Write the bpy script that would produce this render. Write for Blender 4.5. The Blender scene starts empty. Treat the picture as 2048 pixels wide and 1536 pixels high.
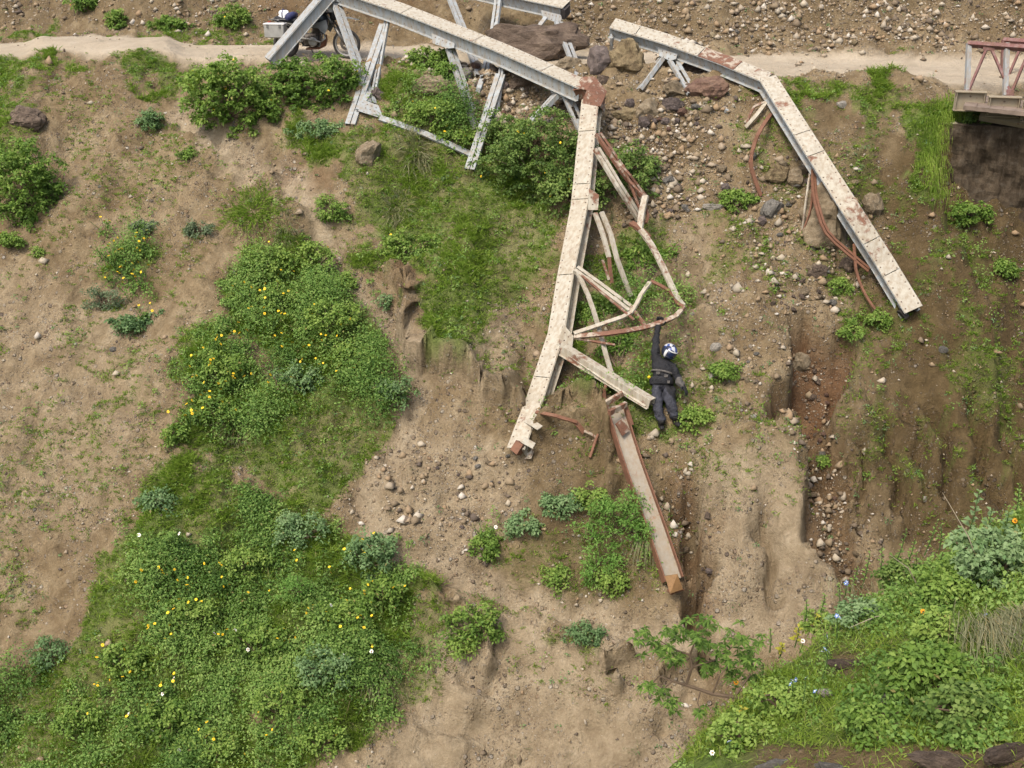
import bpy, bmesh, math, random
import numpy as np
from mathutils import Vector, Matrix, Euler, Quaternion
R = math.radians
scene = bpy.context.scene
COL = scene.collection

# ------------------------------------------------------------------ camera, sky, sun, exposure
PITCH = R(24.0)
TAN = math.tan(R(25.0))
CAM = Vector((0.0, 0.0, 3.6))
cam_data = bpy.data.cameras.new('camera')
cam_data.sensor_width = 36.0
cam_data.lens = 18.0 / TAN
cam_data.clip_start = 0.1
cam_data.clip_end = 1000.0
cam = bpy.data.objects.new('camera', cam_data)
cam.location = CAM
cam.rotation_euler = (R(90.0) - PITCH, 0.0, 0.0)
COL.objects.link(cam)
scene.camera = cam

SUN_ELEV, SUN_AZ = R(58.0), R(215.0)      # azimuth clockwise from +Y (the far slope)
world = bpy.data.worlds.new('World')
scene.world = world
world.use_nodes = True
wn = world.node_tree.nodes
wl = world.node_tree.links
wn.clear()
sky = wn.new('ShaderNodeTexSky')
sky.sky_type = 'NISHITA'
sky.sun_disc = False
sky.sun_elevation = SUN_ELEV
sky.sun_rotation = SUN_AZ
sky.air_density = 1.0
sky.dust_density = 5.0
sky.ozone_density = 0.6
bg = wn.new('ShaderNodeBackground')
bg.inputs['Strength'].default_value = 0.15
wo = wn.new('ShaderNodeOutputWorld')
wl.new(sky.outputs[0], bg.inputs[0])
wl.new(bg.outputs[0], wo.inputs[0])

sun_data = bpy.data.lights.new('sun', 'SUN')
sun_data.energy = 1.45
sun_data.angle = R(14.0)
sun_data.color = (1.0, 0.95, 0.86)
sun = bpy.data.objects.new('sun', sun_data)
sd = Vector((math.sin(SUN_AZ) * math.cos(SUN_ELEV), math.cos(SUN_AZ) * math.cos(SUN_ELEV), math.sin(SUN_ELEV)))
sun.rotation_euler = sd.to_track_quat('Z', 'Y').to_euler()
COL.objects.link(sun)

vs = scene.view_settings
scene.display_settings.display_device = 'sRGB'
vs.view_transform = 'Standard'
vs.look = 'None'
vs.exposure = 0.97
vs.gamma = 1.0
vs.use_curve_mapping = False
scene.cycles.max_bounces = 5
scene.cycles.diffuse_bounces = 3
scene.cycles.glossy_bounces = 2
scene.cycles.transmission_bounces = 3
scene.cycles.transparent_max_bounces = 4
scene.cycles.use_denoising = True

rng = np.random.default_rng(7)
random.seed(7)

# ------------------------------------------------------------------ small maths
FWD = np.array([0.0, math.cos(PITCH), -math.sin(PITCH)])
UPV = np.array([0.0, math.sin(PITCH), math.cos(PITCH)])
RGT = np.array([1.0, 0.0, 0.0])
CAMN = np.array(CAM)


def ray(px, py):
    """direction (unit depth) of the sight line through photograph point px, py (2048 x 1536)"""
    a = (np.asarray(px, float) - 1024.0) / 1024.0 * TAN
    b = (768.0 - np.asarray(py, float)) / 1024.0 * TAN
    return a[..., None] * RGT + FWD + b[..., None] * UPV


def P(px, py, d):
    return Vector(CAMN + d * ray(px, py))


def to_px(x, y, z):
    rx, ry, rz = x - CAMN[0], y - CAMN[1], z - CAMN[2]
    d = ry * FWD[1] + rz * FWD[2]
    u = ry * UPV[1] + rz * UPV[2]
    d = np.maximum(d, 0.3)
    return 1024.0 + rx / d / TAN * 1024.0, 768.0 - u / d / TAN * 1024.0, d


def _hash(ix, iy, seed):
    h = (ix.astype(np.int64) * 374761393 + iy.astype(np.int64) * 668265263 + seed * 974634777) & 0x7fffffff
    h = ((h ^ (h >> 13)) * 1274126177) & 0x7fffffff
    h = h ^ (h >> 16)
    return (h & 0xffff) / 65535.0


def vnoise(x, y, seed=0):
    x = np.asarray(x, float); y = np.asarray(y, float)
    ix = np.floor(x); iy = np.floor(y)
    fx = x - ix; fy = y - iy
    fx = fx * fx * fx * (fx * (fx * 6 - 15) + 10); fy = fy * fy * fy * (fy * (fy * 6 - 15) + 10)
    a = _hash(ix, iy, seed); b = _hash(ix + 1, iy, seed); c = _hash(ix, iy + 1, seed); d = _hash(ix + 1, iy + 1, seed)
    return (a + (b - a) * fx) * (1 - fy) + (c + (d - c) * fx) * fy


def fbm(x, y, seed=0, octv=4, gain=0.5):
    s = 0.0; a = 1.0; t = 0.0
    for o in range(octv):
        s = s + a * (vnoise(x * 2.03 ** o + 13.7 * o, y * 2.03 ** o - 7.3 * o, seed + o) - 0.5) * 2
        t += a; a *= gain
    return s / t


def sstep(a, b, x):
    t = np.clip((x - a) / (b - a), 0, 1)
    return t * t * (3 - 2 * t)


def polydist(px, py, pts):
    """distance to a polyline and the side of it (positive = right of travel as seen in the photograph)"""
    best = np.full(np.shape(px), 1e9); side = np.zeros(np.shape(px)); run = np.zeros(np.shape(px)); acc = 0.0
    tot = sum(math.hypot(pts[i + 1][0] - pts[i][0], pts[i + 1][1] - pts[i][1]) for i in range(len(pts) - 1))
    for (x0, y0), (x1, y1) in zip(pts[:-1], pts[1:]):
        dx, dy = x1 - x0, y1 - y0
        L = math.hypot(dx, dy)
        t = np.clip(((px - x0) * dx + (py - y0) * dy) / (L * L), 0, 1)
        d = np.hypot(px - x0 - t * dx, py - y0 - t * dy)
        c = (dx * (py - y0) - dy * (px - x0)) / L
        m = d < best
        best = np.where(m, d, best); side = np.where(m, np.sign(c), side); run = np.where(m, (acc + t * L) / tot, run)
        acc += L
    return best, side, run


def inpoly(px, py, pts):
    """signed distance to a polygon, positive inside"""
    ins = np.zeros(np.shape(px), bool)
    n = len(pts)
    for i in range(n):
        x0, y0 = pts[i]; x1, y1 = pts[(i + 1) % n]
        c = (y0 > py) != (y1 > py)
        with np.errstate(divide='ignore', invalid='ignore'):
            xi = (x1 - x0) * (py - y0) / ((y1 - y0) if y1 != y0 else 1e-9) + x0
        ins ^= c & (px < xi)
    d, _, _ = polydist(px, py, list(pts) + [pts[0]])
    return np.where(ins, d, -d)
# ------------------------------------------------------------------ the terrain
def edge_y(x):
    return (np.interp(x, [-60, -14, -8.5, -6.3, -3.8, 0, 3, 10, 60], [29.0, 28.0, 27.3, 26.25, 26.15, 25.6, 24.7, 23.3, 20.0])
            + 0.25 * fbm(x * 0.5, x * 0 + 3.1, 5, 2))


def road_c(x):
    return np.interp(x, [-60, -14, -4, 0, 3, 10, 60], [30.6, 29.3, 28.45, 27.6, 26.6, 25.2, 22.0]) + 0.2 * fbm(x * 0.35, x * 0 + 9.1, 7, 2)


def softplus(s, k):
    return k * np.log1p(np.exp(np.clip(s / k, -40, 40)))


def base_height(x, y):
    e = edge_y(x)
    s = e - y
    k = np.interp(x, [-16, -6, 0, 5, 8, 14], [0.72, 0.76, 0.84, 0.86, 1.02, 1.1])
    z = -k * softplus(s, 0.35)
    floor = -13.6 + 0.02 * np.abs(x)
    z = floor + softplus(z - floor, 0.8)
    z = z + 0.80 * softplus(y - road_c(x) - 1.75, 0.35)
    return z


def axis(segs):
    out = [np.array([segs[0][0]])]
    for a, b, n in segs:
        out.append(np.linspace(a, b, n + 1)[1:])
    return np.concatenate(out)


XA = axis([(-70, -26, 14), (-26, -15, 40), (-15, 13.5, 410), (13.5, 26, 50), (26, 70, 14)])
YA = axis([(-6, 8, 14), (8, 12, 26), (12, 29, 300), (29, 34, 80), (34, 75, 22)])
GX, GY = np.meshgrid(XA, YA, indexing='ij')
GZ = base_height(GX, GY)
e_ = edge_y(GX)
road_s = -(e_ - GY)                       # 0 at the brow, 4.3 at the foot of the far hillside
road_u = GY - road_c(GX)                   # 0 on the crown of the road
onroad = (1 - sstep(1.0, 1.4, np.abs(road_u) * np.interp(GX, [-14, -6, 0, 4], [1.12, 1.05, 0.95, 0.82]) + 0.2 * fbm(GX * 0.9, GY * 0.9, 10, 3)))
PX, PY, PD = to_px(GX, GY, GZ)
WX = PX + 40 * fbm(GX * 1.1, GY * 1.1, 21, 3) + 18 * fbm(GX * 4, GY * 4, 22, 2)
WY = PY + 40 * fbm(GX * 1.1, GY * 1.1, 31, 3) + 18 * fbm(GX * 4, GY * 4, 32, 2)

rough = 1 - onroad
_d, _, _ = polydist(PX, PY, [(1490, 900), (1560, 980), (1590, 1080), (1600, 1200)])
rough = rough * (1 - 0.75 * np.exp(-(_d / 110) ** 2))
_d, _, _ = polydist(PX, PY, [(1620, 640), (1630, 720), (1600, 790), (1640, 960), (1740, 1230)])
rough = rough * (1 - 0.6 * np.exp(-(_d / 80) ** 2))
GZ += rough * (0.50 * fbm(GX * 0.28, GY * 0.28, 1, 3) + 0.32 * fbm(GX * 0.9, GY * 0.9, 2, 3)
               + 0.15 * fbm(GX * 3.2, GY * 3.2, 3, 3) + 0.07 * fbm(GX * 9, GY * 9, 4, 2))
GZ -= rough * 0.10 * np.clip(1 - np.abs(fbm(GX * 1.9, GY * 0.35, 6, 3)) * 5, 0, 1) * sstep(0.5, 2.0, -road_s) * (0.12 + 0.88 * sstep(1400, 1600, PX))
GZ += onroad * 0.02 * fbm(GX * 1.5, GY * 1.5, 8, 3)
# wheel ruts of the dirt road
for rs in (-0.6, 0.7):
    GZ -= onroad * 0.03 * np.exp(-((road_u - rs - 0.2 * fbm(GX * .2, GX * 0, 9, 2)) / 0.22) ** 2)
# spoil heaped along the road brow, left of the wreck
d, _, _ = polydist(PX, PY, [(90, 100), (260, 108), (330, 104)])
GZ += 0.25 * np.exp(-(d / 28) ** 2)
d, _, _ = polydist(PX, PY, [(480, 112), (560, 100), (690, 112)])
GZ += 0.05 * np.exp(-(d / 16) ** 2)
# level pad where the motorcycle is parked
pad = (1 - sstep(0.9, 1.6, np.abs(GX + 4.75))) * sstep(26.05, 26.45, GY) * (1 - sstep(27.4, 28.0, GY))
GZ = GZ * (1 - pad) + (-0.06 + 0.012 * fbm(GX * 4, GY * 4, 12, 2)) * pad

# footpath worn across the slope
PATH = [(350, 200), (420, 280), (560, 345), (640, 480), (735, 590), (815, 665), (845, 770), (800, 890), (745, 990), (800, 1105), (960, 1175), (1120, 1215), (1350, 1275), (1440, 1300)]
pd_, ps_, pr_ = polydist(WX, WY, PATH)
path_m = 1 - sstep(14, 42, pd_)
GZ -= 0.22 * path_m
# cut bank above the path and other little scarps: ground steps up on the right-hand side of travel
def scarp(pts, h, w, soft=5.0):
    global GZ
    d, s, t = polydist(WX, WY, pts)
    sd = d * s
    up = sstep(-soft, soft, sd) * np.exp(-np.clip(sd, 0, None) / w)
    ends = sstep(0, 0.12, t) * (1 - sstep(0.88, 1, t))
    near = d < w * 4
    GZ += np.where(near, h * up * ends, 0)
    if h > 0: OVER[...] = np.maximum(OVER, np.where(near, np.exp(-((sd - 7) / 8) ** 2) * ends * h * 0.45, 0))
    return np.where(near, np.exp(-(sd / 7) ** 2) * ends, 0)


SC = 0
OVER = np.zeros(GX.shape)                # how far the lip of a cut bank leans out
SC = np.maximum(SC, scarp([(880, 760), (870, 735), (822, 680), (810, 640), (830, 590)][::-1], 0.0, 30))
SC = np.maximum(SC, scarp([(1070, 838), (960, 830), (935, 765), (880, 735), (842, 742), (815, 665), (838, 600), (780, 545)], 0.75, 80))
SC = np.maximum(SC, scarp([(430, 190), (360, 245), (375, 330), (470, 400)][::-1], 0.0, 30))
SC = np.maximum(SC, scarp([(1230, 1010), (1195, 880), (1090, 850)], 0.5, 60))
SC = np.maximum(SC, scarp([(1060, 920), (1180, 900), (1210, 870)][::-1], 0.28, 60))
SC = np.maximum(SC, scarp([(1280, 1300), (1225, 1345), (1255, 1390)], 0.45, 40))
SC = np.maximum(SC, scarp([(820, 1180), (920, 1230), (980, 1300), (960, 1370)], 0.4, 50))
SC = np.maximum(SC, scarp([(1400, 1170), (1400, 1290), (1330, 1400)], 0.35, 60))


def gully(pts, w, depth, profile=1.0, wall=0.5):
    """carve a channel: steep walls, fairly flat bed"""
    global GZ
    d, s, t = polydist(WX, WY, pts)
    c = 1 - sstep(w * wall, w, d)
    c = c * sstep(-0.02, 0.12, t) ** profile
    GZ -= depth * c
    return c


GU = 0
GU = np.maximum(GU, gully([(1620, 640), (1630, 720), (1590, 790), (1625, 890), (1640, 960), (1655, 1040), (1695, 1150), (1740, 1230)], 50, 0.85))
GU = np.maximum(GU, gully([(1545, 740), (1560, 800), (1595, 860), (1610, 930)], 28, 0.6))
GU = np.maximum(GU, gully([(1340, 960), (1385, 1040), (1400, 1120), (1405, 1240), (1420, 1300)], 26, 0.95))
GU = np.maximum(GU, 0.4 * gully([(1530, 1010), (1545, 1100), (1570, 1200)], 15, 0.3))
for pts, w, dep in [([(1705, 880), (1710, 1000), (1715, 1080)], 12, .18), ([(1770, 830), (1785, 960), (1800, 1080)], 14, .2),
                    ([(1870, 800), (1885, 940), (1890, 1050)], 13, .22), ([(1950, 780), (1965, 900), (1975, 1000)], 14, .24), ([(1830, 820), (1840, 920), (1842, 1010)], 9, .12),
                    ([(2010, 800), (2030, 900), (2035, 980)], 12, .2), ([(1375, 440), (1395, 520), (1385, 640), (1395, 720)], 22, .12)]:
    gully(pts, w * 1.25, dep * 2.6)
# slumped hollow at the head of the big channel
hol = inpoly(WX, WY, [(1565, 640), (1600, 628), (1670, 640), (1690, 665), (1685, 740), (1650, 800), (1610, 790), (1595, 720)])
HOL = sstep(-4, 14, hol)
GZ -= 0.75 * HOL
# rounded pale ridge between the two channels
d, _, _ = polydist(WX, WY, [(1490, 900), (1590, 960), (1640, 1080), (1670, 1180)])
d2, _, _ = polydist(WX, WY, [(1440, 980), (1490, 1060), (1510, 1180)])
GZ += 0.52 * np.exp(-(d / 60) ** 2) + 0.3 * np.exp(-(d2 / 45) ** 2)
# small crumbling lips and pits on the bare ground
for (px, py, w, h) in [(1215, 1350, 40, .35), (1110, 930, 60, .25), (720, 620, 50, .15), (1240, 900, 40, .3), (620, 1480, 60, .2), (1010, 960, 50, .15), (560, 330, 40, .15), (1350, 1450, 60, .3), (960, 1420, 80, .2)]:
    dd = np.hypot(WX - px, (WY - py) * 1.3)
    GZ += h * (np.exp(-((WY - py + 20) / 22) ** 2) - np.exp(-((WY - py - 12) / 16) ** 2)) * np.exp(-(dd / w) ** 2)
# overhung recess under the steel bridge on the right
rec = inpoly(WX, WY, [(1872, 240), (1890, 420), (1960, 600), (1990, 800), (2100, 1000), (2600, 1000), (2600, 170), (1960, 205)])
GZ -= 0.75 * sstep(0, 26, rec) * (1 - 0.6 * sstep(380, 470, PY)) + 0.55 * sstep(10, 150, rec)


def height(x, y):
    x = np.asarray(x, float); y = np.asarray(y, float)
    i = np.clip(np.searchsorted(XA, x) - 1, 0, len(XA) - 2); j = np.clip(np.searchsorted(YA, y) - 1, 0, len(YA) - 2)
    fx = np.clip((x - XA[i]) / (XA[i + 1] - XA[i]), 0, 1); fy = np.clip((y - YA[j]) / (YA[j + 1] - YA[j]), 0, 1)
    return ((GZ[i, j] * (1 - fx) + GZ[i + 1, j] * fx) * (1 - fy) + (GZ[i, j + 1] * (1 - fx) + GZ[i + 1, j + 1] * fx) * fy)


# the near bank, below the photographer on the right
_p1, _p2, _p3 = (np.array(P(1270, 1536, 9.4)), np.array(P(2048, 985, 11.2)), np.array(P(2048, 1536, 7.0)))
_n = np.cross(_p2 - _p1, _p3 - _p1)
_n = _n / _n[2]
BANK_EDGE = [tuple(np.array(P(px, py, d))[:2]) for px, py, d in
             [(1225, 1700, 8.0), (1275, 1536, 9.3), (1400, 1440, 9.6), (1470, 1345, 9.9), (1560, 1275, 10.1), (1700, 1175, 10.5), (1900, 1065, 10.9), (2048, 985, 11.2), (2300, 880, 11.9), (3200, 800, 13)]]


def bank_height(x, y):
    z = _p1[2] - _n[0] * (x - _p1[0]) - _n[1] * (y - _p1[1])
    d, s, _ = polydist(x, y, BANK_EDGE)
    beyond = -d * s                       # left of travel in plan = outwards
    beyond = -beyond if BANK_FLIP else beyond
    z = z + 0.12 * fbm(x * 0.9, y * 0.9, 41, 3) + 0.05 * fbm(x * 3, y * 3, 42, 3)
    z = z - 1.9 * softplus(beyond + 0.05, 0.12)
    near = np.clip(5.2 - y, 0, None)
    return z + 0.18 * near


BANK_FLIP = False
_t = polydist(np.array([4.0]), np.array([6.0]), BANK_EDGE)
if (-_t[0] * _t[1])[0] > 0:
    BANK_FLIP = True


def march(px, py, fn, d0, d1, n=260):
    px = np.atleast_1d(np.asarray(px, float)); py = np.atleast_1d(np.asarray(py, float))
    r = ray(px, py)
    ds = np.linspace(d0, d1, n)
    hit = np.full(px.shape, np.nan); prev = np.full(px.shape, d0); done = np.zeros(px.shape, bool)
    for dd in ds:
        q = CAMN + dd * r
        below = (q[:, 2] < fn(q[:, 0], q[:, 1])) & ~done
        hit[below] = dd; done |= below
        prev = np.where(done, prev, dd)
    lo = prev.copy(); hi = np.where(np.isnan(hit), d1, hit)
    for _ in range(12):
        m = 0.5 * (lo + hi)
        q = CAMN + m[:, None] * r
        b = q[:, 2] < fn(q[:, 0], q[:, 1])
        hi = np.where(b, m, hi); lo = np.where(b, lo, m)
    return np.where(np.isnan(hit), np.nan, hi)


def gdepth(px, py):
    return march(px, py, height, 13.0, 48.0)


def G(px, py, lift=0.0):
    """point of the far slope seen at px, py, raised by lift metres"""
    d = float(gdepth(px, py)[0])
    p = P(px, py, d)
    p.z += lift
    return p


def GB(px, py, lift=0.0):
    """the same on the near bank"""
    d = float(march(px, py, bank_height, 5.0, 16.0)[0])
    if d != d:
        d = 10.5
    p = P(px, py, d)
    p.z += lift
    return p
# ------------------------------------------------------------------ object helpers
def link(o, parent=None):
    COL.objects.link(o)
    if parent is not None:
        o.parent = parent
    return o


def tag(o, label=None, cat=None, group=None, kind=None):
    if label: o['label'] = label
    if cat: o['category'] = cat
    if group: o['group'] = group
    if kind: o['kind'] = kind
    return o


def zone(px, py, pts):
    """where in its patch something stands, in words"""
    xs = sorted(p[0] for p in pts); ys = sorted(p[1] for p in pts); n = len(xs)
    c = 'left' if px < xs[n // 3] else ('right' if px > xs[2 * n // 3] else 'middle')
    r = 'upper' if py < ys[n // 3] else ('lower' if py > ys[2 * n // 3] else 'central')
    return r + ' ' + c


COUNT = ['no', 'one', 'two', 'three', 'four', 'five']


def thing(name, loc, label, cat, group=None):
    o = bpy.data.objects.new(name, None)
    o.empty_display_size = 0.2
    o.location = loc
    link(o)
    return tag(o, label, cat, group)


def np_mesh(name, verts, quads=None, tris=None, mat=None, tint=None, smooth=False):
    """mesh from arrays; tint = (n,3) per vertex"""
    verts = np.asarray(verts, np.float32).reshape(-1, 3)
    me = bpy.data.meshes.new(name)
    nq = 0 if quads is None else len(quads); nt = 0 if tris is None else len(tris)
    me.vertices.add(len(verts)); me.vertices.foreach_set('co', verts.ravel())
    loops = []
    if nq: loops.append(np.asarray(quads, np.int32).ravel())
    if nt: loops.append(np.asarray(tris, np.int32).ravel())
    loops = np.concatenate(loops)
    me.loops.add(len(loops)); me.loops.foreach_set('vertex_index', loops)
    starts = np.concatenate([np.arange(nq) * 4, nq * 4 + np.arange(nt) * 3]).astype(np.int32)
    me.polygons.add(nq + nt); me.polygons.foreach_set('loop_start', starts)
    if smooth:
        me.polygons.foreach_set('use_smooth', np.ones(nq + nt, bool))
    me.update(calc_edges=True)
    if tint is not None:
        a = me.attributes.new('tint', 'FLOAT_COLOR', 'POINT')
        c = np.ones((len(verts), 4), np.float32); c[:, :3] = tint
        a.data.foreach_set('color', c.ravel())
    if mat is not None:
        me.materials.append(mat)
    return me


def mesh_obj(name, me, parent=None, loc=None):
    o = bpy.data.objects.new(name, me)
    link(o, parent)
    if loc is not None: o.location = loc
    return o


class MB:
    """collects boxes, sweeps, tubes and plates in world (or thing) space"""
    def __init__(self):
        self.v = []; self.f = []

    def add(self, vs, fs):
        n = len(self.v)
        self.v += [tuple(q) for q in vs]
        self.f += [tuple(i + n for i in f) for f in fs]
        return self

    def box(self, c, ax, ay, az, sx, sy, sz):
        c = Vector(c); x = Vector(ax) * sx / 2; y = Vector(ay) * sy / 2; z = Vector(az) * sz / 2
        vs = [c + a * x + b * y + d * z for d in (-1, 1) for b in (-1, 1) for a in (-1, 1)]
        return self.add(vs, [(0, 2, 3, 1), (4, 5, 7, 6), (0, 1, 5, 4), (2, 6, 7, 3), (0, 4, 6, 2), (1, 3, 7, 5)])

    def abox(self, lo, hi):
        lo = Vector(lo); hi = Vector(hi)
        return self.box((lo + hi) / 2, (1, 0, 0), (0, 1, 0), (0, 0, 1), hi.x - lo.x, hi.y - lo.y, hi.z - lo.z)

    def rects(self, pts, fr, rl):
        """sweep rectangles (cw, cn, W, H) given in the local (w, n) frame along pts"""
        for cw, cn, W, H in rl:
            n0 = len(self.v)
            for p, (a, w, n) in zip(pts, fr):
                for sw, sn in ((-1, -1), (1, -1), (1, 1), (-1, 1)):
                    self.v.append(tuple(p + w * (cw + sw * W / 2) + n * (cn + sn * H / 2)))
            k = len(pts)
            for i in range(k - 1):
                for j in range(4):
                    a0 = n0 + i * 4 + j; a1 = n0 + i * 4 + (j + 1) % 4
                    self.f.append((a0, a1, a1 + 4, a0 + 4))
            self.f.append((n0 + 3, n0 + 2, n0 + 1, n0)); m = n0 + (k - 1) * 4
            self.f.append((m, m + 1, m + 2, m + 3))
        return self

    def tube(self, pts, rad, sides=6, cap=True):
        pts = [Vector(p) for p in pts]
        if not hasattr(rad, '__len__'): rad = [rad] * len(pts)
        n0 = len(self.v)
        ref = None
        for i, p in enumerate(pts):
            t = (pts[min(i + 1, len(pts) - 1)] - pts[max(i - 1, 0)]).normalized()
            if ref is None:
                ref = Vector((0, 0, 1)) if abs(t.z) < 0.9 else Vector((1, 0, 0))
            u = (ref - t * ref.dot(t)).normalized(); w = t.cross(u); ref = u
            for k in range(sides):
                a = 2 * math.pi * k / sides
                self.v.append(tuple(p + (u * math.cos(a) + w * math.sin(a)) * rad[i]))
        for i in range(len(pts) - 1):
            for k in range(sides):
                a0 = n0 + i * sides + k; a1 = n0 + i * sides + (k + 1) % sides
                self.f.append((a0, a1, a1 + sides, a0 + sides))
        if cap:
            self.f.append(tuple(n0 + k for k in reversed(range(sides))))
            m = n0 + (len(pts) - 1) * sides
            self.f.append(tuple(m + k for k in range(sides)))
        return self

    def plate(self, poly, n, th):
        """flat polygon (world points, counter-clockwise about n) with thickness th"""
        n = Vector(n).normalized(); k = len(poly)
        poly = [Vector(p) for p in poly]
        vs = [p + n * th / 2 for p in poly] + [p - n * th / 2 for p in poly]
        fs = [tuple(range(k)), tuple(reversed(range(k, 2 * k)))]
        fs += [(i, i + k, (i + 1) % k + k, (i + 1) % k) for i in range(k)]
        return self.add(vs, fs)

    def torus(self, c, ax, R0, r0, n=40, m=8, prof=None):
        ax = Vector(ax).normalized(); c = Vector(c)
        u = ax.orthogonal().normalized(); w = ax.cross(u)
        prof = prof or [(r0 * math.cos(2 * math.pi * k / m), r0 * math.sin(2 * math.pi * k / m)) for k in range(m)]
        m = len(prof); n0 = len(self.v)
        for i in range(n):
            a = 2 * math.pi * i / n; d = u * math.cos(a) + w * math.sin(a)
            for (dr, da) in prof:
                self.v.append(tuple(c + d * (R0 + dr) + ax * da))
        for i in range(n):
            for k in range(m):
                a0 = n0 + i * m + k; a1 = n0 + i * m + (k + 1) % m; b0 = n0 + ((i + 1) % n) * m + k; b1 = n0 + ((i + 1) % n) * m + (k + 1) % m
                self.f.append((a0, b0, b1, a1))
        return self

    def lathe(self, c, ax, prof, n=16):
        """profile (radius, height along ax)"""
        ax = Vector(ax).normalized(); c = Vector(c); u = ax.orthogonal().normalized(); w = ax.cross(u); n0 = len(self.v)
        for (r, h) in prof:
            for i in range(n):
                a = 2 * math.pi * i / n
                self.v.append(tuple(c + (u * math.cos(a) + w * math.sin(a)) * r + ax * h))
        for j in range(len(prof) - 1):
            for i in range(n):
                a0 = n0 + j * n + i; a1 = n0 + j * n + (i + 1) % n
                self.f.append((a0, a1, a1 + n, a0 + n))
        self.f.append(tuple(n0 + i for i in reversed(range(n)))); m = n0 + (len(prof) - 1) * n
        self.f.append(tuple(m + i for i in range(n)))
        return self

    def build(self, name, mat, parent=None, bevel=0.0, smooth=False, kind=None, label=None):
        me = bpy.data.meshes.new(name)
        off = parent.matrix_world.translation if parent is not None else Vector((0, 0, 0))
        if parent is not None:
            off = Vector(parent.location) if parent.parent is None else Vector(parent.parent.location)
        me.from_pydata([tuple(Vector(v) - off) for v in self.v], [], self.f)
        bm = bmesh.new(); bm.from_mesh(me)
        bmesh.ops.recalc_face_normals(bm, faces=bm.faces)
        if bevel:
            es = [e for e in bm.edges if len(e.link_faces) == 2 and e.calc_face_angle(0) > 0.6]
            bmesh.ops.bevel(bm, geom=es, offset=bevel, segments=1, affect='EDGES', clamp_overlap=True)
        if smooth:
            for f in bm.faces: f.smooth = True
        bm.to_mesh(me); bm.free()
        if mat: me.materials.append(mat)
        o = mesh_obj(name, me, parent)
        tag(o, label, None, None, kind)
        return o


# ------------------------------------------------------------------ materials
def new_mat(name):
    m = bpy.data.materials.new(name); m.use_nodes = True
    nt = m.node_tree; nt.nodes.clear()
    out = nt.nodes.new('ShaderNodeOutputMaterial')
    return m, nt, out


class NT:
    def __init__(self, nt): self.nt = nt
    def n(self, t, **k):
        o = self.nt.nodes.new(t)
        for a, b in k.items(): setattr(o, a, b)
        return o
    def l(self, a, b): self.nt.links.new(a, b)
    def noise(self, vec, scale, detail=4, rough=0.6, dist=0.0):
        o = self.n('ShaderNodeTexNoise'); o.inputs['Scale'].default_value = scale; o.inputs['Detail'].default_value = detail
        o.inputs['Roughness'].default_value = rough; o.inputs['Distortion'].default_value = dist
        if vec is not None: self.l(vec, o.inputs['Vector'])
        return o.outputs['Fac']
    def ramp(self, fac, stops, interp='LINEAR'):
        o = self.n('ShaderNodeValToRGB'); e = o.color_ramp.elements; o.color_ramp.interpolation = interp
        while len(e) < len(stops): e.new(0.5)
        for el, (p, c) in zip(e, stops):
            el.position = p; el.color = (*c, 1) if len(c) == 3 else c
        self.l(fac, o.inputs[0]); return o.outputs[0]
    def grey(self, fac, a, b):
        return self.ramp(fac, [(a, (0, 0, 0)), (b, (1, 1, 1))])
    def mix(self, fac, a, b, mode='MIX'):
        o = self.n('ShaderNodeMix', data_type='RGBA', blend_type=mode)
        for sck, v in ((o.inputs[0], fac), (o.inputs[6], a), (o.inputs[7], b)):
            if hasattr(v, 'is_linked') or hasattr(v, 'links'): self.l(v, sck)
            elif hasattr(v, '__len__'): sck.default_value = (*v, 1) if len(v) == 3 else v
            else: sck.default_value = v
        return o.outputs[2]
    def math(self, op, a, b=None):
        o = self.n('ShaderNodeMath', operation=op)
        for s, v in ((o.inputs[0], a), (o.inputs[1], b)):
            if v is None: continue
            if hasattr(v, 'links'): self.l(v, s)
            else: s.default_value = v
        return o.outputs[0]
    def bump(self, h, strength=0.5, dist=0.02, normal=None):
        o = self.n('ShaderNodeBump'); o.inputs['Strength'].default_value = strength; o.inputs['Distance'].default_value = dist
        self.l(h, o.inputs['Height'])
        if normal is not None: self.l(normal, o.inputs['Normal'])
        return o.outputs[0]


def principled(t, out, col, rough=0.8, metal=0.0, normal=None, spec=0.3):
    b = t.n('ShaderNodeBsdfPrincipled')
    for sck, v in ((b.inputs['Base Color'], col), (b.inputs['Roughness'], rough), (b.inputs['Metallic'], metal)):
        if hasattr(v, 'links'): t.l(v, sck)
        elif hasattr(v, '__len__'): sck.default_value = (*v, 1)
        else: sck.default_value = v
    b.inputs['Specular IOR Level'].default_value = spec
    if normal is not None: t.l(normal, b.inputs['Normal'])
    t.l(b.outputs[0], out.inputs[0])
    return b


def simple_mat(name, col, rough=0.6, metal=0.0, var=0.25, scale=6.0, spec=0.3, bump=0.0):
    m, nt, out = new_mat(name); t = NT(nt)
    g = t.n('ShaderNodeNewGeometry'); f = t.noise(g.outputs['Position'], scale, 5)
    lo = tuple(c * (1 - var) for c in col); hi = tuple(min(1, c * (1 + var)) for c in col)
    c = t.ramp(f, [(0.3, lo), (0.7, hi)])
    principled(t, out, c, rough, metal, t.bump(f, bump, 0.02) if bump else None, spec)
    return m


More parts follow.
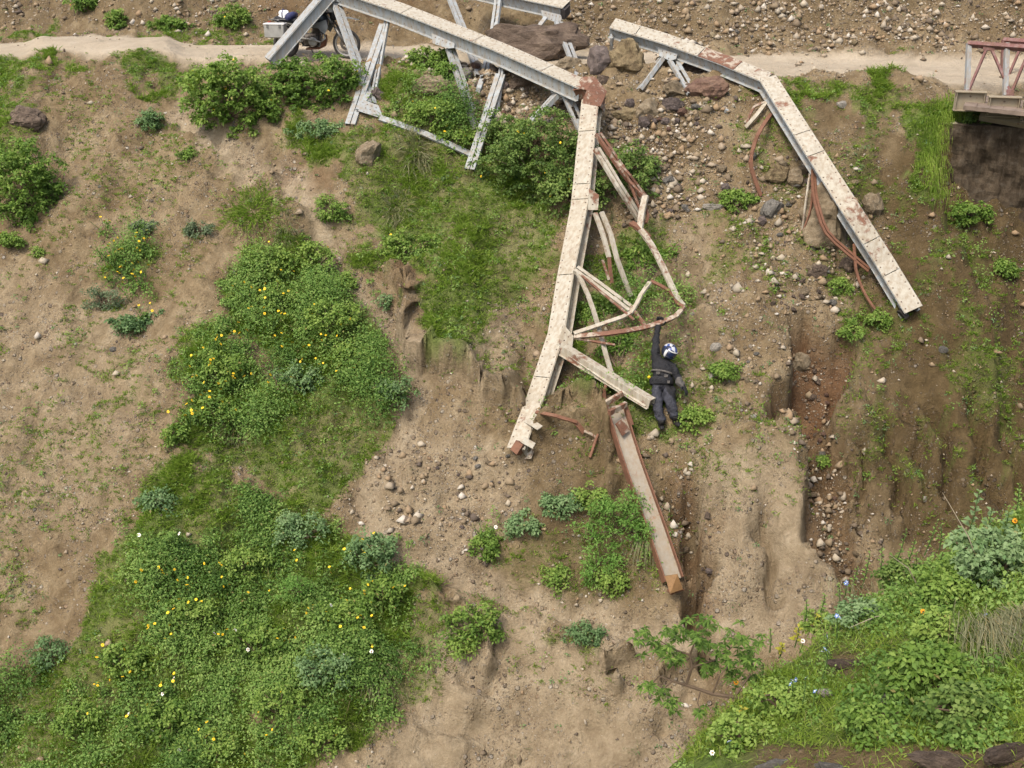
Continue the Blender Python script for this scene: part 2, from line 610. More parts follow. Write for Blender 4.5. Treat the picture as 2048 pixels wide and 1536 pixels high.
def leaf_mat(name, dark, mid, light, trans=0.35, dry=(0.30, 0.22, 0.09)):
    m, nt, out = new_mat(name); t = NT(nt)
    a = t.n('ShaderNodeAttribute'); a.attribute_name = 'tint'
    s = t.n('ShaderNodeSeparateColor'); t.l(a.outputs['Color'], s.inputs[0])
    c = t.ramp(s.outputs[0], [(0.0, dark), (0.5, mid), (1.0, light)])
    c = t.mix(s.outputs[1], c, dry)
    b = t.n('ShaderNodeBsdfPrincipled'); t.l(c, b.inputs['Base Color']); b.inputs['Roughness'].default_value = 0.6
    b.inputs['Specular IOR Level'].default_value = 0.2
    tr = t.n('ShaderNodeBsdfTranslucent'); c2 = t.mix(0.5, c, (0.16, 0.30, 0.02)); t.l(c2, tr.inputs[0])
    mx = t.n('ShaderNodeMixShader'); mx.inputs[0].default_value = trans
    t.l(b.outputs[0], mx.inputs[1]); t.l(tr.outputs[0], mx.inputs[2]); t.l(mx.outputs[0], out.inputs[0])
    return m


def rock_mat(name, stops, scale=3.0):
    m, nt, out = new_mat(name); t = NT(nt)
    tc = t.n('ShaderNodeTexCoord'); oi = t.n('ShaderNodeObjectInfo')
    v = t.n('ShaderNodeVectorMath', operation='ADD'); t.l(tc.outputs['Object'], v.inputs[0])
    cx = t.n('ShaderNodeCombineXYZ')
    for i in range(3): t.l(t.math('MULTIPLY', oi.outputs['Random'], 17.0 + 5 * i), cx.inputs[i])
    t.l(cx.outputs[0], v.inputs[1])
    f = t.noise(v.outputs[0], scale, 7, 0.65, 0.4)
    fine = t.noise(v.outputs[0], scale * 9, 4, 0.7)
    c = t.ramp(t.math('ADD', t.math('MULTIPLY', f, 0.95), t.math('MULTIPLY', t.math('SUBTRACT', oi.outputs['Random'], 0.4), 0.22)), stops)
    c = t.mix(t.math('MULTIPLY', t.grey(fine, 0.35, 0.7), 0.5), c, t.mix(0.5, c, (0.27, 0.225, 0.16)))
    h = t.math('ADD', f, t.math('MULTIPLY', fine, 0.35))
    principled(t, out, c, 0.92, 0, t.bump(h, 0.9, 0.08), 0.2)
    return m


def steel_mat(name, paint, rust_amt, rust=(0.105, 0.050, 0.030), stain=(0.24, 0.185, 0.12)):
    """weathered paint with rust patches and stains; rust_amt 0..1"""
    m, nt, out = new_mat(name); t = NT(nt)
    g = t.n('ShaderNodeNewGeometry'); p = g.outputs['Position']
    big = t.noise(p, 1.3, 6, 0.62, 0.3); med = t.noise(p, 7.0, 5, 0.65, 0.5); fine = t.noise(p, 38.0, 4, 0.7)
    mpn = t.n('ShaderNodeMapping'); mpn.inputs['Scale'].default_value = (9, 9, 1.4); t.l(p, mpn.inputs[0])
    streak = t.noise(mpn.outputs[0], 1.6, 4, 0.6)
    c = t.mix(t.math('MULTIPLY', t.grey(streak, 0.40, 0.66), 0.75), paint, stain)
    c = t.mix(t.math('MULTIPLY', t.grey(t.noise(p, 3.1, 5, 0.7, 1.0), 0.45, 0.75), 0.38), c, tuple(x * 0.62 for x in paint))
    c = t.mix(t.math('MULTIPLY', t.grey(fine, 0.4, 0.75), 0.30), c, tuple(x * 0.62 for x in paint))
    k = t.math('ADD', t.math('MULTIPLY', big, 0.55), t.math('MULTIPLY', med, 0.45))
    th = 0.68 - 0.40 * rust_amt
    rm = t.grey(k, th, th + 0.07)
    rc = t.mix(t.grey(med, 0.3, 0.7), rust, tuple(min(1, x * 1.7) for x in rust))
    rc = t.mix(t.grey(fine, 0.5, 0.8), rc, tuple(x * 0.5 for x in rust))
    c = t.mix(rm, c, rc)
    h = t.math('ADD', t.math('MULTIPLY', fine, 0.4), t.math('MULTIPLY', rm, -0.5))
    principled(t, out, c, 0.72, 0.0, t.bump(h, 0.35, 0.01), 0.3)
    return m
# ------------------------------------------------------------------ what covers the ground (fixed to the ground)
PX, PY, PD = to_px(GX, GY, GZ)
n1 = fbm(GX * 0.9, GY * 0.9, 61, 3); n2 = fbm(GX * 3.1, GY * 3.1, 62, 3); n3 = fbm(GX * 9, GY * 9, 63, 2)
WX = PX + 70 * n1 + 42 * n2 + 16 * n3
WY = PY + 70 * fbm(GX * 0.9, GY * 0.9, 64, 3) + 42 * fbm(GX * 3.1, GY * 3.1, 65, 3)


def cover(lst):
    m = np.zeros(PX.shape)
    for poly, dens, soft in lst:
        d = inpoly(WX, WY, poly)
        m = np.maximum(m, dens * sstep(-soft, soft, d))
    return m


GRASS = cover([
    ([(-60, 150), (560, 140), (700, 430), (1010, 480), (1140, 520), (1500, 430), (2060, 430), (2060, 1000), (1500, 1010), (1100, 900), (860, 700), (430, 420), (340, 900), (-60, 1300)], 0.20, 60),
    ([(1400, 180), (1800, 170), (1900, 500), (1870, 700), (2060, 720), (2060, 980), (1740, 960), (1680, 640), (1420, 620)], 0.40, 40),
    ([(560, 240), (960, 240), (1160, 420), (1060, 620), (940, 700), (820, 640), (700, 470)], 0.85, 40),
    ([(640, 400), (720, 480), (800, 545), (850, 600), (840, 680), (900, 720), (1000, 650), (1030, 560), (900, 420), (760, 380)], 0.9, 30),
    ([(195, 92), (380, 103), (545, 108), (450, 125), (380, 148), (300, 146), (215, 118)], 1.0, 10),
    ([(-60, 92), (60, 82), (110, 80), (105, 105), (62, 140), (40, 182), (-60, 180)], 1.0, 12),
    ([(-60, 178), (100, 160), (98, 192), (35, 212), (25, 280), (-60, 300)], 0.75, 12),
    ([(140, 140), (185, 122), (190, 140), (160, 156)], 0.8, 7),
    ([(120, 62), (250, 60), (340, 72), (545, 82), (545, 62), (400, 52), (300, 30), (270, 55), (190, 66)], 0.8, 10),
    ([(545, 225), (620, 240), (700, 250), (770, 215), (800, 120), (870, 150), (900, 190), (960, 245), (965, 330), (1000, 390), (1150, 425), (1135, 480), (1010, 440), (1020, 590), (980, 670), (880, 715), (830, 660), (850, 590), (800, 530), (705, 475), (625, 430), (660, 370), (610, 300)], 0.85, 26),
    ([(750, 130), (810, 110), (840, 200), (760, 250)], 0.9, 14),
    ([(540, 470), (620, 480), (690, 560), (720, 640), (790, 700), (830, 780), (800, 860), (740, 930), (680, 1010), (540, 1000), (470, 950), (370, 890), (360, 800), (400, 700), (440, 600), (480, 530)], 0.85, 18),
    ([(330, 905), (440, 920), (520, 1000), (690, 1010), (790, 1100), (850, 1170), (830, 1300), (760, 1420), (640, 1520), (540, 1640), (-80, 1640), (-80, 1440), (60, 1290), (150, 1200), (180, 1110), (250, 1060), (320, 990)], 0.95, 24),
    ([(1250, 470), (1350, 450), (1355, 600), (1395, 760), (1405, 860), (1340, 905), (1275, 850), (1200, 760), (1120, 720), (1075, 640), (1150, 520)], 0.7, 20),
    ([(1540, 145), (1820, 145), (1830, 175), (1700, 200), (1580, 185)], 0.9, 10),
    ([(1700, 150), (1770, 160), (1740, 260), (1690, 260)], 0.8, 14),
    ([(1800, 190), (1965, 190), (1950, 235), (1880, 265), (1860, 400), (1830, 420), (1815, 300)], 1.0, 12),
    ([(1850, 380), (1960, 400), (1985, 520), (2060, 700), (2060, 960), (1990, 900), (1930, 700), (1870, 560)], 0.5, 40),
    ([(1430, 180), (1560, 170), (1800, 170), (1860, 320), (1890, 500), (1850, 660), (2060, 720), (2060, 960), (1760, 970), (1720, 760), (1690, 640), (1440, 640), (1420, 420)], 0.30, 40),
    ([(1400, 460), (1500, 450), (1520, 640), (1620, 640), (1500, 780), (1440, 880), (1400, 760)], 0.42, 30),
    ([(1330, 850), (1480, 800), (1500, 900), (1420, 1000), (1330, 980)], 0.30, 30),
    ([(30, 330), (160, 440), (150, 640), (40, 600)], 0.18, 40),
    ([(170, 420), (420, 440), (450, 480), (320, 640), (200, 680), (170, 560)], 0.28, 30),
    ([(220, 680), (330, 700), (320, 790), (200, 900), (170, 860)], 0.30, 30),
    ([(300, 160), (440, 250), (460, 400), (420, 440), (300, 420)], 0.12, 40),
    ([(-60, 1100), (60, 1130), (100, 1230), (20, 1290), (-60, 1300)], 0.4, 30),
    ([(880, 1120), (1010, 1170), (1100, 1230), (1060, 1250), (960, 1230), (900, 1180)], 0.5, 14),
    ([(1080, 1220), (1210, 1240), (1220, 1290), (1150, 1300)], 0.5, 14),
    ([(960, 1060), (1320, 960), (1380, 1080), (1330, 1200), (1150, 1210), (960, 1130)], 0.32, 26),
    ([(780, 1260), (900, 1240), (930, 1320), (850, 1420), (760, 1440)], 0.5, 26),
    ([(1000, 1320), (1180, 1300), (1300, 1360), (1250, 1420), (1100, 1420)], 0.14, 40),
])
HERB = cover([
    ([(545, 480), (620, 485), (690, 560), (715, 650), (790, 705), (825, 780), (770, 830), (640, 800), (560, 740), (600, 830), (460, 870), (365, 870), (375, 770), (420, 690), (450, 600), (490, 530)], 1.0, 14),
    ([(440, 1020), (560, 1000), (700, 1030), (780, 1110), (850, 1170), (830, 1290), (760, 1400), (640, 1500), (540, 1620), (60, 1620), (150, 1480), (220, 1330), (280, 1220), (350, 1120)], 1.0, 30),
    ([(870, 200), (960, 230), (950, 300), (860, 260), (800, 190)], 0.8, 16),
    ([(-60, 250), (30, 280), (20, 330), (-60, 330)], 0.6, 10),
    ([(-60, 1380), (60, 1320), (200, 1400), (100, 1620), (-60, 1620)], 0.45, 26),
    ([(210, 480), (300, 500), (310, 560), (250, 600), (190, 540)], 0.7, 12),
    ([(1150, 520), (1260, 500), (1350, 560), (1390, 800), (1300, 850), (1200, 740), (1110, 680)], 0.16, 18),
    ([(820, 1190), (900, 1240), (850, 1320), (790, 1260)], 0.5, 14),
])
HERB *= 1 - np.exp(-(((PX - 1330) / 48) ** 2 + ((PY - 775) / 85) ** 2) ** 2)
# bare trails and dark gaps through the green
bare = np.zeros(PX.shape)
for pts, w in [([(470, 680), (520, 715), (560, 760)], 14), ([(480, 950), (520, 980), (560, 1000)], 12), ([(120, 1290), (150, 1240), (170, 1215)], 14), ([(510, 1440), (545, 1450), (590, 1420)], 16)]:
    d, _, _ = polydist(PX, PY, pts)
    bare = np.maximum(bare, 1 - sstep(w * 0.6, w * 1.5, d + 10 * n2))
GRASS *= (1 - path_m * 0.95) * (1 - onroad) * (1 - bare) * (1 - 0.8 * GU) * (1 - HOL)
HERB *= (1 - path_m) * (1 - onroad) * (1 - bare) * (1 - GU) * (1 - HOL)
patchy = sstep(-0.34, 0.14, n1 + 0.7 * n2 + 0.4 * n3)
GRASS = np.clip(GRASS * np.where(GRASS > 0.7, 0.62 + 0.38 * patchy, patchy), 0, 1)
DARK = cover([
    ([(1720, 300), (1860, 240), (2300, 200), (2300, 1100), (1800, 1100), (1730, 1000), (1720, 700)], 1.0, 70),  # right slope: its shade is put into the soil colour
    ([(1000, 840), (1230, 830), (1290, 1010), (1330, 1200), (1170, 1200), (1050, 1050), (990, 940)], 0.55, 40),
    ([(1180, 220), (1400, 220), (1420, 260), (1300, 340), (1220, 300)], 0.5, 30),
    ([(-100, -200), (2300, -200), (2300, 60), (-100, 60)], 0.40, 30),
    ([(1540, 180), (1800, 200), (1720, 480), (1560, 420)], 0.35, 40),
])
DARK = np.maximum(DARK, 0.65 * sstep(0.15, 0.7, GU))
RED = np.maximum(np.maximum(HOL, 0.5 * sstep(0.3, 0.9, GU) * (PX > 1500)), cover([
    ([(690, 530), (840, 560), (830, 640), (780, 600)], 0.5, 25),
    ([(960, 600), (1060, 500), (1130, 500), (1060, 640)], 0.35, 30),
    ([(520, -60), (900, -60), (900, 20), (560, 30)], 0.4, 30),
    ([(560, 300), (640, 340), (600, 390), (540, 350)], 0.4, 20),
    ([(1340, 960), (1420, 960), (1430, 1280), (1380, 1280)], 0.5, 20),
]))
RIDGE = cover([([(1440, 880), (1560, 850), (1680, 1080), (1690, 1260), (1400, 1300), (1420, 1100)], 1.0, 30), ([(860, 1260), (1010, 1200), (1250, 1290), (1420, 1380), (1430, 1640), (600, 1640), (760, 1440)], 0.7, 40), ([(-100, 560), (200, 560), (330, 800), (250, 1000), (-100, 1150)], 0.6, 60)])
PALE = np.maximum(path_m * 1.0, cover([
    ([(1440, 880), (1560, 850), (1680, 1080), (1690, 1260), (1400, 1300), (1420, 1100)], 0.8, 40),
    ([(860, 1260), (1010, 1200), (1250, 1290), (1420, 1380), (1430, 1640), (600, 1640), (760, 1440)], 0.8, 50),
    ([(740, 960), (860, 820), (930, 830), (1010, 1000), (1000, 1130), (900, 1190), (790, 1090)], 0.55, 40),
    ([(900, 690), (1060, 620), (1070, 820), (940, 820)], 0.5, 30),
    ([(-100, 560), (200, 560), (330, 800), (250, 1000), (-100, 1150)], 0.35, 60),
    ([(1330, 440), (1420, 440), (1420, 760), (1360, 720)], 0.4, 20),
]))
RUB = cover([
    ([(820, 120), (1010, 120), (1170, 190), (1230, 150), (1480, 190), (1420, 260), (1400, 420), (1330, 450), (1230, 260), (1160, 200), (1020, 260), (880, 200)], 1.0, 20),
    ([(1430, 290), (1720, 290), (1740, 520), (1660, 650), (1570, 620), (1460, 440)], 0.7, 26),
    ([(1540, 700), (1620, 700), (1690, 900), (1760, 1230), (1680, 1180), (1620, 920)], 0.9, 10),
    ([(1150, -100), (2300, -100), (2300, 120), (1150, 106)], 0.5, 16),
    ([(1390, 500), (1560, 600), (1520, 800), (1420, 760)], 0.45, 30),
    ([(1260, 870), (1420, 880), (1440, 1080), (1330, 1040)], 0.45, 20),
    ([(740, 900), (1000, 900), (1000, 1140), (800, 1100)], 0.30, 30),
    ([(-100, -60), (560, -60), (540, 60), (-100, 80)], 0.30, 20),
])


def samp(A, x, y):
    i = np.clip(np.searchsorted(XA, x) - 1, 0, len(XA) - 2); j = np.clip(np.searchsorted(YA, y) - 1, 0, len(YA) - 2)
    fx = np.clip((x - XA[i]) / (XA[i + 1] - XA[i]), 0, 1); fy = np.clip((y - YA[j]) / (YA[j + 1] - YA[j]), 0, 1)
    return ((A[i, j] * (1 - fx) + A[i + 1, j] * fx) * (1 - fy) + (A[i, j + 1] * (1 - fx) + A[i + 1, j + 1] * fx) * fy)


def earth_mat(name):
    m, nt, out = new_mat(name); t = NT(nt)
    g = t.n('ShaderNodeNewGeometry'); p = g.outputs['Position']
    a = t.n('ShaderNodeAttribute'); a.attribute_name = 'cov'
    s = t.n('ShaderNodeSeparateColor'); t.l(a.outputs['Color'], s.inputs[0])
    a2 = t.n('ShaderNodeAttribute'); a2.attribute_name = 'cov2'
    s2 = t.n('ShaderNodeSeparateColor'); t.l(a2.outputs['Color'], s2.inputs[0])
    big = t.noise(p, 0.75, 5, 0.62, 0.8); med = t.noise(p, 3.2, 6, 0.66, 0.6); fine = t.noise(p, 22.0, 5, 0.72); grit = t.noise(p, 75.0, 3, 0.7)
    k = t.math('ADD', t.math('MULTIPLY', big, 0.45), t.math('MULTIPLY', med, 0.55))
    soil = t.ramp(k, [(0.30, (0.088, 0.061, 0.033)), (0.45, (0.158, 0.117, 0.066)), (0.57, (0.222, 0.172, 0.103)), (0.70, (0.295, 0.243, 0.157))])
    pale = t.ramp(k, [(0.30, (0.175, 0.134, 0.085)), (0.53, (0.278, 0.226, 0.151)), (0.70, (0.365, 0.310, 0.222))])
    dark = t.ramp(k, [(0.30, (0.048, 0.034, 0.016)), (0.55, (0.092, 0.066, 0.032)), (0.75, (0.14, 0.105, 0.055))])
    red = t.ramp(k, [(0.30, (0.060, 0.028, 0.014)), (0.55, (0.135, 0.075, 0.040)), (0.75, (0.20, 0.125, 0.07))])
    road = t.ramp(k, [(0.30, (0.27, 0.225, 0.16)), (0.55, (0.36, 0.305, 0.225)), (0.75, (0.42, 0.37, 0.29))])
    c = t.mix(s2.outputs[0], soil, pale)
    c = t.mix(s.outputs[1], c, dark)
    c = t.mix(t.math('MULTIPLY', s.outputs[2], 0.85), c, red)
    c = t.mix(t.math('MULTIPLY', t.grey(fine, 0.35, 0.68), 0.50), c, t.mix(1.0, c, (0.55, 0.5, 0.45), 'MULTIPLY'))
    # gravel lying in the soil: cells of their own colour
    hs = []
    for sc, thr, col_amt in ((9.0, 0.80, 0.9), (20.0, 0.62, 0.85), (42.0, 0.50, 0.7)):
        v = t.n('ShaderNodeTexVoronoi'); v.inputs['Scale'].default_value = sc; t.l(p, v.inputs['Vector'])
        sv = t.n('ShaderNodeSeparateColor'); t.l(v.outputs['Color'], sv.inputs[0])
        on = t.math('MULTIPLY', t.math('GREATER_THAN', sv.outputs[0], thr), t.math('SUBTRACT', 1.0, t.grey(v.outputs['Distance'], 0.30, 0.42)))
        on = t.math('MULTIPLY', on, t.math('SUBTRACT', 1.0, t.math('MULTIPLY', s2.outputs[2], 0.8)))
        on = t.math('MULTIPLY', on, t.math('MAXIMUM', t.grey(t.noise(p, 1.1, 4, 0.6, 0.5), 0.44, 0.58), s2.outputs[1]))
        pc = t.ramp(sv.outputs[1], [(0.0, (0.08, 0.065, 0.058)), (0.3, (0.15, 0.115, 0.08)), (0.5, (0.22, 0.145, 0.085)), (0.7, (0.24, 0.22, 0.19)), (0.9, (0.28, 0.24, 0.18)), (1.0, (0.42, 0.38, 0.31))])
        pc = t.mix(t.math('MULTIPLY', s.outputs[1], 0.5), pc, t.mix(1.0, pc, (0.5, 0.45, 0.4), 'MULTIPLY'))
        c = t.mix(t.math('MULTIPLY', on, col_amt), c, pc)
        hs.append(t.math('MULTIPLY', on, 9.0 / sc))
    c = t.mix(s2.outputs[2], c, t.mix(t.math('MULTIPLY', t.grey(fine, 0.4, 0.7), 0.25), road, (0.22, 0.175, 0.12)))
    # moss, seedlings and litter below the plants
    gcol = t.ramp(t.math('ADD', t.math('MULTIPLY', med, 0.6), t.math('MULTIPLY', fine, 0.4)), [(0.35, (0.045, 0.062, 0.016)), (0.5, (0.085, 0.120, 0.028)), (0.62, (0.120, 0.160, 0.040)), (0.75, (0.15, 0.145, 0.06))])
    gm = t.math('MULTIPLY', s.outputs[0], t.grey(t.math('ADD', s.outputs[0], t.math('MULTIPLY', fine, 0.9)), 0.62, 0.95))
    c = t.mix(gm, c, gcol)
    c = t.mix(t.math('MULTIPLY', t.grey(grit, 0.55, 0.8), 0.35), c, t.mix(1.0, c, (1.5, 1.45, 1.35), 'MULTIPLY'))
    h = t.math('ADD', t.math('ADD', t.math('MULTIPLY', fine, 0.55), t.math('MULTIPLY', med, 1.1)), t.math('ADD', hs[0], t.math('ADD', hs[1], hs[2])))
    principled(t, out, c, 0.97, 0, t.bump(h, 1.0, 0.06), 0.1)
    return m


EARTH = earth_mat('earth')


def grid_mesh(name, X, Y, Z, mat, cov=None, cov2=None):
    nx, ny = Z.shape
    verts = np.stack([X, Y - (OVER if Z.shape == OVER.shape else 0), Z], -1).reshape(-1, 3)
    i = np.arange(nx - 1)[:, None] * ny + np.arange(ny - 1)[None, :]
    q = np.stack([i, i + ny, i + ny + 1, i + 1], -1).reshape(-1, 4)
    me = np_mesh(name, verts, quads=q, mat=mat, smooth=True)
    for nm, cc in (('cov', cov), ('cov2', cov2)):
        if cc is not None:
            a = me.attributes.new(nm, 'FLOAT_COLOR', 'POINT')
            arr = np.ones((nx * ny, 4), np.float32)
            for k, ch in enumerate(cc): arr[:, k] = np.asarray(ch, np.float32).reshape(-1)
            a.data.foreach_set('color', arr.ravel())
    return me


far_green = sstep(16, 22, np.abs(GX)) * 0.3
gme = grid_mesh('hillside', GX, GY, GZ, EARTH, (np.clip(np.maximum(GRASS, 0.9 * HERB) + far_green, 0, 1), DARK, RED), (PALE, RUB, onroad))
tag(mesh_obj('hillside', gme), 'gravelly eroded hillside crossed by a pale dirt road', None, None, 'structure')

# near bank
BX, BY = np.meshgrid(np.linspace(-3.5, 12.5, 200), np.linspace(-3.0, 14.0, 212), indexing='ij')
BZ = bank_height(BX, BY)
bd, bs, _ = polydist(BX, BY, BANK_EDGE)
bpx, bpy_, _ = to_px(BX, BY, BZ)
bn = fbm(BX * 1.3, BY * 1.3, 71, 3)
scar = np.maximum(np.exp(-((np.hypot((bpx - 1690) / 70, (bpy_ - 1330) / 38)) ** 2)), sstep(1478, 1500, bpy_ + 14 * bn) * sstep(1440, 1560, bpx))
BGR = np.clip(0.95 + 0.25 * bn, 0, 1) * (1 - 0.9 * np.clip(scar, 0, 1))
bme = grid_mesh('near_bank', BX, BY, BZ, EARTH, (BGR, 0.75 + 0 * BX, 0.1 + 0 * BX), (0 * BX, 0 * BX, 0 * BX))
tag(mesh_obj('near_bank', bme), 'overgrown near bank below the camera', None, None, 'structure')
# ------------------------------------------------------------------ plants
GRASS_M = leaf_mat('grass_blades', (0.080, 0.130, 0.016), (0.165, 0.260, 0.030), (0.27, 0.355, 0.060), 0.45, (0.34, 0.29, 0.15))
HERB_M = leaf_mat('herb_leaves', (0.045, 0.098, 0.018), (0.150, 0.262, 0.056), (0.275, 0.385, 0.100), 0.43)
SHRUB_M = leaf_mat('shrub_leaves', (0.035, 0.075, 0.014), (0.125, 0.215, 0.036), (0.250, 0.345, 0.075), 0.4)
BLUISH_M = leaf_mat('bluish_leaves', (0.045, 0.090, 0.034), (0.130, 0.220, 0.085), (0.220, 0.310, 0.140), 0.35)
DARKB_M = leaf_mat('dark_bush_leaves', (0.026, 0.052, 0.013), (0.085, 0.145, 0.030), (0.190, 0.260, 0.065), 0.33)
FERN_M = leaf_mat('feathery_leaves', (0.045, 0.105, 0.018), (0.110, 0.230, 0.042), (0.200, 0.340, 0.075), 0.42)
SAGE_M = leaf_mat('grey_leaves', (0.045, 0.070, 0.035), (0.105, 0.145, 0.075), (0.19, 0.23, 0.13), 0.25)
STRAW_M = leaf_mat('dry_grass', (0.07, 0.075, 0.035), (0.15, 0.155, 0.075), (0.27, 0.25, 0.15), 0.25)
TWIG_M = simple_mat('twig', (0.10, 0.07, 0.045), 0.9, var=0.3)
PALETWIG_M = simple_mat('pale_twig', (0.30, 0.25, 0.18), 0.9, var=0.3)


def leaf_quads(b, d, n, L, W, droop=0.15, fold=0.25, wpos=0.45):
    """one folded quad per leaf. b base, d direction, n face normal (N,3); L, W (N,)"""
    d = d / np.linalg.norm(d, axis=1, keepdims=True)
    s = np.cross(d, n); s /= np.linalg.norm(s, axis=1, keepdims=True) + 1e-9
    nn = np.cross(s, d)
    L = L[:, None]; W = W[:, None]
    mid = b + d * L * wpos
    tip = b + d * L; tip[:, 2] -= (droop * L)[:, 0]
    a = mid + s * W * 0.5 + nn * W * fold; c = mid - s * W * 0.5 + nn * W * fold
    return np.stack([b, a, tip, c], 1).reshape(-1, 3)


def quads_for(nv): return np.arange(nv).reshape(-1, 4)


def unit(v): return v / (np.linalg.norm(v, axis=-1, keepdims=True) + 1e-9)


def rdir(n, up=0.0):
    v = rng.normal(size=(n, 3)); v[:, 2] += up
    return unit(v)


def leaf_tint(n, hue, spread=0.16, dry=0.03):
    t = np.zeros((n, 3)); t[:, 0] = np.clip(hue + rng.normal(size=n) * spread, 0, 1)
    t[:, 1] = np.where(rng.random(n) < dry, rng.random(n) * 0.7, 0)
    return np.repeat(t, 4, 0)


class Leaves:
    def __init__(self): self.v = []; self.t = []
    def add(self, b, d, n, L, W, tint, **k):
        self.v.append(leaf_quads(b, d, n, L, W, **k)); self.t.append(tint)
    def mesh(self, name, mat, off=(0, 0, 0)):
        v = np.concatenate(self.v) - np.asarray(off, float); t = np.concatenate(self.t)
        return np_mesh(name, v, quads=quads_for(len(v)), mat=mat, tint=t)


def sample_mask(M, n, x0=-15.0, x1=13.5, y0=12.3, y1=33.0, power=1.0):
    """n points on the far slope with chance proportional to M"""
    xs = []; ys = []; got = 0
    while got < n:
        x = rng.uniform(x0, x1, n * 3); y = rng.uniform(y0, y1, n * 3)
        k = rng.random(n * 3) < samp(M, x, y) ** power
        xs.append(x[k]); ys.append(y[k]); got += k.sum()
        if k.sum() == 0: break
    return np.concatenate(xs)[:n], np.concatenate(ys)[:n]


def slope_n(x, y, fn, e=0.12):
    dx = (fn(x + e, y) - fn(x - e, y)) / (2 * e); dy = (fn(x, y + e) - fn(x, y - e)) / (2 * e)
    return unit(np.stack([-dx, -dy, np.ones_like(dx)], -1))


# ---- grass: tufts of bent blades
def grass_blades(LV, x, y, fn, hmin, hmax, per, hue, wid=0.012, spread=0.7, dry=0.08, huevar=0.16, dens=None):
    n = len(x)
    z = fn(x, y) - 0.01
    c = np.repeat(np.stack([x, y, z], 1), per, 0)
    ht = np.repeat(rng.uniform(hmin, hmax, n), per) * rng.uniform(0.6, 1.1, n * per)
    tilt = rdir(n * per) * spread; d = tilt; d[:, 2] = np.abs(d[:, 2]) * 0.4 + 0.75
    d[:, 1] -= 0.25                      # blades hang a little downhill
    c[:, :2] += rng.normal(size=(n * per, 2)) * 0.035
    hv = np.repeat(hue + rng.normal(size=n) * huevar, per)
    t = np.zeros((n * per, 3)); t[:, 0] = np.clip(hv + rng.normal(size=n * per) * 0.12, 0, 1)
    t[:, 1] = np.where(rng.random(n * per) < dry, rng.random(n * per), 0)
    LV.add(c, d, rdir(n * per), ht, rng.uniform(0.7, 1.3, n * per) * wid, np.repeat(t, 4, 0), droop=0.35, fold=0.2, wpos=0.3)


lv = Leaves()
x, y = sample_mask(np.clip(GRASS - 0.25 * HERB, 0, 1), 25000)
hue = 0.50 + 0.25 * fbm(x * 0.7, y * 0.7, 81, 3)
grass_blades(lv, x, y, height, 0.06, 0.17, 10, hue, wid=0.016)
x, y = sample_mask(sstep(0.5, 1.0, GRASS) * (1 - HERB) * sstep(-0.1, 0.5, fbm(GX * 1.1, GY * 1.1, 83, 3)), 3000)
grass_blades(lv, x, y, height, 0.14, 0.34, 10, 0.58, wid=0.018)
tag(mesh_obj('grass', lv.mesh('grass', GRASS_M)), 'short bright green grass growing in patches on the slope', None, None, 'stuff')

# long rank grass between the herbs
lv = Leaves()
x, y = sample_mask(np.clip(HERB * sstep(0.05, -0.35, fbm(GX * 1.5, GY * 1.5, 84, 3)) + 0.15 * HERB, 0, 1), 3000)
grass_blades(lv, x, y, height, 0.16, 0.42, 11, 0.42 + 0.5 * fbm(x * 0.8, y * 0.8, 87, 3), wid=0.015, spread=0.75)
tag(mesh_obj('long_grass', lv.mesh('long_grass', GRASS_M)), 'rank long grass between the herbs of the thickets', None, None, 'stuff')

# dead straw and thin dry grass on the bare ground
lv = Leaves()
x, y = sample_mask(np.clip(0.25 + GRASS, 0, 1) * (1 - onroad) * (1 - path_m) * sstep(-0.1, 0.5, n1 + n2), 1500)
grass_blades(lv, x, y, height, 0.06, 0.2, 8, 0.5, wid=0.010, spread=1.0)
tag(mesh_obj('dry_grass', lv.mesh('dry_grass', STRAW_M)), 'thin dry grass on the bare earth', None, None, 'stuff')


# ---- low leafy cover: many small mounds of leaves
def mounds(LV, cx, cy, cz, rad, hgt, per, Lmin, Lmax, hue, aspect=0.55, spread=0.14, dry=0.02, inner=0.55):
    n = len(cx)
    dr = rdir(n * per, 0.75); dr[:, 2] = np.abs(dr[:, 2])
    rr = np.repeat(rad, per)[:, None]; hh = np.repeat(hgt, per)
    q = rng.uniform(inner, 1.08, n * per)[:, None]
    off = dr * rr * q; off[:, 2] = dr[:, 2] * hh * q[:, 0]
    c = np.repeat(np.stack([cx, cy, cz], 1), per, 0) + off
    nrm = unit(dr + 0.55 * rdir(n * per) + np.array([0, -0.25, 0.5]))
    d = unit(np.cross(nrm, rdir(n * per)) + 0.3 * dr)
    L = rng.uniform(Lmin, Lmax, n * per)
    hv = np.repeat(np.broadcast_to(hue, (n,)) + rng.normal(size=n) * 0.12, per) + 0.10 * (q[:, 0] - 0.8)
    t = np.zeros((n * per, 3)); t[:, 0] = np.clip(hv + rng.normal(size=n * per) * spread, 0, 1)
    t[:, 1] = np.where(rng.random(n * per) < dry, rng.random(n * per) * 0.8, 0)
    LV.add(c, d, nrm, L, L * aspect * rng.uniform(0.8, 1.2, n * per), np.repeat(t, 4, 0), droop=0.2, fold=0.18)


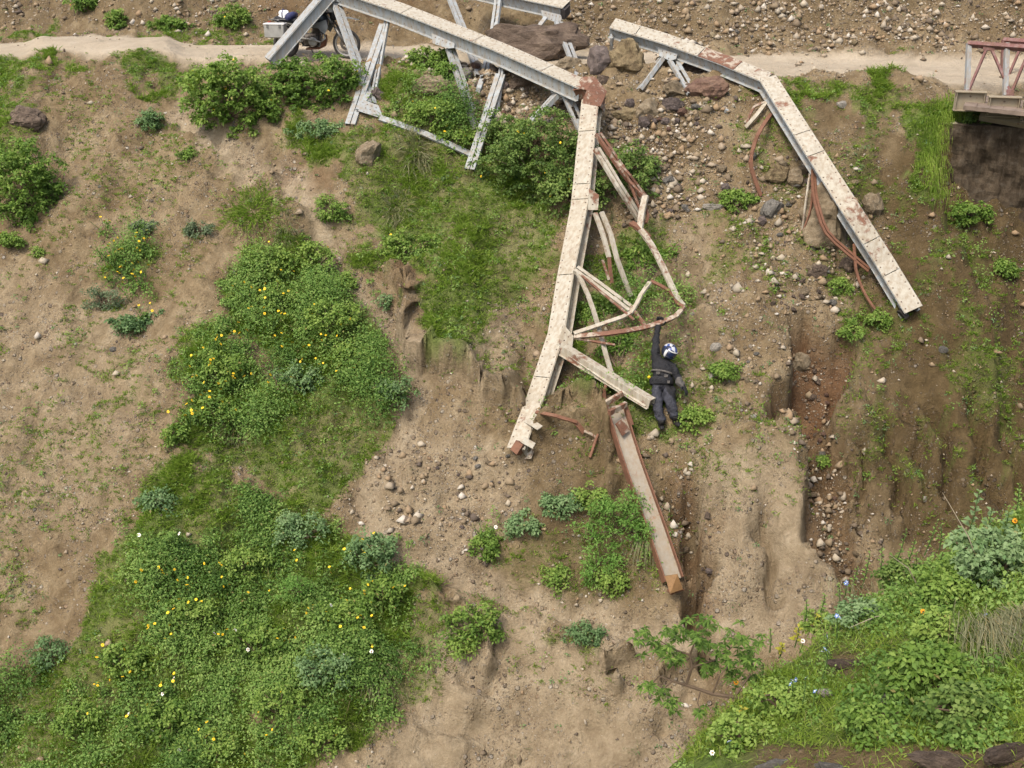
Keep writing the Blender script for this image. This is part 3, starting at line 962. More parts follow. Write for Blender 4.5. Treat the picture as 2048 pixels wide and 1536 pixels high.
lv = Leaves()
CLUMP = np.clip(HERB * (0.08 + 1.1 * sstep(-0.12, 0.30, fbm(GX * 1.5, GY * 1.5, 84, 3))), 0, 1)
x, y = sample_mask(CLUMP, 2300)
r_ = rng.uniform(0.13, 0.34, len(x)) * (0.8 + 0.4 * samp(HERB, x, y)); sz = sstep(-0.3, 0.4, fbm(x * 0.8, y * 0.8, 91, 2) * 1.4)
r_ *= 0.8 + 0.55 * sz
mounds(lv, x, y, height(x, y) + 0.02, r_, r_ * (0.7 + 1.3 * sz), 56, 0.030, 0.064, 0.46 + 0.5 * fbm(x * 0.9, y * 0.9, 92, 3), spread=0.22)
x, y = sample_mask(np.clip(GRASS * 0.5, 0, 1) * (1 - HERB), 700)
r_ = rng.uniform(0.06, 0.15, len(x))
mounds(lv, x, y, height(x, y), r_, r_ * 0.9, 20, 0.03, 0.06, 0.55 + 0.2 * fbm(x * 0.9, y * 0.9, 93, 3))
x, y = sample_mask(np.clip(HERB + 0.5 * GRASS, 0, 1) * sstep(0.0, 0.3, fbm(GX * 1.3, GY * 1.3, 86, 3)), 420)
r_ = rng.uniform(0.05, 0.12, len(x))
mounds(lv, x, y, height(x, y) + 0.12, r_, r_ * 2.6, 26, 0.03, 0.07, 0.72, 0.4)
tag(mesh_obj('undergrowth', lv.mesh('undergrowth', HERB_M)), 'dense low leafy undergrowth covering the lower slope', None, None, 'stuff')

lv = Leaves()
x, y = sample_mask(np.clip(0.10 + 0.2 * GRASS, 0, 1) * (1 - HERB) * (1 - onroad) * (1 - path_m) * (1 - HOL), 950)
r_ = rng.uniform(0.04, 0.13, len(x))
mounds(lv, x, y, height(x, y), r_, r_ * 0.8, 14, 0.025, 0.055, 0.42)
tag(mesh_obj('weeds', lv.mesh('weeds', BLUISH_M)), 'small scattered weeds on the bare gravel', None, None, 'stuff')


# ---- shrubs that stand alone
def twigs(base, tips, mat, parent, name='stems', rad=0.014):
    m = MB()
    for tp in tips:
        tp = Vector(tp); mid = base.lerp(tp, 0.55) + Vector((random.uniform(-.05, .05), random.uniform(-.05, .05), 0.06))
        m.tube([base, mid, tp], [rad, rad * 0.7, rad * 0.35], 5)
    return m.build(name, mat, parent)


def shrub(px, py, rx, ry, mat, label, name='shrub', hue=0.5, leaf=(0.05, 0.085), aspect=0.6, dens=1.0, fn=None, group=None, clump=0.24, flat=0.75, flowers=0, lift=0.0, cat='shrub', dry=0.02, back=0.0):
    """a rounded shrub covering about rx x ry photograph pixels round px, py"""
    fn = fn or height
    near = fn is not height
    g = (GB if near else G)(px, py + ry * 0.55)
    dist = (Vector(g) - CAM).dot(Vector(FWD)); s = dist * TAN / 1024.0
    ax, az = rx * s * 1.12, ry * s * 1.12
    ay = min(ax, max(0.35, az)) * flat
    root = thing(name, g, label, cat, group)
    c = np.array(P(px, py, dist - 0.25 * ay + back)); c[2] += lift
    nb = max(5, int(3.6 * (ax * ay + ax * az + ay * az) / (clump * clump) * 1.15))
    dr = rdir(nb, 0.15)
    q = rng.uniform(0.5, 0.98, nb)[:, None]
    cen = c + dr * q * np.array([ax, ay, az]) * 0.92
    lump = 0.12 * fbm(dr[:, 0] * 2 + px, dr[:, 2] * 2 + py, 17, 2)[:, None]
    cen += dr * lump * 2 * np.array([ax, ay, az])
    gz = fn(cen[:, 0], cen[:, 1]); cen[:, 2] = np.maximum(cen[:, 2], gz + 0.03)
    LV = Leaves()
    per = int(30 * dens)
    cr = rng.uniform(0.6, 1.2, nb) * clump * 0.62
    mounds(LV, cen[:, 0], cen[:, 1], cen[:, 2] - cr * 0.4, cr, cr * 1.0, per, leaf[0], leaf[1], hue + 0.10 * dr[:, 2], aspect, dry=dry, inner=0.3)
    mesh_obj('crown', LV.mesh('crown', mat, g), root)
    tips = [cen[i] for i in rng.choice(nb, min(nb, 9), replace=False)]
    twigs(Vector(g), tips, TWIG_M, root, 'trunk')
    if flowers:
        k = rng.choice(nb, min(nb, flowers), replace=False)
        for i in k:
            o = mesh_obj('flower', FLOWER_ME, root)
            v = cen[i] + dr[i] * cr[i] * 0.4 + np.array([0, -cr[i] * 0.9, cr[i] * 0.9])
            o.location = Vector(v) - g
            o.rotation_euler = (random.uniform(0.3, 1.3), random.uniform(-.5, .5), random.uniform(0, 6)); o.scale = [random.uniform(0.8, 1.25)] * 3
    return root


def flower_mesh(name, petal, centre, r=0.034, n=8):
    b = np.zeros((n, 3)); a = np.arange(n) * 2 * np.pi / n
    d = np.stack([np.cos(a), np.sin(a), 0.25 + 0 * a], 1)
    v = leaf_quads(b + d * 0.1 * r, d, np.tile([0, 0, 1.0], (n, 1)), np.full(n, r), np.full(n, r * 0.72), droop=0.25, fold=-0.05, wpos=0.65)
    vv = list(map(tuple, v)); q = [tuple(r_) for r_ in quads_for(len(v))]
    k = len(vv)
    vv += [(0.34 * r * math.cos(t * math.pi / 3), 0.34 * r * math.sin(t * math.pi / 3), 0.13 * r) for t in range(6)] + [(0, 0, 0.34 * r)]
    tr = [(k + i, k + (i + 1) % 6, k + 6) for i in range(6)]
    me = np_mesh(name, vv, quads=q, tris=tr)
    me.materials.append(petal); me.materials.append(centre)
    mi = np.zeros(len(me.polygons), np.int32); mi[len(q):] = 1
    me.polygons.foreach_set('material_index', mi)
    return me


YELLOW = simple_mat('yellow_petal', (0.80, 0.53, 0.02), 0.6, var=0.12)
YCENT = simple_mat('flower_centre', (0.32, 0.13, 0.02), 0.8)
ORANGE = simple_mat('orange_petal', (0.80, 0.30, 0.012), 0.6, var=0.1)
DKCENT = simple_mat('dark_flower_centre', (0.05, 0.02, 0.01), 0.8)
BLUEP = simple_mat('blue_petal', (0.16, 0.24, 0.48), 0.6, var=0.15)
WHITEP = simple_mat('white_petal', (0.78, 0.77, 0.70), 0.6, var=0.08)
FLOWER_ME = flower_mesh('yellow_flower', YELLOW, YCENT, 0.024)
ORANGE_ME = flower_mesh('orange_flower', ORANGE, DKCENT, 0.026, 9)
BLUE_ME = flower_mesh('blue_flower', BLUEP, WHITEP, 0.022, 5)
WHITE_ME = flower_mesh('white_flower', WHITEP, YCENT, 0.036, 6)

A, D_, B_, S_, F_ = SHRUB_M, DARKB_M, BLUISH_M, SAGE_M, FERN_M
SHRUBS = [
    (462, 192, 108, 78, A, 'large round bright green shrub left of the leaning end post', 0.62, (0.055, 0.10), 10),
    (640, 172, 92, 62, A, 'dark green shrub directly below the parked motorcycle', 0.42, (0.05, 0.095), 3),
    (578, 150, 40, 45, A, 'smaller shrub hugging the foot of the leaning end post', 0.30, (0.05, 0.09), 0),
    (48, 372, 84, 108, A, 'tall leafy shrub at the left edge of the slope', 0.50, (0.05, 0.09), 0),
    (1085, 320, 140, 92, D_, 'big dark bush at the foot of the bent steel chord', 0.55, (0.045, 0.08), 8),
    (1010, 275, 60, 50, D_, 'bushy growth left of the big dark bush below the truss', 0.6, (0.045, 0.08), 2),
    (1150, 385, 80, 50, D_, 'bushy growth at the lower rim of the big dark bush', 0.66, (0.045, 0.08), 4),
    (1268, 352, 55, 64, D_, 'dark bush just right of the bent steel chord', 0.60, (0.045, 0.08), 3),
    (665, 420, 50, 30, A, 'low spreading shrub right of the footpath', 0.55, (0.04, 0.07), 2),
    (815, 495, 62, 32, A, 'flat bright shrub in the grass left of the bent chord', 0.68, (0.04, 0.075), 3),
    (300, 243, 31, 20, B_, 'lone small bush on the bare upper left slope', 0.45, (0.04, 0.065), 0),
    (528, 530, 56, 40, A, 'bright shrub at the head of the flowery thicket', 0.70, (0.045, 0.08), 3),
    (630, 520, 45, 34, A, 'pale green shrub between the thicket and the footpath', 0.75, (0.045, 0.08), 2),
    (205, 598, 46, 28, S_, 'grey green bush on the bare left slope', 0.5, (0.03, 0.06), 0),
    (268, 650, 56, 20, B_, 'flat dark blue green bush below the grey green one', 0.30, (0.04, 0.075), 5),
    (790, 785, 44, 32, B_, 'round bush beside the footpath bend at the cut bank', 0.62, (0.045, 0.07), 0),
    (100, 1308, 46, 36, B_, 'rounded blue green bush at lower left beside bare stones', 0.40, (0.035, 0.06), 0),
    (312, 1003, 46, 26, B_, 'small blue green bush at the upper rim of the lower thicket', 0.45, (0.04, 0.07), 2),
    (1235, 1035, 78, 62, F_, 'feathery bright green shrub against the rusty floor beam', 0.62, (0.035, 0.075), 0),
    (1205, 1130, 46, 52, F_, 'bright leafy shrub hanging down left of the drooping grass', 0.72, (0.04, 0.075), 0),
    (1120, 1010, 44, 22, B_, 'low creeping bush above the feathery shrub', 0.55, (0.04, 0.07), 0),
    (1045, 1055, 40, 22, B_, 'low creeping bush on the earth shelf below the chord end', 0.6, (0.04, 0.07), 0),
    (970, 1092, 34, 24, A, 'small bush with one white bloom on the lower path', 0.55, (0.04, 0.065), 0),
    (1112, 1162, 30, 32, A, 'small rounded bush at the lower edge of the footpath', 0.62, (0.04, 0.065), 0),
    (942, 1245, 64, 46, A, 'leafy bush overhanging the pale lower cliff', 0.55, (0.045, 0.075), 0),
    (925, 1292, 32, 26, A, 'trailing bush below the cliff edge bush', 0.68, (0.045, 0.07), 0),
    (1170, 1266, 44, 22, B_, 'dome shaped bush right below the footpath', 0.38, (0.03, 0.055), 0),
    (1290, 545, 62, 54, A, 'bush behind the bent lattice bars', 0.58, (0.05, 0.085), 0),
    (1215, 640, 66, 52, A, 'bush growing through the bent tie bars', 0.66, (0.05, 0.085), 0),
    (1235, 715, 52, 46, A, 'dark bush left of the hanging person', 0.40, (0.05, 0.085), 0),
    (1385, 838, 40, 24, A, 'small bush at the feet of the hanging person', 0.72, (0.04, 0.07), 0),
    (1945, 425, 46, 24, A, 'small bright bush below the dark abutment', 0.55, (0.05, 0.08), 0),
    (1950, 245, 30, 20, D_, 'dark bush hanging under the steel bridge beams', 0.5, (0.045, 0.075), 0),
    (340, 50, 42, 15, A, 'low mound shaped bush behind the dirt road', 0.45, (0.045, 0.08), 0),
    (232, 44, 24, 24, A, 'upright bush behind the dirt road', 0.55, (0.045, 0.08), 0),
    (172, 6, 34, 16, A, 'bush at the top edge on the scree', 0.42, (0.045, 0.08), 2),
    (468, 36, 42, 24, A, 'flowering bush behind the dirt road left of the motorcycle', 0.62, (0.045, 0.08), 5),
    (858, 118, 56, 22, A, 'low bush at the road brow behind the upper chord', 0.62, (0.05, 0.08), 0),
    (892, 146, 24, 20, A, 'small bush among the rubble rocks', 0.45, (0.05, 0.08), 0),
    (1680, 572, 24, 15, A, 'tiny bright bush between scattered rocks', 0.62, (0.04, 0.065), 0),
    (1475, 402, 38, 22, A, 'low bush beside the rusty hanging strap', 0.62, (0.04, 0.07), 0),
    (640, 262, 54, 20, B_, 'low bluish bush below the dark green shrub', 0.62, (0.04, 0.07), 0),
    (860, 232, 62, 34, A, 'light green bush between the two truss diagonals', 0.78, (0.045, 0.08), 3),
    (910, 280, 44, 26, A, 'yellow dotted bush left of the second diagonal', 0.66, (0.045, 0.08), 6),
    (375, 310, 22, 11, A, 'wispy low bush on the bare slope', 0.5, (0.035, 0.06), 0),
    (75, 506, 14, 10, A, 'tiny round bush at far left below the tall shrub', 0.66, (0.035, 0.06), 0),
    (20, 480, 30, 18, A, 'small flowering bush at the left edge', 0.55, (0.04, 0.07), 2),
    (770, 606, 16, 18, B_, 'tiny bush in the worn footpath', 0.55, (0.035, 0.06), 0),
    (1450, 745, 34, 22, A, 'sparse bush right of the hanging person', 0.55, (0.04, 0.065), 0),
    (350, 870, 28, 20, A, 'small bush at the lower left tip of the flowery thicket', 0.52, (0.04, 0.07), 3),
    (1640, 925, 20, 14, A, 'small bush beside the deep gully', 0.5, (0.035, 0.06), 0),
    (290, 455, 30, 16, S_, 'pale wispy bush above the flower patch', 0.55, (0.035, 0.06), 0),
    (395, 460, 30, 18, S_, 'pale wispy bush on the bare slope above the thicket', 0.5, (0.035, 0.06), 0),
    (745, 1110, 50, 60, B_, 'upright bushy growth at the right rim of the lower thicket', 0.5, (0.045, 0.075), 6),
    (770, 1185, 56, 44, A, 'bush with yellow blooms beside the pale lower path', 0.50, (0.045, 0.075), 5),
    (600, 1060, 60, 40, B_, 'bluish bush in the upper part of the lower thicket', 0.58, (0.04, 0.07), 0),
    (660, 640, 60, 46, A, 'bright bush in the middle of the flowery thicket', 0.72, (0.045, 0.075), 5),
    (440, 745, 62, 44, A, 'rounded bush full of yellow blooms on the thicket left rim', 0.62, (0.045, 0.075), 8),
    (520, 1290, 62, 46, A, 'leafy bush in the heart of the lower thicket', 0.52, (0.045, 0.08), 3),
    (650, 1340, 60, 46, B_, 'dark leafy bush at the lower thicket right side', 0.5, (0.045, 0.08), 0),
    (250, 1320, 56, 42, A, 'pale leafy bush at the lower thicket left side', 0.62, (0.045, 0.08), 3),
    (330, 1440, 66, 46, A, 'leafy bush with white blooms near the bottom left', 0.5, (0.045, 0.08), 2),
    (1180, 1000, 40, 30, A, 'leafy bush above the feathery shrub beside the rusty beam', 0.66, (0.04, 0.07), 0),
    (1290, 1075, 34, 40, F_, 'feathery growth pressed against the rusty beam', 0.7, (0.035, 0.07), 0),
    (1225, 1165, 36, 34, A, 'lowest bright bush of the group beside the rusty beam', 0.78, (0.04, 0.07), 0),
    (560, 600, 52, 34, A, 'pale bush with yellow blooms on the thicket crest', 0.7, (0.04, 0.07), 6),
    (700, 720, 56, 40, A, 'light green bush on the path side of the thicket', 0.78, (0.04, 0.07), 4),
    (600, 760, 52, 36, B_, 'dull green bush low in the flowery thicket', 0.62, (0.04, 0.07), 2),
    (430, 820, 46, 32, A, 'yellow dotted bush near the thicket foot', 0.66, (0.04, 0.07), 5),
    (690, 570, 30, 24, A, 'small pale bush by the upper footpath', 0.75, (0.04, 0.065), 1),
    (480, 1130, 60, 42, A, 'pale bush near the left rim of the lower thicket', 0.72, (0.04, 0.07), 2),
    (390, 1230, 54, 38, A, 'yellow flowered bush left in the lower thicket', 0.66, (0.04, 0.07), 6),
    (690, 1235, 60, 42, A, 'spreading bush right in the lower thicket', 0.6, (0.04, 0.075), 4),
    (560, 1410, 60, 42, A, 'light bush above the bare gap in the lower thicket', 0.7, (0.04, 0.07), 2),
    (430, 1500, 70, 44, A, 'pale bush at the bottom edge of the lower thicket', 0.76, (0.04, 0.07), 2),
    (640, 1480, 60, 40, A, 'bush between the bare gap and the cliff', 0.64, (0.04, 0.07), 1),
    (160, 1440, 60, 40, A, 'low bush in the bottom left grass', 0.62, (0.04, 0.07), 1),
    (590, 1180, 54, 38, F_, 'feathery light green bush inside the lower thicket', 0.6, (0.03, 0.06), 0),
    (1700, 665, 30, 16, A, 'flat bush just right of the slumped hollow', 0.6, (0.035, 0.06), 0),
    (1760, 640, 30, 18, A, 'flat bush below the fallen chord tip', 0.66, (0.035, 0.06), 0),
    (2010, 540, 26, 22, A, 'bush on the dark slope at the right edge', 0.6, (0.04, 0.07), 0),
]
for (px, py, rx, ry, mat, lab, hue, lf, fl) in SHRUBS:
    small = min(rx, ry) < 26
    shrub(px, py, rx, ry, mat, lab, 'shrub', hue, lf, 0.62 if mat is not F_ else 0.35, 1.0, flowers=fl, clump=0.15 if small else 0.21, back=0.5 if 'tie bars' in lab or 'lattice bars' in lab or 'left of the hanging' in lab else 0.0, flat=0.4 if 'tie bars' in lab or 'lattice bars' in lab or 'left of the hanging' in lab else 0.75)

# grassy mound beside the path: a tussock of its own
def tussock(px, py, rx, ry, mat, label, hue, n=900, L=(0.25, 0.5), near=False, hang=0.5, wid=0.014, name='grass_tuft'):
    g = (GB if near else G)(px, py); dist = (Vector(g) - CAM).dot(Vector(FWD)); s = dist * TAN / 1024
    root = thing(name, g, label, 'grass tuft')
    LV = Leaves()
    fn = bank_height if near else height
    x = g.x + rng.normal(size=n) * rx * s * 0.42; y = g.y + rng.normal(size=n) * max(0.05, ry * s * 0.6)
    b = np.stack([x, y, fn(x, y)], 1)
    out = unit(b - np.array(g) + np.array([0, -0.05, 0.0])); d = unit(out * 0.6 + rdir(n) * 0.45 + np.array([0, -0.25, 0.9 - hang]))
    t = np.zeros((n, 3)); t[:, 0] = np.clip(hue + rng.normal(size=n) * 0.2, 0, 1); t[:, 1] = (rng.random(n) < 0.15) * rng.random(n)
    LV.add(b, d, rdir(n), rng.uniform(*L, n), np.full(n, wid), np.repeat(t, 4, 0), droop=hang, fold=0.1, wpos=0.4)
    tag(mesh_obj('blades', LV.mesh('blades', mat, g), root), kind='stuff')
    return root


tussock(507, 425, 64, 34, GRASS_M, 'rounded grassy mound beside the footpath', 0.55, 1700, (0.12, 0.30), hang=0.35, wid=0.018)
tussock(1222, 430, 1, 1, STRAW_M, 'wisp of straw beside the bent chord', 0.5, 60, (0.1, 0.25))
tussock(832, 300, 26, 18, STRAW_M, 'greyish dead grass tuft above the mossy ledge', 0.6, 420, (0.2, 0.5), hang=0.4)
tussock(795, 415, 30, 22, STRAW_M, 'pale dry grass tuft in the middle of the green slope', 0.6, 300, (0.15, 0.4), hang=0.4)
tussock(570, 455, 26, 20, STRAW_M, 'dry grass tuft under the grassy mound', 0.4, 260, (0.15, 0.35), hang=0.5)
tussock(470, 860, 40, 20, STRAW_M, 'faded grass tuft between the two thickets', 0.55, 420, (0.15, 0.4), hang=0.4)
tussock(755, 1345, 40, 26, STRAW_M, 'dry hanging grass at the cliff edge below the thicket', 0.5, 420, (0.2, 0.5), hang=0.7)


def drooper(px, py, hpx, label, near=False, n=160, mat=None, wid=0.018, hue=0.55, spread=0.5):
    """a fountain of long arching blades"""
    g = (GB if near else G)(px, py); dist = (Vector(g) - CAM).dot(Vector(FWD)); s = dist * TAN / 1024
    root = thing('drooping_grass', g, label, 'grass tuft')
    m = []; f = []; tt = []
    H = hpx * s
    for i in range(n):
        a = random.uniform(-math.pi, 0.0) if random.random() < 0.85 else random.uniform(0, math.pi)
        rr = random.uniform(0.15, 1.0) * spread * H
        dxy = Vector((math.cos(a), math.sin(a) * 0.6, 0))
        L = H * random.uniform(0.7, 1.15)
        w = wid * random.uniform(0.6, 1.1) * 0.5
        side = Vector((math.cos(a + 1.57), math.sin(a + 1.57), 0)).lerp(Vector((1, 0, 0)), 0.6).normalized() * w
        k = len(m); N = 5
        for j in range(N + 1):
            t = j / N
            if near: dxy = Vector((math.cos(a) * 0.45, -0.55 - 0.5 * abs(math.sin(a)), 0))
            if j == 0: g0 = g + (Vector((random.gauss(0, 0.16), random.gauss(0, 0.07), 0)) if near else Vector((random.gauss(0, 0.05), 0, 0)))
            p = g0 + dxy * rr * (1 - (1 - t) ** 1.8) + Vector((0, -0.10 * t, 0.30 * H * math.sin(min(1, t * 1.6) * math.pi * 0.62) - L * max(0, t - 0.22) ** 1.25))
            if near: p.z = max(p.z, float(bank_height(np.array([p.x]), np.array([p.y]))[0]) + 0.05 + 0.12 * random.random() * (1 - t))
            q = 1 - 0.8 * t
            m += [p + side * q - g, p - side * q - g]
        for j in range(N):
            f.append((k + 2 * j, k + 2 * j + 1, k + 2 * j + 3, k + 2 * j + 2))
        c = (min(1, max(0, hue + random.gauss(0, 0.22))), random.random() * 0.8 if random.random() < 0.2 else 0, 0)
        tt += [c] * (2 * (N + 1))
    me = np_mesh('blades', [tuple(v) for v in m], quads=f, mat=mat or STRAW_M, tint=np.array(tt))
    tag(mesh_obj('blades', me, root), kind='stuff')
    return root


drooper(1298, 1092, 92, 'fountain of long drooping grass beside the foot of the rusty beam', n=150, hue=0.62, wid=0.022)

# flowering herbs dotted through the thickets
def herb_protos():
    out = []
    for k in range(5):
        LV = Leaves(); n = 9
        r = rng.uniform(0.03, 0.12, n); a = rng.uniform(0, 6.28, n)
        mounds(LV, r * np.cos(a), r * np.sin(a), rng.uniform(0.05, 0.28, n), np.full(n, 0.06), np.full(n, 0.07), 7, 0.045, 0.08, 0.5, 0.45)
        me = LV.mesh('foliage', HERB_M)
        st = MB()
        tips = []
        for j in range(4 + k % 2):
            tp = Vector((random.uniform(-.22, .22), random.uniform(-.26, .06), random.uniform(0.34, 0.5)))
            st.tube([Vector((0, 0, 0)), tp * 0.5 + Vector((0, 0, 0.04)), tp], [0.006, 0.005, 0.004], 4); tips.append(tp)
        sme = bpy.data.meshes.new('stems'); sme.from_pydata(st.v, [], st.f); sme.materials.append(STEM_M)
        out.append((me, sme, tips))
    return out


STEM_M = simple_mat('green_stem', (0.06, 0.11, 0.025), 0.8)
HP = herb_protos()
YPATCH = [
    ('yellow flowered herb in the patch on the bare left slope', 'yellow herbs on the bare left slope', [(215, 465), (250, 500), (205, 510), (270, 520), (285, 505), (240, 540), (225, 565), (255, 565), (280, 560), (290, 575), (270, 580), (262, 594), (300, 510), (290, 635), (232, 525), (262, 545)]),
    ('yellow flowered herb in the thicket beside the footpath', 'yellow herbs in the upper thicket', [(570, 560), (500, 600), (540, 596), (575, 605), (515, 640), (545, 610), (480, 700), (500, 690), (420, 700), (460, 710), (400, 730), (430, 740), (470, 765), (560, 690), (580, 720), (620, 710), (655, 700), (600, 660), (670, 690), (590, 740), (640, 740), (400, 790), (430, 810), (380, 850), (400, 845), (500, 770), (450, 780), (560, 790), (480, 840), (540, 660), (690, 760)]),
    ('yellow flowered herb in the lower thicket', 'yellow herbs in the lower thicket', [(300, 1175), (375, 1175), (400, 1200), (335, 1240), (390, 1215), (420, 1150), (455, 1180), (320, 1275), (350, 1290), (230, 1330), (270, 1370), (210, 1385), (515, 1215), (600, 1130), (640, 1165), (700, 1130), (745, 1115), (710, 1200), (640, 1240), (730, 1255), (570, 1300), (455, 1275), (590, 1305), (340, 1390), (280, 1455), (440, 1495), (550, 1480), (700, 1290), (760, 1310)]),
]
for lab, grp, pts in YPATCH:
    for (px, py) in pts:
        g = G(px, py + 12)
        me, sme, tips = HP[random.randrange(len(HP))]
        nb_ = random.choice((2, 3, 3, 4, 5))
        root = thing('flowering_herb', g, lab.replace('herb in', 'herb with %s blooms, %s, in' % (COUNT[min(nb_, len(tips))], zone(px, py, pts))), 'flowering plant', grp)
        root.rotation_euler.z = random.uniform(-0.7, 0.7); sc = random.uniform(0.85, 1.25); root.scale = (sc, sc, sc)
        mesh_obj('foliage', me, root); mesh_obj('stems', sme, root)
        for tp in tips[:nb_]:
            o = mesh_obj('flower', FLOWER_ME, root, tp)
            o.rotation_euler = (random.uniform(0.2, 1.2), random.uniform(-.4, .4), random.uniform(0, 6))
WH = [(345, 1085), (300, 1085), (645, 1230), (705, 1325), (725, 1325), (490, 1275), (450, 1280), (480, 1315), (310, 1410), (300, 1425), (280, 1445), (290, 1475), (345, 1518), (335, 1375), (970, 1075)]
for (px, py) in WH:
    g = G(px, py + 14)
    me, sme, tips = HP[random.randrange(len(HP))]
    root = thing('white_flowering_herb', g, 'white flowered herb, %s in the lower thicket' % zone(px, py, WH) if py > 1078 else 'white flowered herb on the lower footpath', 'flowering plant', 'white herbs in the lower thicket' if px < 900 else None)
    mesh_obj('foliage', me, root); mesh_obj('stems', sme, root)
    o = mesh_obj('flower', WHITE_ME, root, tips[0]); o.rotation_euler = (0.9, 0, random.uniform(0, 6))
# ------------------------------------------------------------------ rocks
ROCKS = [
    rock_mat('tan_rock', [(0.28, (0.075, 0.054, 0.032)), (0.5, (0.18, 0.138, 0.085)), (0.75, (0.29, 0.24, 0.165))]),
    rock_mat('brown_rock', [(0.28, (0.030, 0.020, 0.016)), (0.5, (0.088, 0.062, 0.047)), (0.75, (0.18, 0.135, 0.10))]),
    rock_mat('grey_rock', [(0.28, (0.055, 0.052, 0.048)), (0.5, (0.125, 0.12, 0.108)), (0.75, (0.24, 0.225, 0.20))]),
    rock_mat('rust_rock', [(0.28, (0.050, 0.024, 0.017)), (0.5, (0.115, 0.060, 0.044)), (0.75, (0.20, 0.125, 0.085))]),
    rock_mat('ochre_rock', [(0.28, (0.070, 0.046, 0.022)), (0.5, (0.215, 0.165, 0.088)), (0.75, (0.34, 0.285, 0.19))]),
    rock_mat('pale_rock', [(0.28, (0.21, 0.19, 0.16)), (0.5, (0.34, 0.315, 0.27)), (0.75, (0.44, 0.42, 0.37))]),
    rock_mat('purple_rock', [(0.28, (0.042, 0.032, 0.032)), (0.5, (0.095, 0.074, 0.07)), (0.75, (0.18, 0.145, 0.13))]),
]


def rock_mesh(name, seed, sub=2, facets=5, amp=0.22, mat=None):
    rs = np.random.default_rng(seed)
    bm = bmesh.new(); bmesh.ops.create_icosphere(bm, subdivisions=sub, radius=1.0)
    planes = [(unit(rs.normal(size=3)), rs.uniform(0.55, 0.85)) for _ in range(facets)]
    for v in bm.verts:
        p = np.array(v.co)
        for nrm, dd in planes:
            k = p @ nrm - dd
            if k > 0: p = p - nrm * k * 0.92
        s = 1 + amp * (noise3(p * 1.4 + seed * 3.1)) + amp * 0.5 * noise3(p * 3.3 + seed) + (amp * 0.30 * noise3(p * 8.1 + seed) - amp * 0.5 * max(0, 0.12 - abs(noise3(p * 2.2 - seed))) if sub > 2 else 0)
        v.co = Vector(p * s)
    me = bpy.data.meshes.new(name); bm.to_mesh(me); bm.free()
    if mat: me.materials.append(mat)
    return me


from mathutils import noise as mnoise
def noise3(p): return mnoise.noise(Vector(p))


ROCK_ME = {}
for ci, mt in enumerate(ROCKS):
    ROCK_ME[ci] = [rock_mesh('rock', 10 * ci + k, 1, 4, 0.20, mt) for k in range(3)]

def boulder(px, py, rx, ry, ci, label, seed, ratio=0.8, sink=0.25, near=False, name='boulder', sub=4, amp=0.34, facets=9, roll=0.0, cat='boulder'):
    g = (GB if near else G)(px, py + ry * 0.8); dist = (Vector(g) - CAM).dot(Vector(FWD)); s = dist * TAN / 1024
    me = rock_mesh(name, seed, sub, facets, amp, ROCKS[ci])
    for p in me.polygons: p.use_smooth = False
    c = P(px, py, dist + (0.0 if near else 0.2 * rx * s) + (0.7 if 'brown boulder behind the legs' in label or False else 0.22 if 'tall tan boulder under' in label else 0.45 if 'behind the left leg' in label else 0.2 if 'reddish brown' in label else 0.0))
    o = mesh_obj(name, me, None, c)
    o.scale = (rx * s * 1.12, min(rx, ry) * s * ratio * 1.2, ry * s * 1.18)
    o.rotation_euler = (0, roll, random.uniform(-.3, .3))
    return tag(o, label, cat)


BL = [
    (1068, 88, 96, 42, 1, 'big dark craggy boulder behind the upper chord beside the road', 101),
    (1256, 128, 40, 40, 4, 'tall tan boulder under the start of the fallen chord', 102),
    (1198, 122, 26, 28, 6, 'purplish boulder left of the tall tan boulder', 103),
    (1422, 180, 40, 33, 3, 'reddish brown boulder between the legs of the fallen chord', 104),
    (1392, 140, 44, 24, 1, 'brown boulder behind the legs of the fallen chord', 105),
    (1352, 180, 22, 17, 0, 'tan boulder in front of the brown one', 106),
    (1330, 130, 24, 20, 4, 'ochre boulder behind the left leg of the fallen chord', 125),
    (735, 308, 28, 27, 0, 'squarish grey tan boulder set in the green slope', 107),
    (757, 190, 16, 13, 6, 'round purple boulder lodged on the truss gusset', 108),
    (868, 178, 46, 24, 0, 'long tilted tan slab above the green bush', 109),
    (1050, 158, 40, 26, 1, 'dark boulder in the rubble below the upper chord', 110),
    (1655, 436, 52, 58, 0, 'large tan boulder under the falling part of the fallen chord', 111),
    (56, 240, 32, 22, 1, 'grey rock outcrop on the left slope', 112),
    (1252, 228, 26, 17, 4, 'flat orange tan rock left in the rubble below the road', 113),
    (1292, 222, 26, 22, 0, 'rounded tan rock in the rubble below the road', 114),
    (1345, 212, 22, 14, 6, 'dark rock with a pale chip in the rubble below the road', 115),
    (1545, 418, 22, 26, 2, 'grey weathered rock beside the rusty strap', 116),
    (1590, 362, 26, 22, 0, 'round mossy rock left of the falling chord', 117),
    (1555, 350, 22, 18, 4, 'ochre rock above the grey weathered rock', 118),
    (1425, 415, 22, 9, 5, 'flat pale stone near the gravel chute', 119),
    (1602, 728, 20, 20, 0, 'tan rock at the mouth of the slumped hollow', 120),
    (1205, 160, 16, 12, 1, 'small dark rock at the foot of the purplish boulder', 121),
    (1740, 415, 20, 26, 0, 'tan rock showing right of the falling chord', 122),
    (1135, 128, 26, 15, 0, 'tan rock by the right foot of the far truss', 123),
    (1635, 545, 20, 14, 1, 'brown rock under the rusty loop of the fallen chord', 124),
    (1700, 530, 24, 20, 1, 'dark brown rock tucked under the lower fallen chord', 126),
]
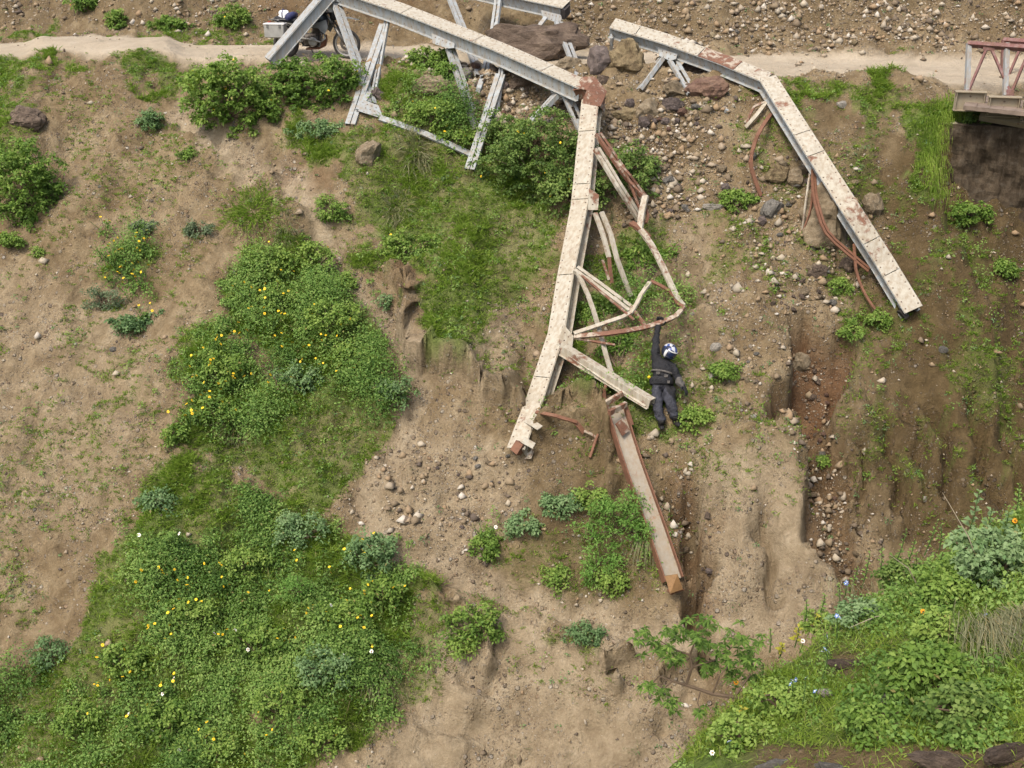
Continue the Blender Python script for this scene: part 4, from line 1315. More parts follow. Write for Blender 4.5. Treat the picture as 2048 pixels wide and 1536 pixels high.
for i, (px, py, rx, ry, ci, lab, sd) in enumerate(BL):
    boulder(px, py, rx, ry, ci, lab, sd, sub=4 if rx > 30 else 3)
for (px, py, r, ci, lab) in [(1885, 700, 10, 2, 'small grey stone alone on the dark right slope'), (1848, 1000, 10, 5, 'whitish stone above the near bank plants'),
                             (1765, 497, 9, 3, 'reddish stone right of the fallen chord joint'), (1683, 210, 12, 5, 'pale stone near the road on the right slope'),
                             (225, 700, 8, 2, 'grey upright stone on the bare left slope'), (1385, 628, 5, 5, 'tiny white stone right of the tie bar'),
                             (1432, 695, 12, 5, 'white stone right of the helmet')]:
    boulder(px, py, r, r * 0.75, ci, lab, px, sub=2, name='stone', facets=4, cat='stone')

# rubble one could still count: each rock its own object
CWORD = ['tan', 'brown', 'grey', 'rusty red', 'ochre', 'pale', 'purplish']


def strew(n, poly, label, group, smin, smax, cis, name='rock'):
    xs = [p[0] for p in poly]; ys = [p[1] for p in poly]; k = 0; tries = 0
    px = rng.uniform(min(xs), max(xs), n * 6); py = rng.uniform(min(ys), max(ys), n * 6)
    ok = inpoly(px, py, poly) > 0
    px, py = px[ok][:n], py[ok][:n]
    ds = gdepth(px, py); zp = list(zip(px, py))
    for a, b, d in zip(px, py, ds):
        if d != d: continue
        p = P(a, b, d)
        s = smin * (smax / smin) ** (random.random() ** 1.8) * d * TAN / 1024
        o = mesh_obj(name, random.choice(ROCK_ME[random.choice(cis)]), None, p + Vector((0, 0, s * 0.2)))
        o.scale = (s * random.uniform(0.8, 1.3), s * random.uniform(0.7, 1.1), s * random.uniform(0.55, 0.9))
        o.rotation_euler = (random.uniform(-.4, .4), random.uniform(-.5, .5), random.uniform(0, 6.28))
        cw = o.data.name_full and CWORD[[k for k in ROCK_ME if o.data in ROCK_ME[k]][0]]
        sw = 'small' if s < 0.075 else ('middling' if s < 0.12 else 'large')
        tag(o, sw + ' ' + cw + ' ' + label + ', ' + zone(a, b, zp), 'rock', cw + ' ' + group)


strew(22, [(820, 130), (1010, 135), (1170, 200), (1230, 190), (1160, 235), (1010, 230), (900, 200)], 'rubble rock behind the upper chord below the road', 'rubble rocks below the road', 6, 22, (0, 1, 1, 2, 6, 3))
strew(40, [(1200, 185), (1400, 215), (1390, 270), (1310, 290), (1230, 240)], 'rubble rock below the tall tan boulder', 'rubble rocks below the tall boulder', 6, 18, (0, 1, 2, 3, 6))
strew(14, [(1280, 270), (1370, 300), (1390, 420), (1330, 440), (1290, 360)], 'rubble rock in the gravel chute between the two fallen chords', 'rubble rocks in the chute', 5, 13, (0, 1, 2, 6, 2))
strew(48, [(1430, 300), (1720, 300), (1740, 520), (1660, 620), (1570, 600), (1470, 470)], 'rubble rock around the large boulder under the falling chord', 'rubble rocks round the large boulder', 5, 15, (0, 1, 2, 4, 6))
strew(14, [(1550, 540), (1680, 560), (1690, 640), (1540, 640)], 'rubble rock above the slumped hollow', 'rubble rocks above the hollow', 5, 15, (0, 1, 2, 0))
strew(28, [(1590, 720), (1650, 720), (1670, 960), (1740, 1200), (1690, 1180), (1620, 940)], 'stone lying in the deep gully', 'stones in the gully bed', 4, 11, (0, 1, 2, 3))
strew(14, [(1390, 1020), (1420, 1020), (1425, 1230), (1392, 1230)], 'stone lying in the narrow gully below the rusty beam', 'stones in the narrow gully', 4, 12, (0, 1, 6))
strew(16, [(1500, 100), (2040, 104), (2040, 60), (1500, 70)], 'stone on the scree at the far edge of the road', 'stones at the far road edge', 4, 9, (0, 1, 2, 4))
strew(22, [(1140, 60), (1560, 60), (1560, 110), (1160, 96)], 'stone on the scree behind the fallen chord', 'stones behind the fallen chord', 4, 10, (0, 1, 2, 4))
strew(14, [(1400, 660), (1520, 680), (1530, 840), (1430, 840)], 'stone on the shoulder right of the person', 'stones on the right shoulder', 4, 9, (0, 2, 5, 0))
strew(14, [(860, 900), (1040, 900), (1040, 1060), (900, 1080)], 'stone on the bare ground below the chord end', 'stones below the chord end', 4, 9, (0, 2, 6, 0))

# gravel: far too many to count
def octa(n):
    v = np.array([[1, 0, 0], [-1, 0, 0], [0, 1, 0], [0, -1, 0], [0, 0, 1], [0, 0, -1]], float)
    f = np.array([[0, 2, 4], [2, 1, 4], [1, 3, 4], [3, 0, 4], [2, 0, 5], [1, 2, 5], [3, 1, 5], [0, 3, 5]])
    return v[None].repeat(n, 0) * rng.uniform(0.6, 1.25, (n, 6, 1)) + rng.normal(size=(n, 6, 3)) * 0.12, f


def gravel(name, x, y, smin, smax, label):
    n = len(x)
    v, f = octa(n)
    s = smin * (smax / smin) ** (rng.random(n) ** 2.4)
    v = v * s[:, None, None] * rng.uniform(0.6, 1.1, (n, 1, 3)) * np.array([1, 1, 0.8])
    a = rng.uniform(0, 6.28, n); ca, sa = np.cos(a)[:, None], np.sin(a)[:, None]
    X = v[..., 0] * ca - v[..., 1] * sa; Y = v[..., 0] * sa + v[..., 1] * ca
    v = np.stack([X + x[:, None], Y + y[:, None], v[..., 2] + height(x, y)[:, None] + s[:, None] * 0.25], -1)
    t = np.zeros((n, 3)); t[:, 0] = rng.random(n); t[:, 1] = samp(DARK, x, y)
    fi = (f[None] + 6 * np.arange(n)[:, None, None]).reshape(-1, 3)
    me = np_mesh(name, v.reshape(-1, 3), tris=fi, mat=GRAVEL_M, tint=np.repeat(t, 6, 0))
    tag(mesh_obj(name, me), label, None, None, 'stuff')


m_, nt_, out_ = new_mat('gravel'); t_ = NT(nt_)
at_ = t_.n('ShaderNodeAttribute'); at_.attribute_name = 'tint'
sp_ = t_.n('ShaderNodeSeparateColor'); t_.l(at_.outputs['Color'], sp_.inputs[0])
gc_ = t_.ramp(sp_.outputs[0], [(0.0, (0.085, 0.068, 0.055)), (0.18, (0.14, 0.108, 0.073)), (0.4, (0.215, 0.165, 0.105)), (0.6, (0.245, 0.17, 0.10)), (0.75, (0.27, 0.235, 0.18)), (0.9, (0.34, 0.29, 0.215)), (1.0, (0.42, 0.385, 0.33))])
principled(t_, out_, gc_, 0.95, 0, None, 0.15)
GRAVEL_M = m_
free = (1 - 0.65 * RIDGE) * (1 - 0.85 * np.clip(np.maximum(GRASS, HERB), 0, 1)) * (1 - 0.97 * onroad)
CHUTE = cover([([(840, 130), (1010, 130), (1180, 195), (1400, 205), (1400, 270), (1330, 290), (1385, 420), (1330, 440), (1270, 290), (1160, 235), (900, 205)], 1.0, 20)])
x, y = sample_mask(np.clip((0.05 + 0.26 * sstep(-0.05, 0.35, n1 + 0.5 * n2) + RUB * 0.9) * free, 0, 1), 42000)
gravel('gravel', x, y, 0.010, 0.05, 'loose mixed gravel scattered over the bare slope')
x, y = sample_mask(np.clip((RUB * (0.25 + sstep(0.1, 0.5, n2 + n1 + 0.25)) + 0.9 * CHUTE) * free + 0.010 * free, 0, 1), 9500)
gravel('rubble', x, y, 0.028, 0.15, 'coarse broken stones lying on the scree and in the gullies')
# ------------------------------------------------------------------ the wrecked truss bridge
CREAM = steel_mat('dirty_skylit_paint', (0.375, 0.35, 0.285), 0.24)  # paint with dirt and sky light both put into the cream tone
GREYP = steel_mat('grey_paint', (0.29, 0.315, 0.32), 0.14)
WORN = steel_mat('worn_paint', (0.375, 0.345, 0.275), 0.36)
HALFR = steel_mat('half_rusted', (0.38, 0.33, 0.26), 0.62)
RUST = steel_mat('rusty_steel', (0.20, 0.125, 0.08), 0.85, (0.115, 0.055, 0.032))
RIVET = simple_mat('rivet_head', (0.13, 0.095, 0.07), 0.8, var=0.4)
MOUTH_SHADE = simple_mat('chord_mouth_shade', (0.035, 0.03, 0.028), 0.8)  # for plugs that paint the shade inside the open chord ends


def gd(px, py): return float(gdepth(px, py)[0])


def pts3(lst):
    """(px, py, depth) or (px, py, 'g', lift) -> points in the place"""
    out = []
    for q in lst:
        if q[2] == 'g':
            p = P(q[0], q[1], gd(q[0], q[1]) - (q[3] if len(q) > 3 else 0.0))
        else:
            p = P(q[0], q[1], q[2])
        out.append(p)
    return out


def frames(pts, face, flip=False):
    """local frames along a bent member: a along, w across the cover plate, n out of it. face = how far the plate is turned towards the gorge (0..1)"""
    fr = []
    N = len(pts)
    for i in range(N):
        a = (pts[min(i + 1, N - 1)] - pts[max(i - 1, 0)]).normalized()
        f = face[i] if hasattr(face, '__len__') else face
        c = (CAM - pts[i]); c = (c - a * c.dot(a)).normalized()
        v = a.cross(c)
        if (v.z < 0) != flip: v = -v
        n = (c * f + v * math.sqrt(max(0, 1 - f * f))).normalized()
        w = a.cross(n).normalized()
        fr.append((a, w, n))
    for i in range(1, N):
        if fr[i][1].dot(fr[i - 1][1]) < 0: fr[i] = (fr[i][0], -fr[i][1], fr[i][2])
    return fr


def lerp_path(pts, fr, t):
    """point and frame at run length share t"""
    ls = [0.0]
    for p, q in zip(pts[:-1], pts[1:]): ls.append(ls[-1] + (q - p).length)
    s = t * ls[-1]
    for i in range(len(pts) - 1):
        if s <= ls[i + 1] + 1e-9:
            u = (s - ls[i]) / max(1e-9, ls[i + 1] - ls[i])
            f = tuple((fr[i][k].lerp(fr[i + 1][k], u)).normalized() for k in range(3))
            return pts[i].lerp(pts[i + 1], u), f
    return pts[-1], fr[-1]


def rivet_row(m, pts, fr, cw, cn, axis, step, r=0.017, t0=0.0, t1=1.0):
    """little domes along a member; axis 'n' or 'w' (with sign) is where they point"""
    L = sum((q - p).length for p, q in zip(pts[:-1], pts[1:]))
    k = max(2, int(L * (t1 - t0) / step))
    for i in range(k):
        p, (a, w, n) = lerp_path(pts, fr, t0 + (t1 - t0) * (i + 0.5) / k)
        d = {'n': n, 'w': w, '-w': -w}[axis]
        dome(m, p + w * cw + n * cn, d, r)


def dome(m, c, d, r):
    d = d.normalized(); u = d.orthogonal().normalized(); v = d.cross(u)
    vs = [c + (u * math.cos(k * math.pi / 3) + v * math.sin(k * math.pi / 3)) * r for k in range(6)] + [c + d * r * 0.75]
    m.add(vs, [(k, (k + 1) % 6, 6) for k in range(6)])


def subpath(pts, fr, t0, t1):
    ls = [0.0]
    for p, q in zip(pts[:-1], pts[1:]): ls.append(ls[-1] + (q - p).length)
    T = [x / ls[-1] for x in ls]
    ts = [t0] + [t for t in T if t0 + 1e-4 < t < t1 - 1e-4] + [t1]
    o = [lerp_path(pts, fr, t) for t in ts]
    return [x[0] for x in o], [x[1] for x in o]


def chord(root, lst, face, W, H, cuts, mats, rough_rivets=True, flip=False, lattice=True, gap=0.014):
    """built-up box chord: cover plates with gaps at the splices, two riveted side plates, flange angles"""
    pts = pts3(lst); fr = frames(pts, face, flip)
    cuts = [0.0] + list(cuts) + [1.0]
    L = sum((q - p).length for p, q in zip(pts[:-1], pts[1:]))
    for i in range(len(cuts) - 1):
        e = gap / L / 2
        a, b = subpath(pts, fr, cuts[i] + (e if i else 0), cuts[i + 1] - (e if i < len(cuts) - 2 else 0))
        MB().rects(a, b, [(0, H / 2 + 0.008, W + 0.05, 0.016)]).build('cover_plate', mats[0][i % len(mats[0])] if hasattr(mats[0], '__len__') else mats[0], root, bevel=0.003)
    for sgn in (1, -1):
        MB().rects(pts, fr, [(sgn * (W / 2 - 0.03), 0, 0.014, H), (sgn * (W / 2 - 0.0), H / 2 - 0.006, 0.07, 0.012), (sgn * (W / 2 + 0.008), -H / 2 + 0.006, 0.09, 0.012)]).build('side_plate', mats[1], root, bevel=0.002)
    if lattice:
        m = MB(); k = int(L / 0.45)
        for i in range(k):
            p0, f0 = lerp_path(pts, fr, (i + 0.1) / k); p1, f1 = lerp_path(pts, fr, (i + 0.9) / k)
            s = 1 if i % 2 else -1
            q0 = p0 + f0[1] * s * W * 0.44 - f0[2] * H * 0.47; q1 = p1 - f1[1] * s * W * 0.44 - f1[2] * H * 0.47
            d = (q1 - q0)
            m.box((q0 + q1) / 2, d.normalized(), f0[2].cross(d.normalized()).normalized(), f0[2], d.length, 0.06, 0.008)
        m.build('lacing_bar', mats[1], root, kind='stuff')
    m = MB()
    for s in (1, -1):
        rivet_row(m, pts, fr, s * (W / 2 - 0.025), H / 2 + 0.016, 'n', 0.16)
        ax = 'w' if s > 0 else '-w'
        rivet_row(m, pts, fr, s * (W / 2 - 0.022), H / 2 - 0.07, ax, 0.16, 0.014)
        rivet_row(m, pts, fr, s * (W / 2 - 0.022), -H / 2 + 0.06, ax, 0.2, 0.014)
    m.build('rivet', RIVET, root, kind='stuff')
    return pts, fr


def double_bar(root, lst, face, W, bar, th, mat, name='diagonal', battens=0.9, flip=False, label=None):
    """two angles side by side with tie plates across the gap between them"""
    pts = pts3(lst); fr = frames(pts, face, flip)
    m = MB()
    for s in (1, -1):
        m.rects(pts, fr, [(s * (W - bar) / 2, 0, bar, 0.014), (s * (W / 2 - 0.006), -th / 2 - 0.008, 0.012, th)])
    L = sum((q - p).length for p, q in zip(pts[:-1], pts[1:])); k = max(2, int(L / battens) + 1)
    for i in range(k):
        p, (a, w, n) = lerp_path(pts, fr, (i + 0.5) / k)
        m.box(p - n * 0.02, a, w, n, 0.16, W * 0.8, 0.012)
    o = m.build(name, mat, root, label=label)
    return pts, fr


def strap(root, lst, face, W, th, mat, name='strap', flip=False, parts=((0, 0),), label=None):
    pts = pts3(lst)
    pts = smooth_path(pts)
    fr = frames(pts, face, flip)
    m = MB()
    for (cw, cn) in parts: m.rects(pts, fr, [(cw, cn, W, th)])
    return m.build(name, mat, root, label=label)


def smooth_path(pts, n=2):
    if len(pts) < 3: return pts
    out = []
    for i in range(len(pts) - 1):
        p0 = pts[max(i - 1, 0)]; p1 = pts[i]; p2 = pts[i + 1]; p3 = pts[min(i + 2, len(pts) - 1)]
        for k in range(n):
            t = k / n
            out.append(0.5 * ((2 * p1) + (p2 - p0) * t + (2 * p0 - 5 * p1 + 4 * p2 - p3) * t * t + (3 * p1 - p0 - 3 * p2 + p3) * t ** 3))
    out.append(pts[-1])
    return out


def gusset(root, poly, depth, mat, th=0.016, rows=3, name='gusset_plate', tilt=None):
    """flat riveted plate with its outline given as photograph points at its own distance"""
    dl = depth if hasattr(depth, '__len__') else [depth] * len(poly)
    pts = [P(x, y, d) for (x, y), d in zip(poly, dl)]
    n = (pts[1] - pts[0]).cross(pts[2] - pts[0]).normalized()
    c = sum(pts, Vector()) / len(pts)
    if n.dot(CAM - c) < 0: n = -n
    # keep the outline in one plane
    pts = [p - n * (p - c).dot(n) for p in pts]
    o = MB().plate(pts, n, th).build(name, mat, root)
    m = MB(); u = (pts[1] - pts[0]).normalized(); v = n.cross(u)
    us = [(p - c).dot(u) for p in pts]; vs_ = [(p - c).dot(v) for p in pts]
    pl = list(zip(us, vs_))
    for a in np.arange(min(us) + 0.04, max(us), 0.105):
        for b in np.arange(min(vs_) + 0.04, max(vs_), 0.105):
            if inpoly(np.array([a]), np.array([b]), pl)[0] > 0.028:
                dome(m, c + u * a + v * b + n * th / 2, n, 0.016)
    if m.v: m.build('rivet', RIVET, o, kind='stuff')
    return o


# --- nearer truss: upper chord, kinked and hanging down into the gorge
tr = thing('bridge_truss', G(705, 246), 'long whitish riveted bridge truss bent sharply downwards into the gorge', 'bridge truss')
bpy.context.view_layer.update()
dE = gd(1036, 905)
up = [(640, -26, 26.3), (800, 28, 25.6), (1000, 108, 24.55), (1168, 184, 23.45)]
chord(tr, up, 0.50, 0.40, 0.30, [0.33, 0.60, 0.86], ((CREAM, CREAM, CREAM, WORN), GREYP))
# torn, crumpled knee between the two lengths
MB().rects(*(lambda p: (p, frames(p, [0.55, 0.72, 0.88, 0.93])))(pts3([(1160, 180, 23.52), (1178, 178, 23.38), (1188, 190, 23.30), (1186, 222, 23.22)])),
           [(0, 0.158, 0.47, 0.02), (-0.20, 0.0, 0.02, 0.28), (0.20, 0.0, 0.02, 0.26)]).build('crumpled_plate', HALFR, tr, bevel=0.004, label='rusty torn knee of the chord')
low = [(1183, 206, 23.26), (1172, 320, 22.75), (1163, 415, 22.35), (1136, 560, 21.8), (1118, 672, 21.4), (1076, 800, 20.95), (1036, 905, dE - 0.12)]
chord(tr, low, [0.97, 0.96, 0.93, 0.86, 0.86, 0.86, 0.86], 0.31, 0.26, [0.10, 0.26, 0.305, 0.52, 0.80], ((WORN, CREAM, WORN, WORN, CREAM, WORN), WORN))
# the bare second web that has come away at the tip
pts = pts3([(1112, 716, 21.25), (1090, 800, 20.95), (1072, 870, 20.75), (1056, 918, gd(1056, 918) - 0.06)])
MB().rects(pts, frames(pts, 0.8), [(0, 0, 0.14, 0.016), (0.065, -0.05, 0.014, 0.1)]).build('torn_web', WORN, tr)
for a, b in [((1054, 840), (1080, 856)), ((1046, 880), (1068, 892))]:
    q = pts3([(a[0], a[1], gd(*a) - 0.3), (b[0], b[1], gd(*b) - 0.28)])
    MB().rects(q, frames(q, 0.9), [(0, 0, 0.13, 0.014)]).build('batten_plate', CREAM, tr)
q = pts3([(1031, 905, gd(1031, 905) - 0.22), (1043, 886, gd(1043, 886) - 0.24)])
MB().rects(q, frames(q, 0.9), [(0, 0, 0.17, 0.17)]).build('chord_tip', RUST, tr)
# inclined end post on the left, standing on the road brow
ep = [(541, 124, gd(541, 128) - 0.10), (660, -14, 26.0)]
pts = pts3(ep); fr = frames(pts, 0.35)
MB().rects(pts, fr, [(0, 0.125, 0.34, 0.016)]).build('cover_plate', GREYP, tr, bevel=0.003)
for s in (1, -1):
    MB().rects(pts, fr, [(s * 0.14, 0, 0.014, 0.24), (s * 0.15, -0.115, 0.1, 0.012), (s * 0.155, 0.11, 0.06, 0.012)]).build('side_plate', GREYP, tr)
# web members
dB = 24.3
double_bar(tr, [(672, 0, 26.15), (745, 205, gd(745, 205) - 0.1)], 0.75, 0.24, 0.105, 0.07, GREYP)
double_bar(tr, [(768, 48, 25.72), (700, 248, gd(700, 248) - 0.08)], 0.92, 0.23, 0.105, 0.08, GREYP, name='post')
double_bar(tr, [(775, 30, 25.8), (747, 186, gd(747, 186) - 0.1)], 0.8, 0.13, 0.05, 0.05, GREYP, name='hanger')
double_bar(tr, [(902, 96, 25.08), (957, 258, gd(957, 258) - 0.05)], 0.8, 0.22, 0.095, 0.07, GREYP)
double_bar(tr, [(1001, 148, 24.5), (939, 338, gd(939, 338) - 0.06)], 0.93, 0.23, 0.105, 0.08, GREYP, name='post')
double_bar(tr, [(1006, 112, 24.58), (985, 262, gd(985, 262) - 0.05)], 0.8, 0.13, 0.05, 0.05, GREYP, name='hanger')
double_bar(tr, [(1112, 186, 23.75), (1032, 272, gd(1032, 272) - 0.05)], 0.35, 0.22, 0.1, 0.08, GREYP)
double_bar(tr, [(1134, 188, 23.7), (1166, 262, 23.5)], 0.85, 0.22, 0.07, 0.05, GREYP)
strap(tr, [(738, 186, gd(738, 186) - 0.1), (716, 220, gd(716, 220) - 0.15)], 0.9, 0.12, 0.05, GREYP, 'stub')
strap(tr, [(760, 236, gd(760, 236) - 0.1), (850, 268, gd(850, 268) - 0.1), (940, 308, gd(940, 308) - 0.05)], 0.8, 0.14, 0.05, GREYP, 'bottom_chord')
gusset(tr, [(863, 66), (909, 86), (909, 96), (897, 97), (866, 87)], [25.08, 24.84, 24.84, 24.90, 25.07], GREYP)
gusset(tr, [(1093, 164), (1146, 184), (1142, 192), (1128, 196), (1104, 187)], [23.92, 23.56, 23.56, 23.66, 23.85], GREYP)
gusset(tr, [(1178, 376), (1198, 390), (1196, 420), (1176, 420)], 22.05, WORN)
gusset(tr, [(1127, 648), (1147, 672), (1144, 700), (1132, 706), (1108, 714)], 21.12, WORN)
gusset(tr, [(725, 198), (757, 210), (768, 237), (716, 226)], [gd(725, 198) - .25, gd(757, 210) - .25, gd(768, 237) - .1, gd(716, 226) - .1], GREYP)
gusset(tr, [(660, -16), (690, -8), (708, 2), (668, 4)], 26.05, GREYP)
# bent, rusty lattice and tie bars of the bottom chord
double_bar(tr, [(1194, 296, 22.53), (1240, 372, 22.28), (1281, 436, gd(1281, 436) - 0.35)], 0.75, 0.16, 0.07, 0.06, WORN, name='lattice_bar')
double_bar(tr, [(1197, 266, 22.68), (1246, 338, 22.48), (1291, 396, gd(1291, 396) - 0.35)], 0.7, 0.16, 0.06, 0.06, HALFR, name='lattice_bar')
strap(tr, [(1291, 392, 22.23), (1284, 424, 22.08), (1279, 462, 21.93)], 0.85, 0.13, 0.05, WORN, 'tie_bar')
strap(tr, [(1262, 446, 22.08), (1280, 458, 21.93), (1298, 476, 21.88)], 0.7, 0.12, 0.06, RUST, 'torn_bracket')
strap(tr, [(1285, 400, 22.23), (1296, 430, 22.18), (1292, 446, 22.08)], 0.7, 0.05, 0.03, RUST, 'torn_bracket')
tie_d = 20.76
strap(tr, [(1281, 460, 21.88), (1303, 490, 21.73), (1330, 543, 21.48), (1353, 594, 21.23), (1366, 612, 21.13)], 0.8, 0.12, 0.05, WORN, 'tie_bar')
TIE = [(1367, 613, 21.08), (1352, 632, 20.88), (1318, 646, tie_d), (1280, 657, 20.73), (1216, 667, 20.78), (1148, 673, 20.88)]
strap(tr, TIE, 0.8, 0.095, 0.045, HALFR, 'tie_bar', label='curved rusty tie bar held by the hanging person')
strap(tr, [(1366, 612, 21.08), (1355, 606, 21.13), (1340, 582, 21.28), (1302, 562, 21.38)], 0.7, 0.07, 0.03, RUST, 'tie_bar')
strap(tr, [(1300, 564, 21.33), (1282, 590, 21.23), (1262, 625, 21.08), (1222, 642, 20.98), (1148, 667, 20.88)], 0.75, 0.085, 0.04, WORN, 'tie_bar')
double_bar(tr, [(1152, 536, 21.53), (1210, 578, 21.38), (1262, 617, 21.18)], 0.75, 0.18, 0.075, 0.06, WORN)
strap(tr, [(1262, 615, 21.18), (1278, 636, 21.08), (1291, 654, 20.93)], 0.8, 0.08, 0.04, HALFR, 'tie_bar')
strap(tr, [(1190, 426, 21.78), (1206, 470, 21.68), (1218, 515, 21.58)], 0.8, 0.09, 0.05, WORN, 'hanger')
strap(tr, [(1218, 513, 21.58), (1220, 535, 21.53), (1224, 566, 21.53)], 0.8, 0.07, 0.03, RUST, 'hanger')
strap(tr, [(1203, 424, 21.78), (1222, 470, 21.68), (1234, 518, 21.58), (1262, 592, gd(1262, 592) - 0.25)], 0.8, 0.09, 0.05, WORN, 'hanger')
strap(tr, [(1155, 545, 21.48), (1176, 590, 21.33), (1196, 650, 21.08), (1212, 710, 20.83), (1226, 756, 20.68)], 0.8, 0.085, 0.04, WORN, 'hanger')
strap(tr, [(1212, 770, 20.53), (1208, 790, 20.48), (1216, 818, 20.33)], 0.8, 0.06, 0.03, RUST, 'torn_bracket')
for q in [[(1246, 330, 22.5), (1291, 448, 22.2)], [(1228, 318, 22.55), (1262, 352, 22.4)], [(1258, 362, 22.35), (1288, 392, 22.25)], [(1160, 548, 21.45), (1268, 640, 21.0)], [(1290, 652, 20.95), (1262, 612, 21.15)], [(1218, 560, 21.5), (1205, 520, 21.6)], [(1148, 676, 20.9), (1230, 690, 20.8)]]:
    strap(tr, q, 0.8, 0.045, 0.03, HALFR, 'lacing_strip')
# open channel sticking out of the lower gusset past the person's legs
pts = pts3([(1128, 698, 21.0), (1215, 752, 20.6), (1304, 806, 20.05)]); fr = frames(pts, 0.55)
MB().rects(pts, fr, [(0.0, 0.075, 0.17, 0.016), (0.08, -0.01, 0.014, 0.17), (-0.08, -0.01, 0.014, 0.17), (0.11, -0.09, 0.06, 0.012), (-0.12, -0.09, 0.09, 0.012)]).build('channel_beam', WORN, tr, bevel=0.002)
strap(tr, [(1128, 702, 20.95), (1210, 760, 20.55), (1292, 812, 20.05)], 0.85, 0.07, 0.03, CREAM, 'channel_flange')
strap(tr, [(1072, 824, gd(1072, 824) - 0.4), (1112, 832, gd(1112, 832) - 0.3), (1154, 845, gd(1154, 845) - 0.12)], 0.8, 0.07, 0.03, RUST, 'torn_bracket')
strap(tr, [(1148, 842, gd(1148, 842) - 0.1), (1158, 852, gd(1158, 852) - 0.1), (1168, 866, gd(1168, 866) - 0.05)], 0.8, 0.10, 0.02, RUST, 'torn_bracket')

# --- farther truss: short end of chord against the scree
tf = thing('bridge_truss', G(1165, 160), 'short cut-off end of the farther grey bridge truss beside the road', 'bridge truss')
bpy.context.view_layer.update()
chord(tf, [(930, -26, 28.2), (1040, 0, 27.7), (1134, 20, 27.2)], 0.50, 0.40, 0.30, [0.55], (CREAM, GREYP))
q = pts3([(1126, 21, 27.16), (1135, 23, 27.12)])
MB().rects(q, frames(q, 0.5), [(0, -0.02, 0.30, 0.24)]).build('chord_mouth', MOUTH_SHADE, tf)
gusset(tf, [(1082, 20), (1122, 30), (1124, 38), (1118, 46), (1086, 36)], [27.2, 26.98, 26.98, 27.0, 27.18], GREYP)
double_bar(tf, [(1118, 42, 27.0), (1166, 166, gd(1166, 166) - 0.05)], 0.8, 0.22, 0.09, 0.06, GREYP)
double_bar(tf, [(896, -20, 28.2), (928, 60, 27.5), (960, 150, gd(960, 150) - 0.05)], 0.8, 0.20, 0.09, 0.06, GREYP)
double_bar(tf, [(998, -20, 27.9), (984, 80, 27.1), (968, 150, gd(968, 150) - 0.1)], 0.8, 0.20, 0.08, 0.06, GREYP, name='post')
strap(tf, [(976, 132, gd(976, 132) - 0.15), (962, 165, gd(962, 165) - 0.1), (956, 184, gd(956, 184) - 0.05)], 0.85, 0.12, 0.05, GREYP, 'stub')
strap(tf, [(1092, 34, 27.05), (1078, 52, 27.0), (1066, 62, 27.0)], 0.85, 0.10, 0.04, GREYP, 'stub')

# --- fallen chord on the right
tc = thing('bridge_chord', G(1457, 222), 'fallen cream topped bridge chord propped on boulders and bent down the right slope', 'bridge chord')
bpy.context.view_layer.update()
dR = gd(1822, 622)
chord(tc, [(1224, 56, 24.7), (1330, 88, 24.4), (1440, 128, 24.0), (1534, 166, 23.4)], [0.60, 0.60, 0.58, 0.62], 0.33, 0.25, [0.16, 0.56, 0.80], ((CREAM, CREAM, HALFR, CREAM), GREYP))
chord(tc, [(1534, 164, 23.4), (1620, 300, 'g', 0.60), (1700, 425, 'g', 0.65), (1765, 526, 'g', 0.50), (1824, 624, 'g', 0.20)], [0.88, 0.90, 0.91, 0.92, 0.92], 0.32, 0.24, [0.30, 0.40, 0.74, 0.86], ((CREAM, CREAM, WORN, CREAM, CREAM), GREYP))
q = pts3([(1812, 612, dR - 0.20), (1823, 627, dR - 0.18)])
MB().rects(q, frames(q, 0.94), [(-0.12, -0.05, 0.10, 0.18), (0.12, -0.05, 0.10, 0.18)]).build('chord_mouth', MOUTH_SHADE, tc)
strap(tc, [(1520, 165, 23.5), (1536, 170, 23.42), (1552, 190, 23.3)], 0.85, 0.30, 0.03, RUST, 'crumpled_plate')
gusset(tc, [(1315, 94), (1355, 108), (1352, 118), (1340, 122), (1318, 112)], [24.38, 24.20, 24.20, 24.26, 24.36], GREYP)
gusset(tc, [(1536, 190), (1555, 200), (1568, 216), (1565, 226), (1545, 228), (1534, 208)], 23.15, GREYP)
double_bar(tc, [(1322, 114, 24.4), (1275, 178, gd(1275, 178) - 0.05)], 0.3, 0.22, 0.09, 0.07, GREYP)
double_bar(tc, [(1346, 118, 24.3), (1386, 186, gd(1386, 186) - 0.05)], 0.75, 0.24, 0.09, 0.06, GREYP)
strap(tc, [(1224, 66, 24.7), (1223, 90, 24.75), (1220, 112, gd(1220, 112) - 0.15)], 0.8, 0.07, 0.03, GREYP, 'hanger')
strap(tc, [(1454, 146, 24.15), (1455, 185, 23.9), (1454, 224, gd(1454, 224) - 0.03)], 0.9, 0.09, 0.07, GREYP, 'post')
strap(tc, [(1472, 150, 24.1), (1468, 185, 23.9), (1466, 212, gd(1466, 212) - 0.03)], 0.9, 0.05, 0.05, WORN, 'post')
strap(tc, [(1454, 182, 23.85), (1474, 168, 23.9)], 0.9, 0.05, 0.04, WORN, 'batten_plate')
strap(tc, [(1532, 206, 23.2), (1512, 232, 23.1), (1492, 254, gd(1492, 254) - 0.08)], 0.9, 0.08, 0.05, WORN, 'stub')
strap(tc, [(1532, 204, 23.2), (1508, 214, 23.15), (1494, 246, gd(1494, 246) - 0.1)], 0.9, 0.05, 0.03, HALFR, 'stub')
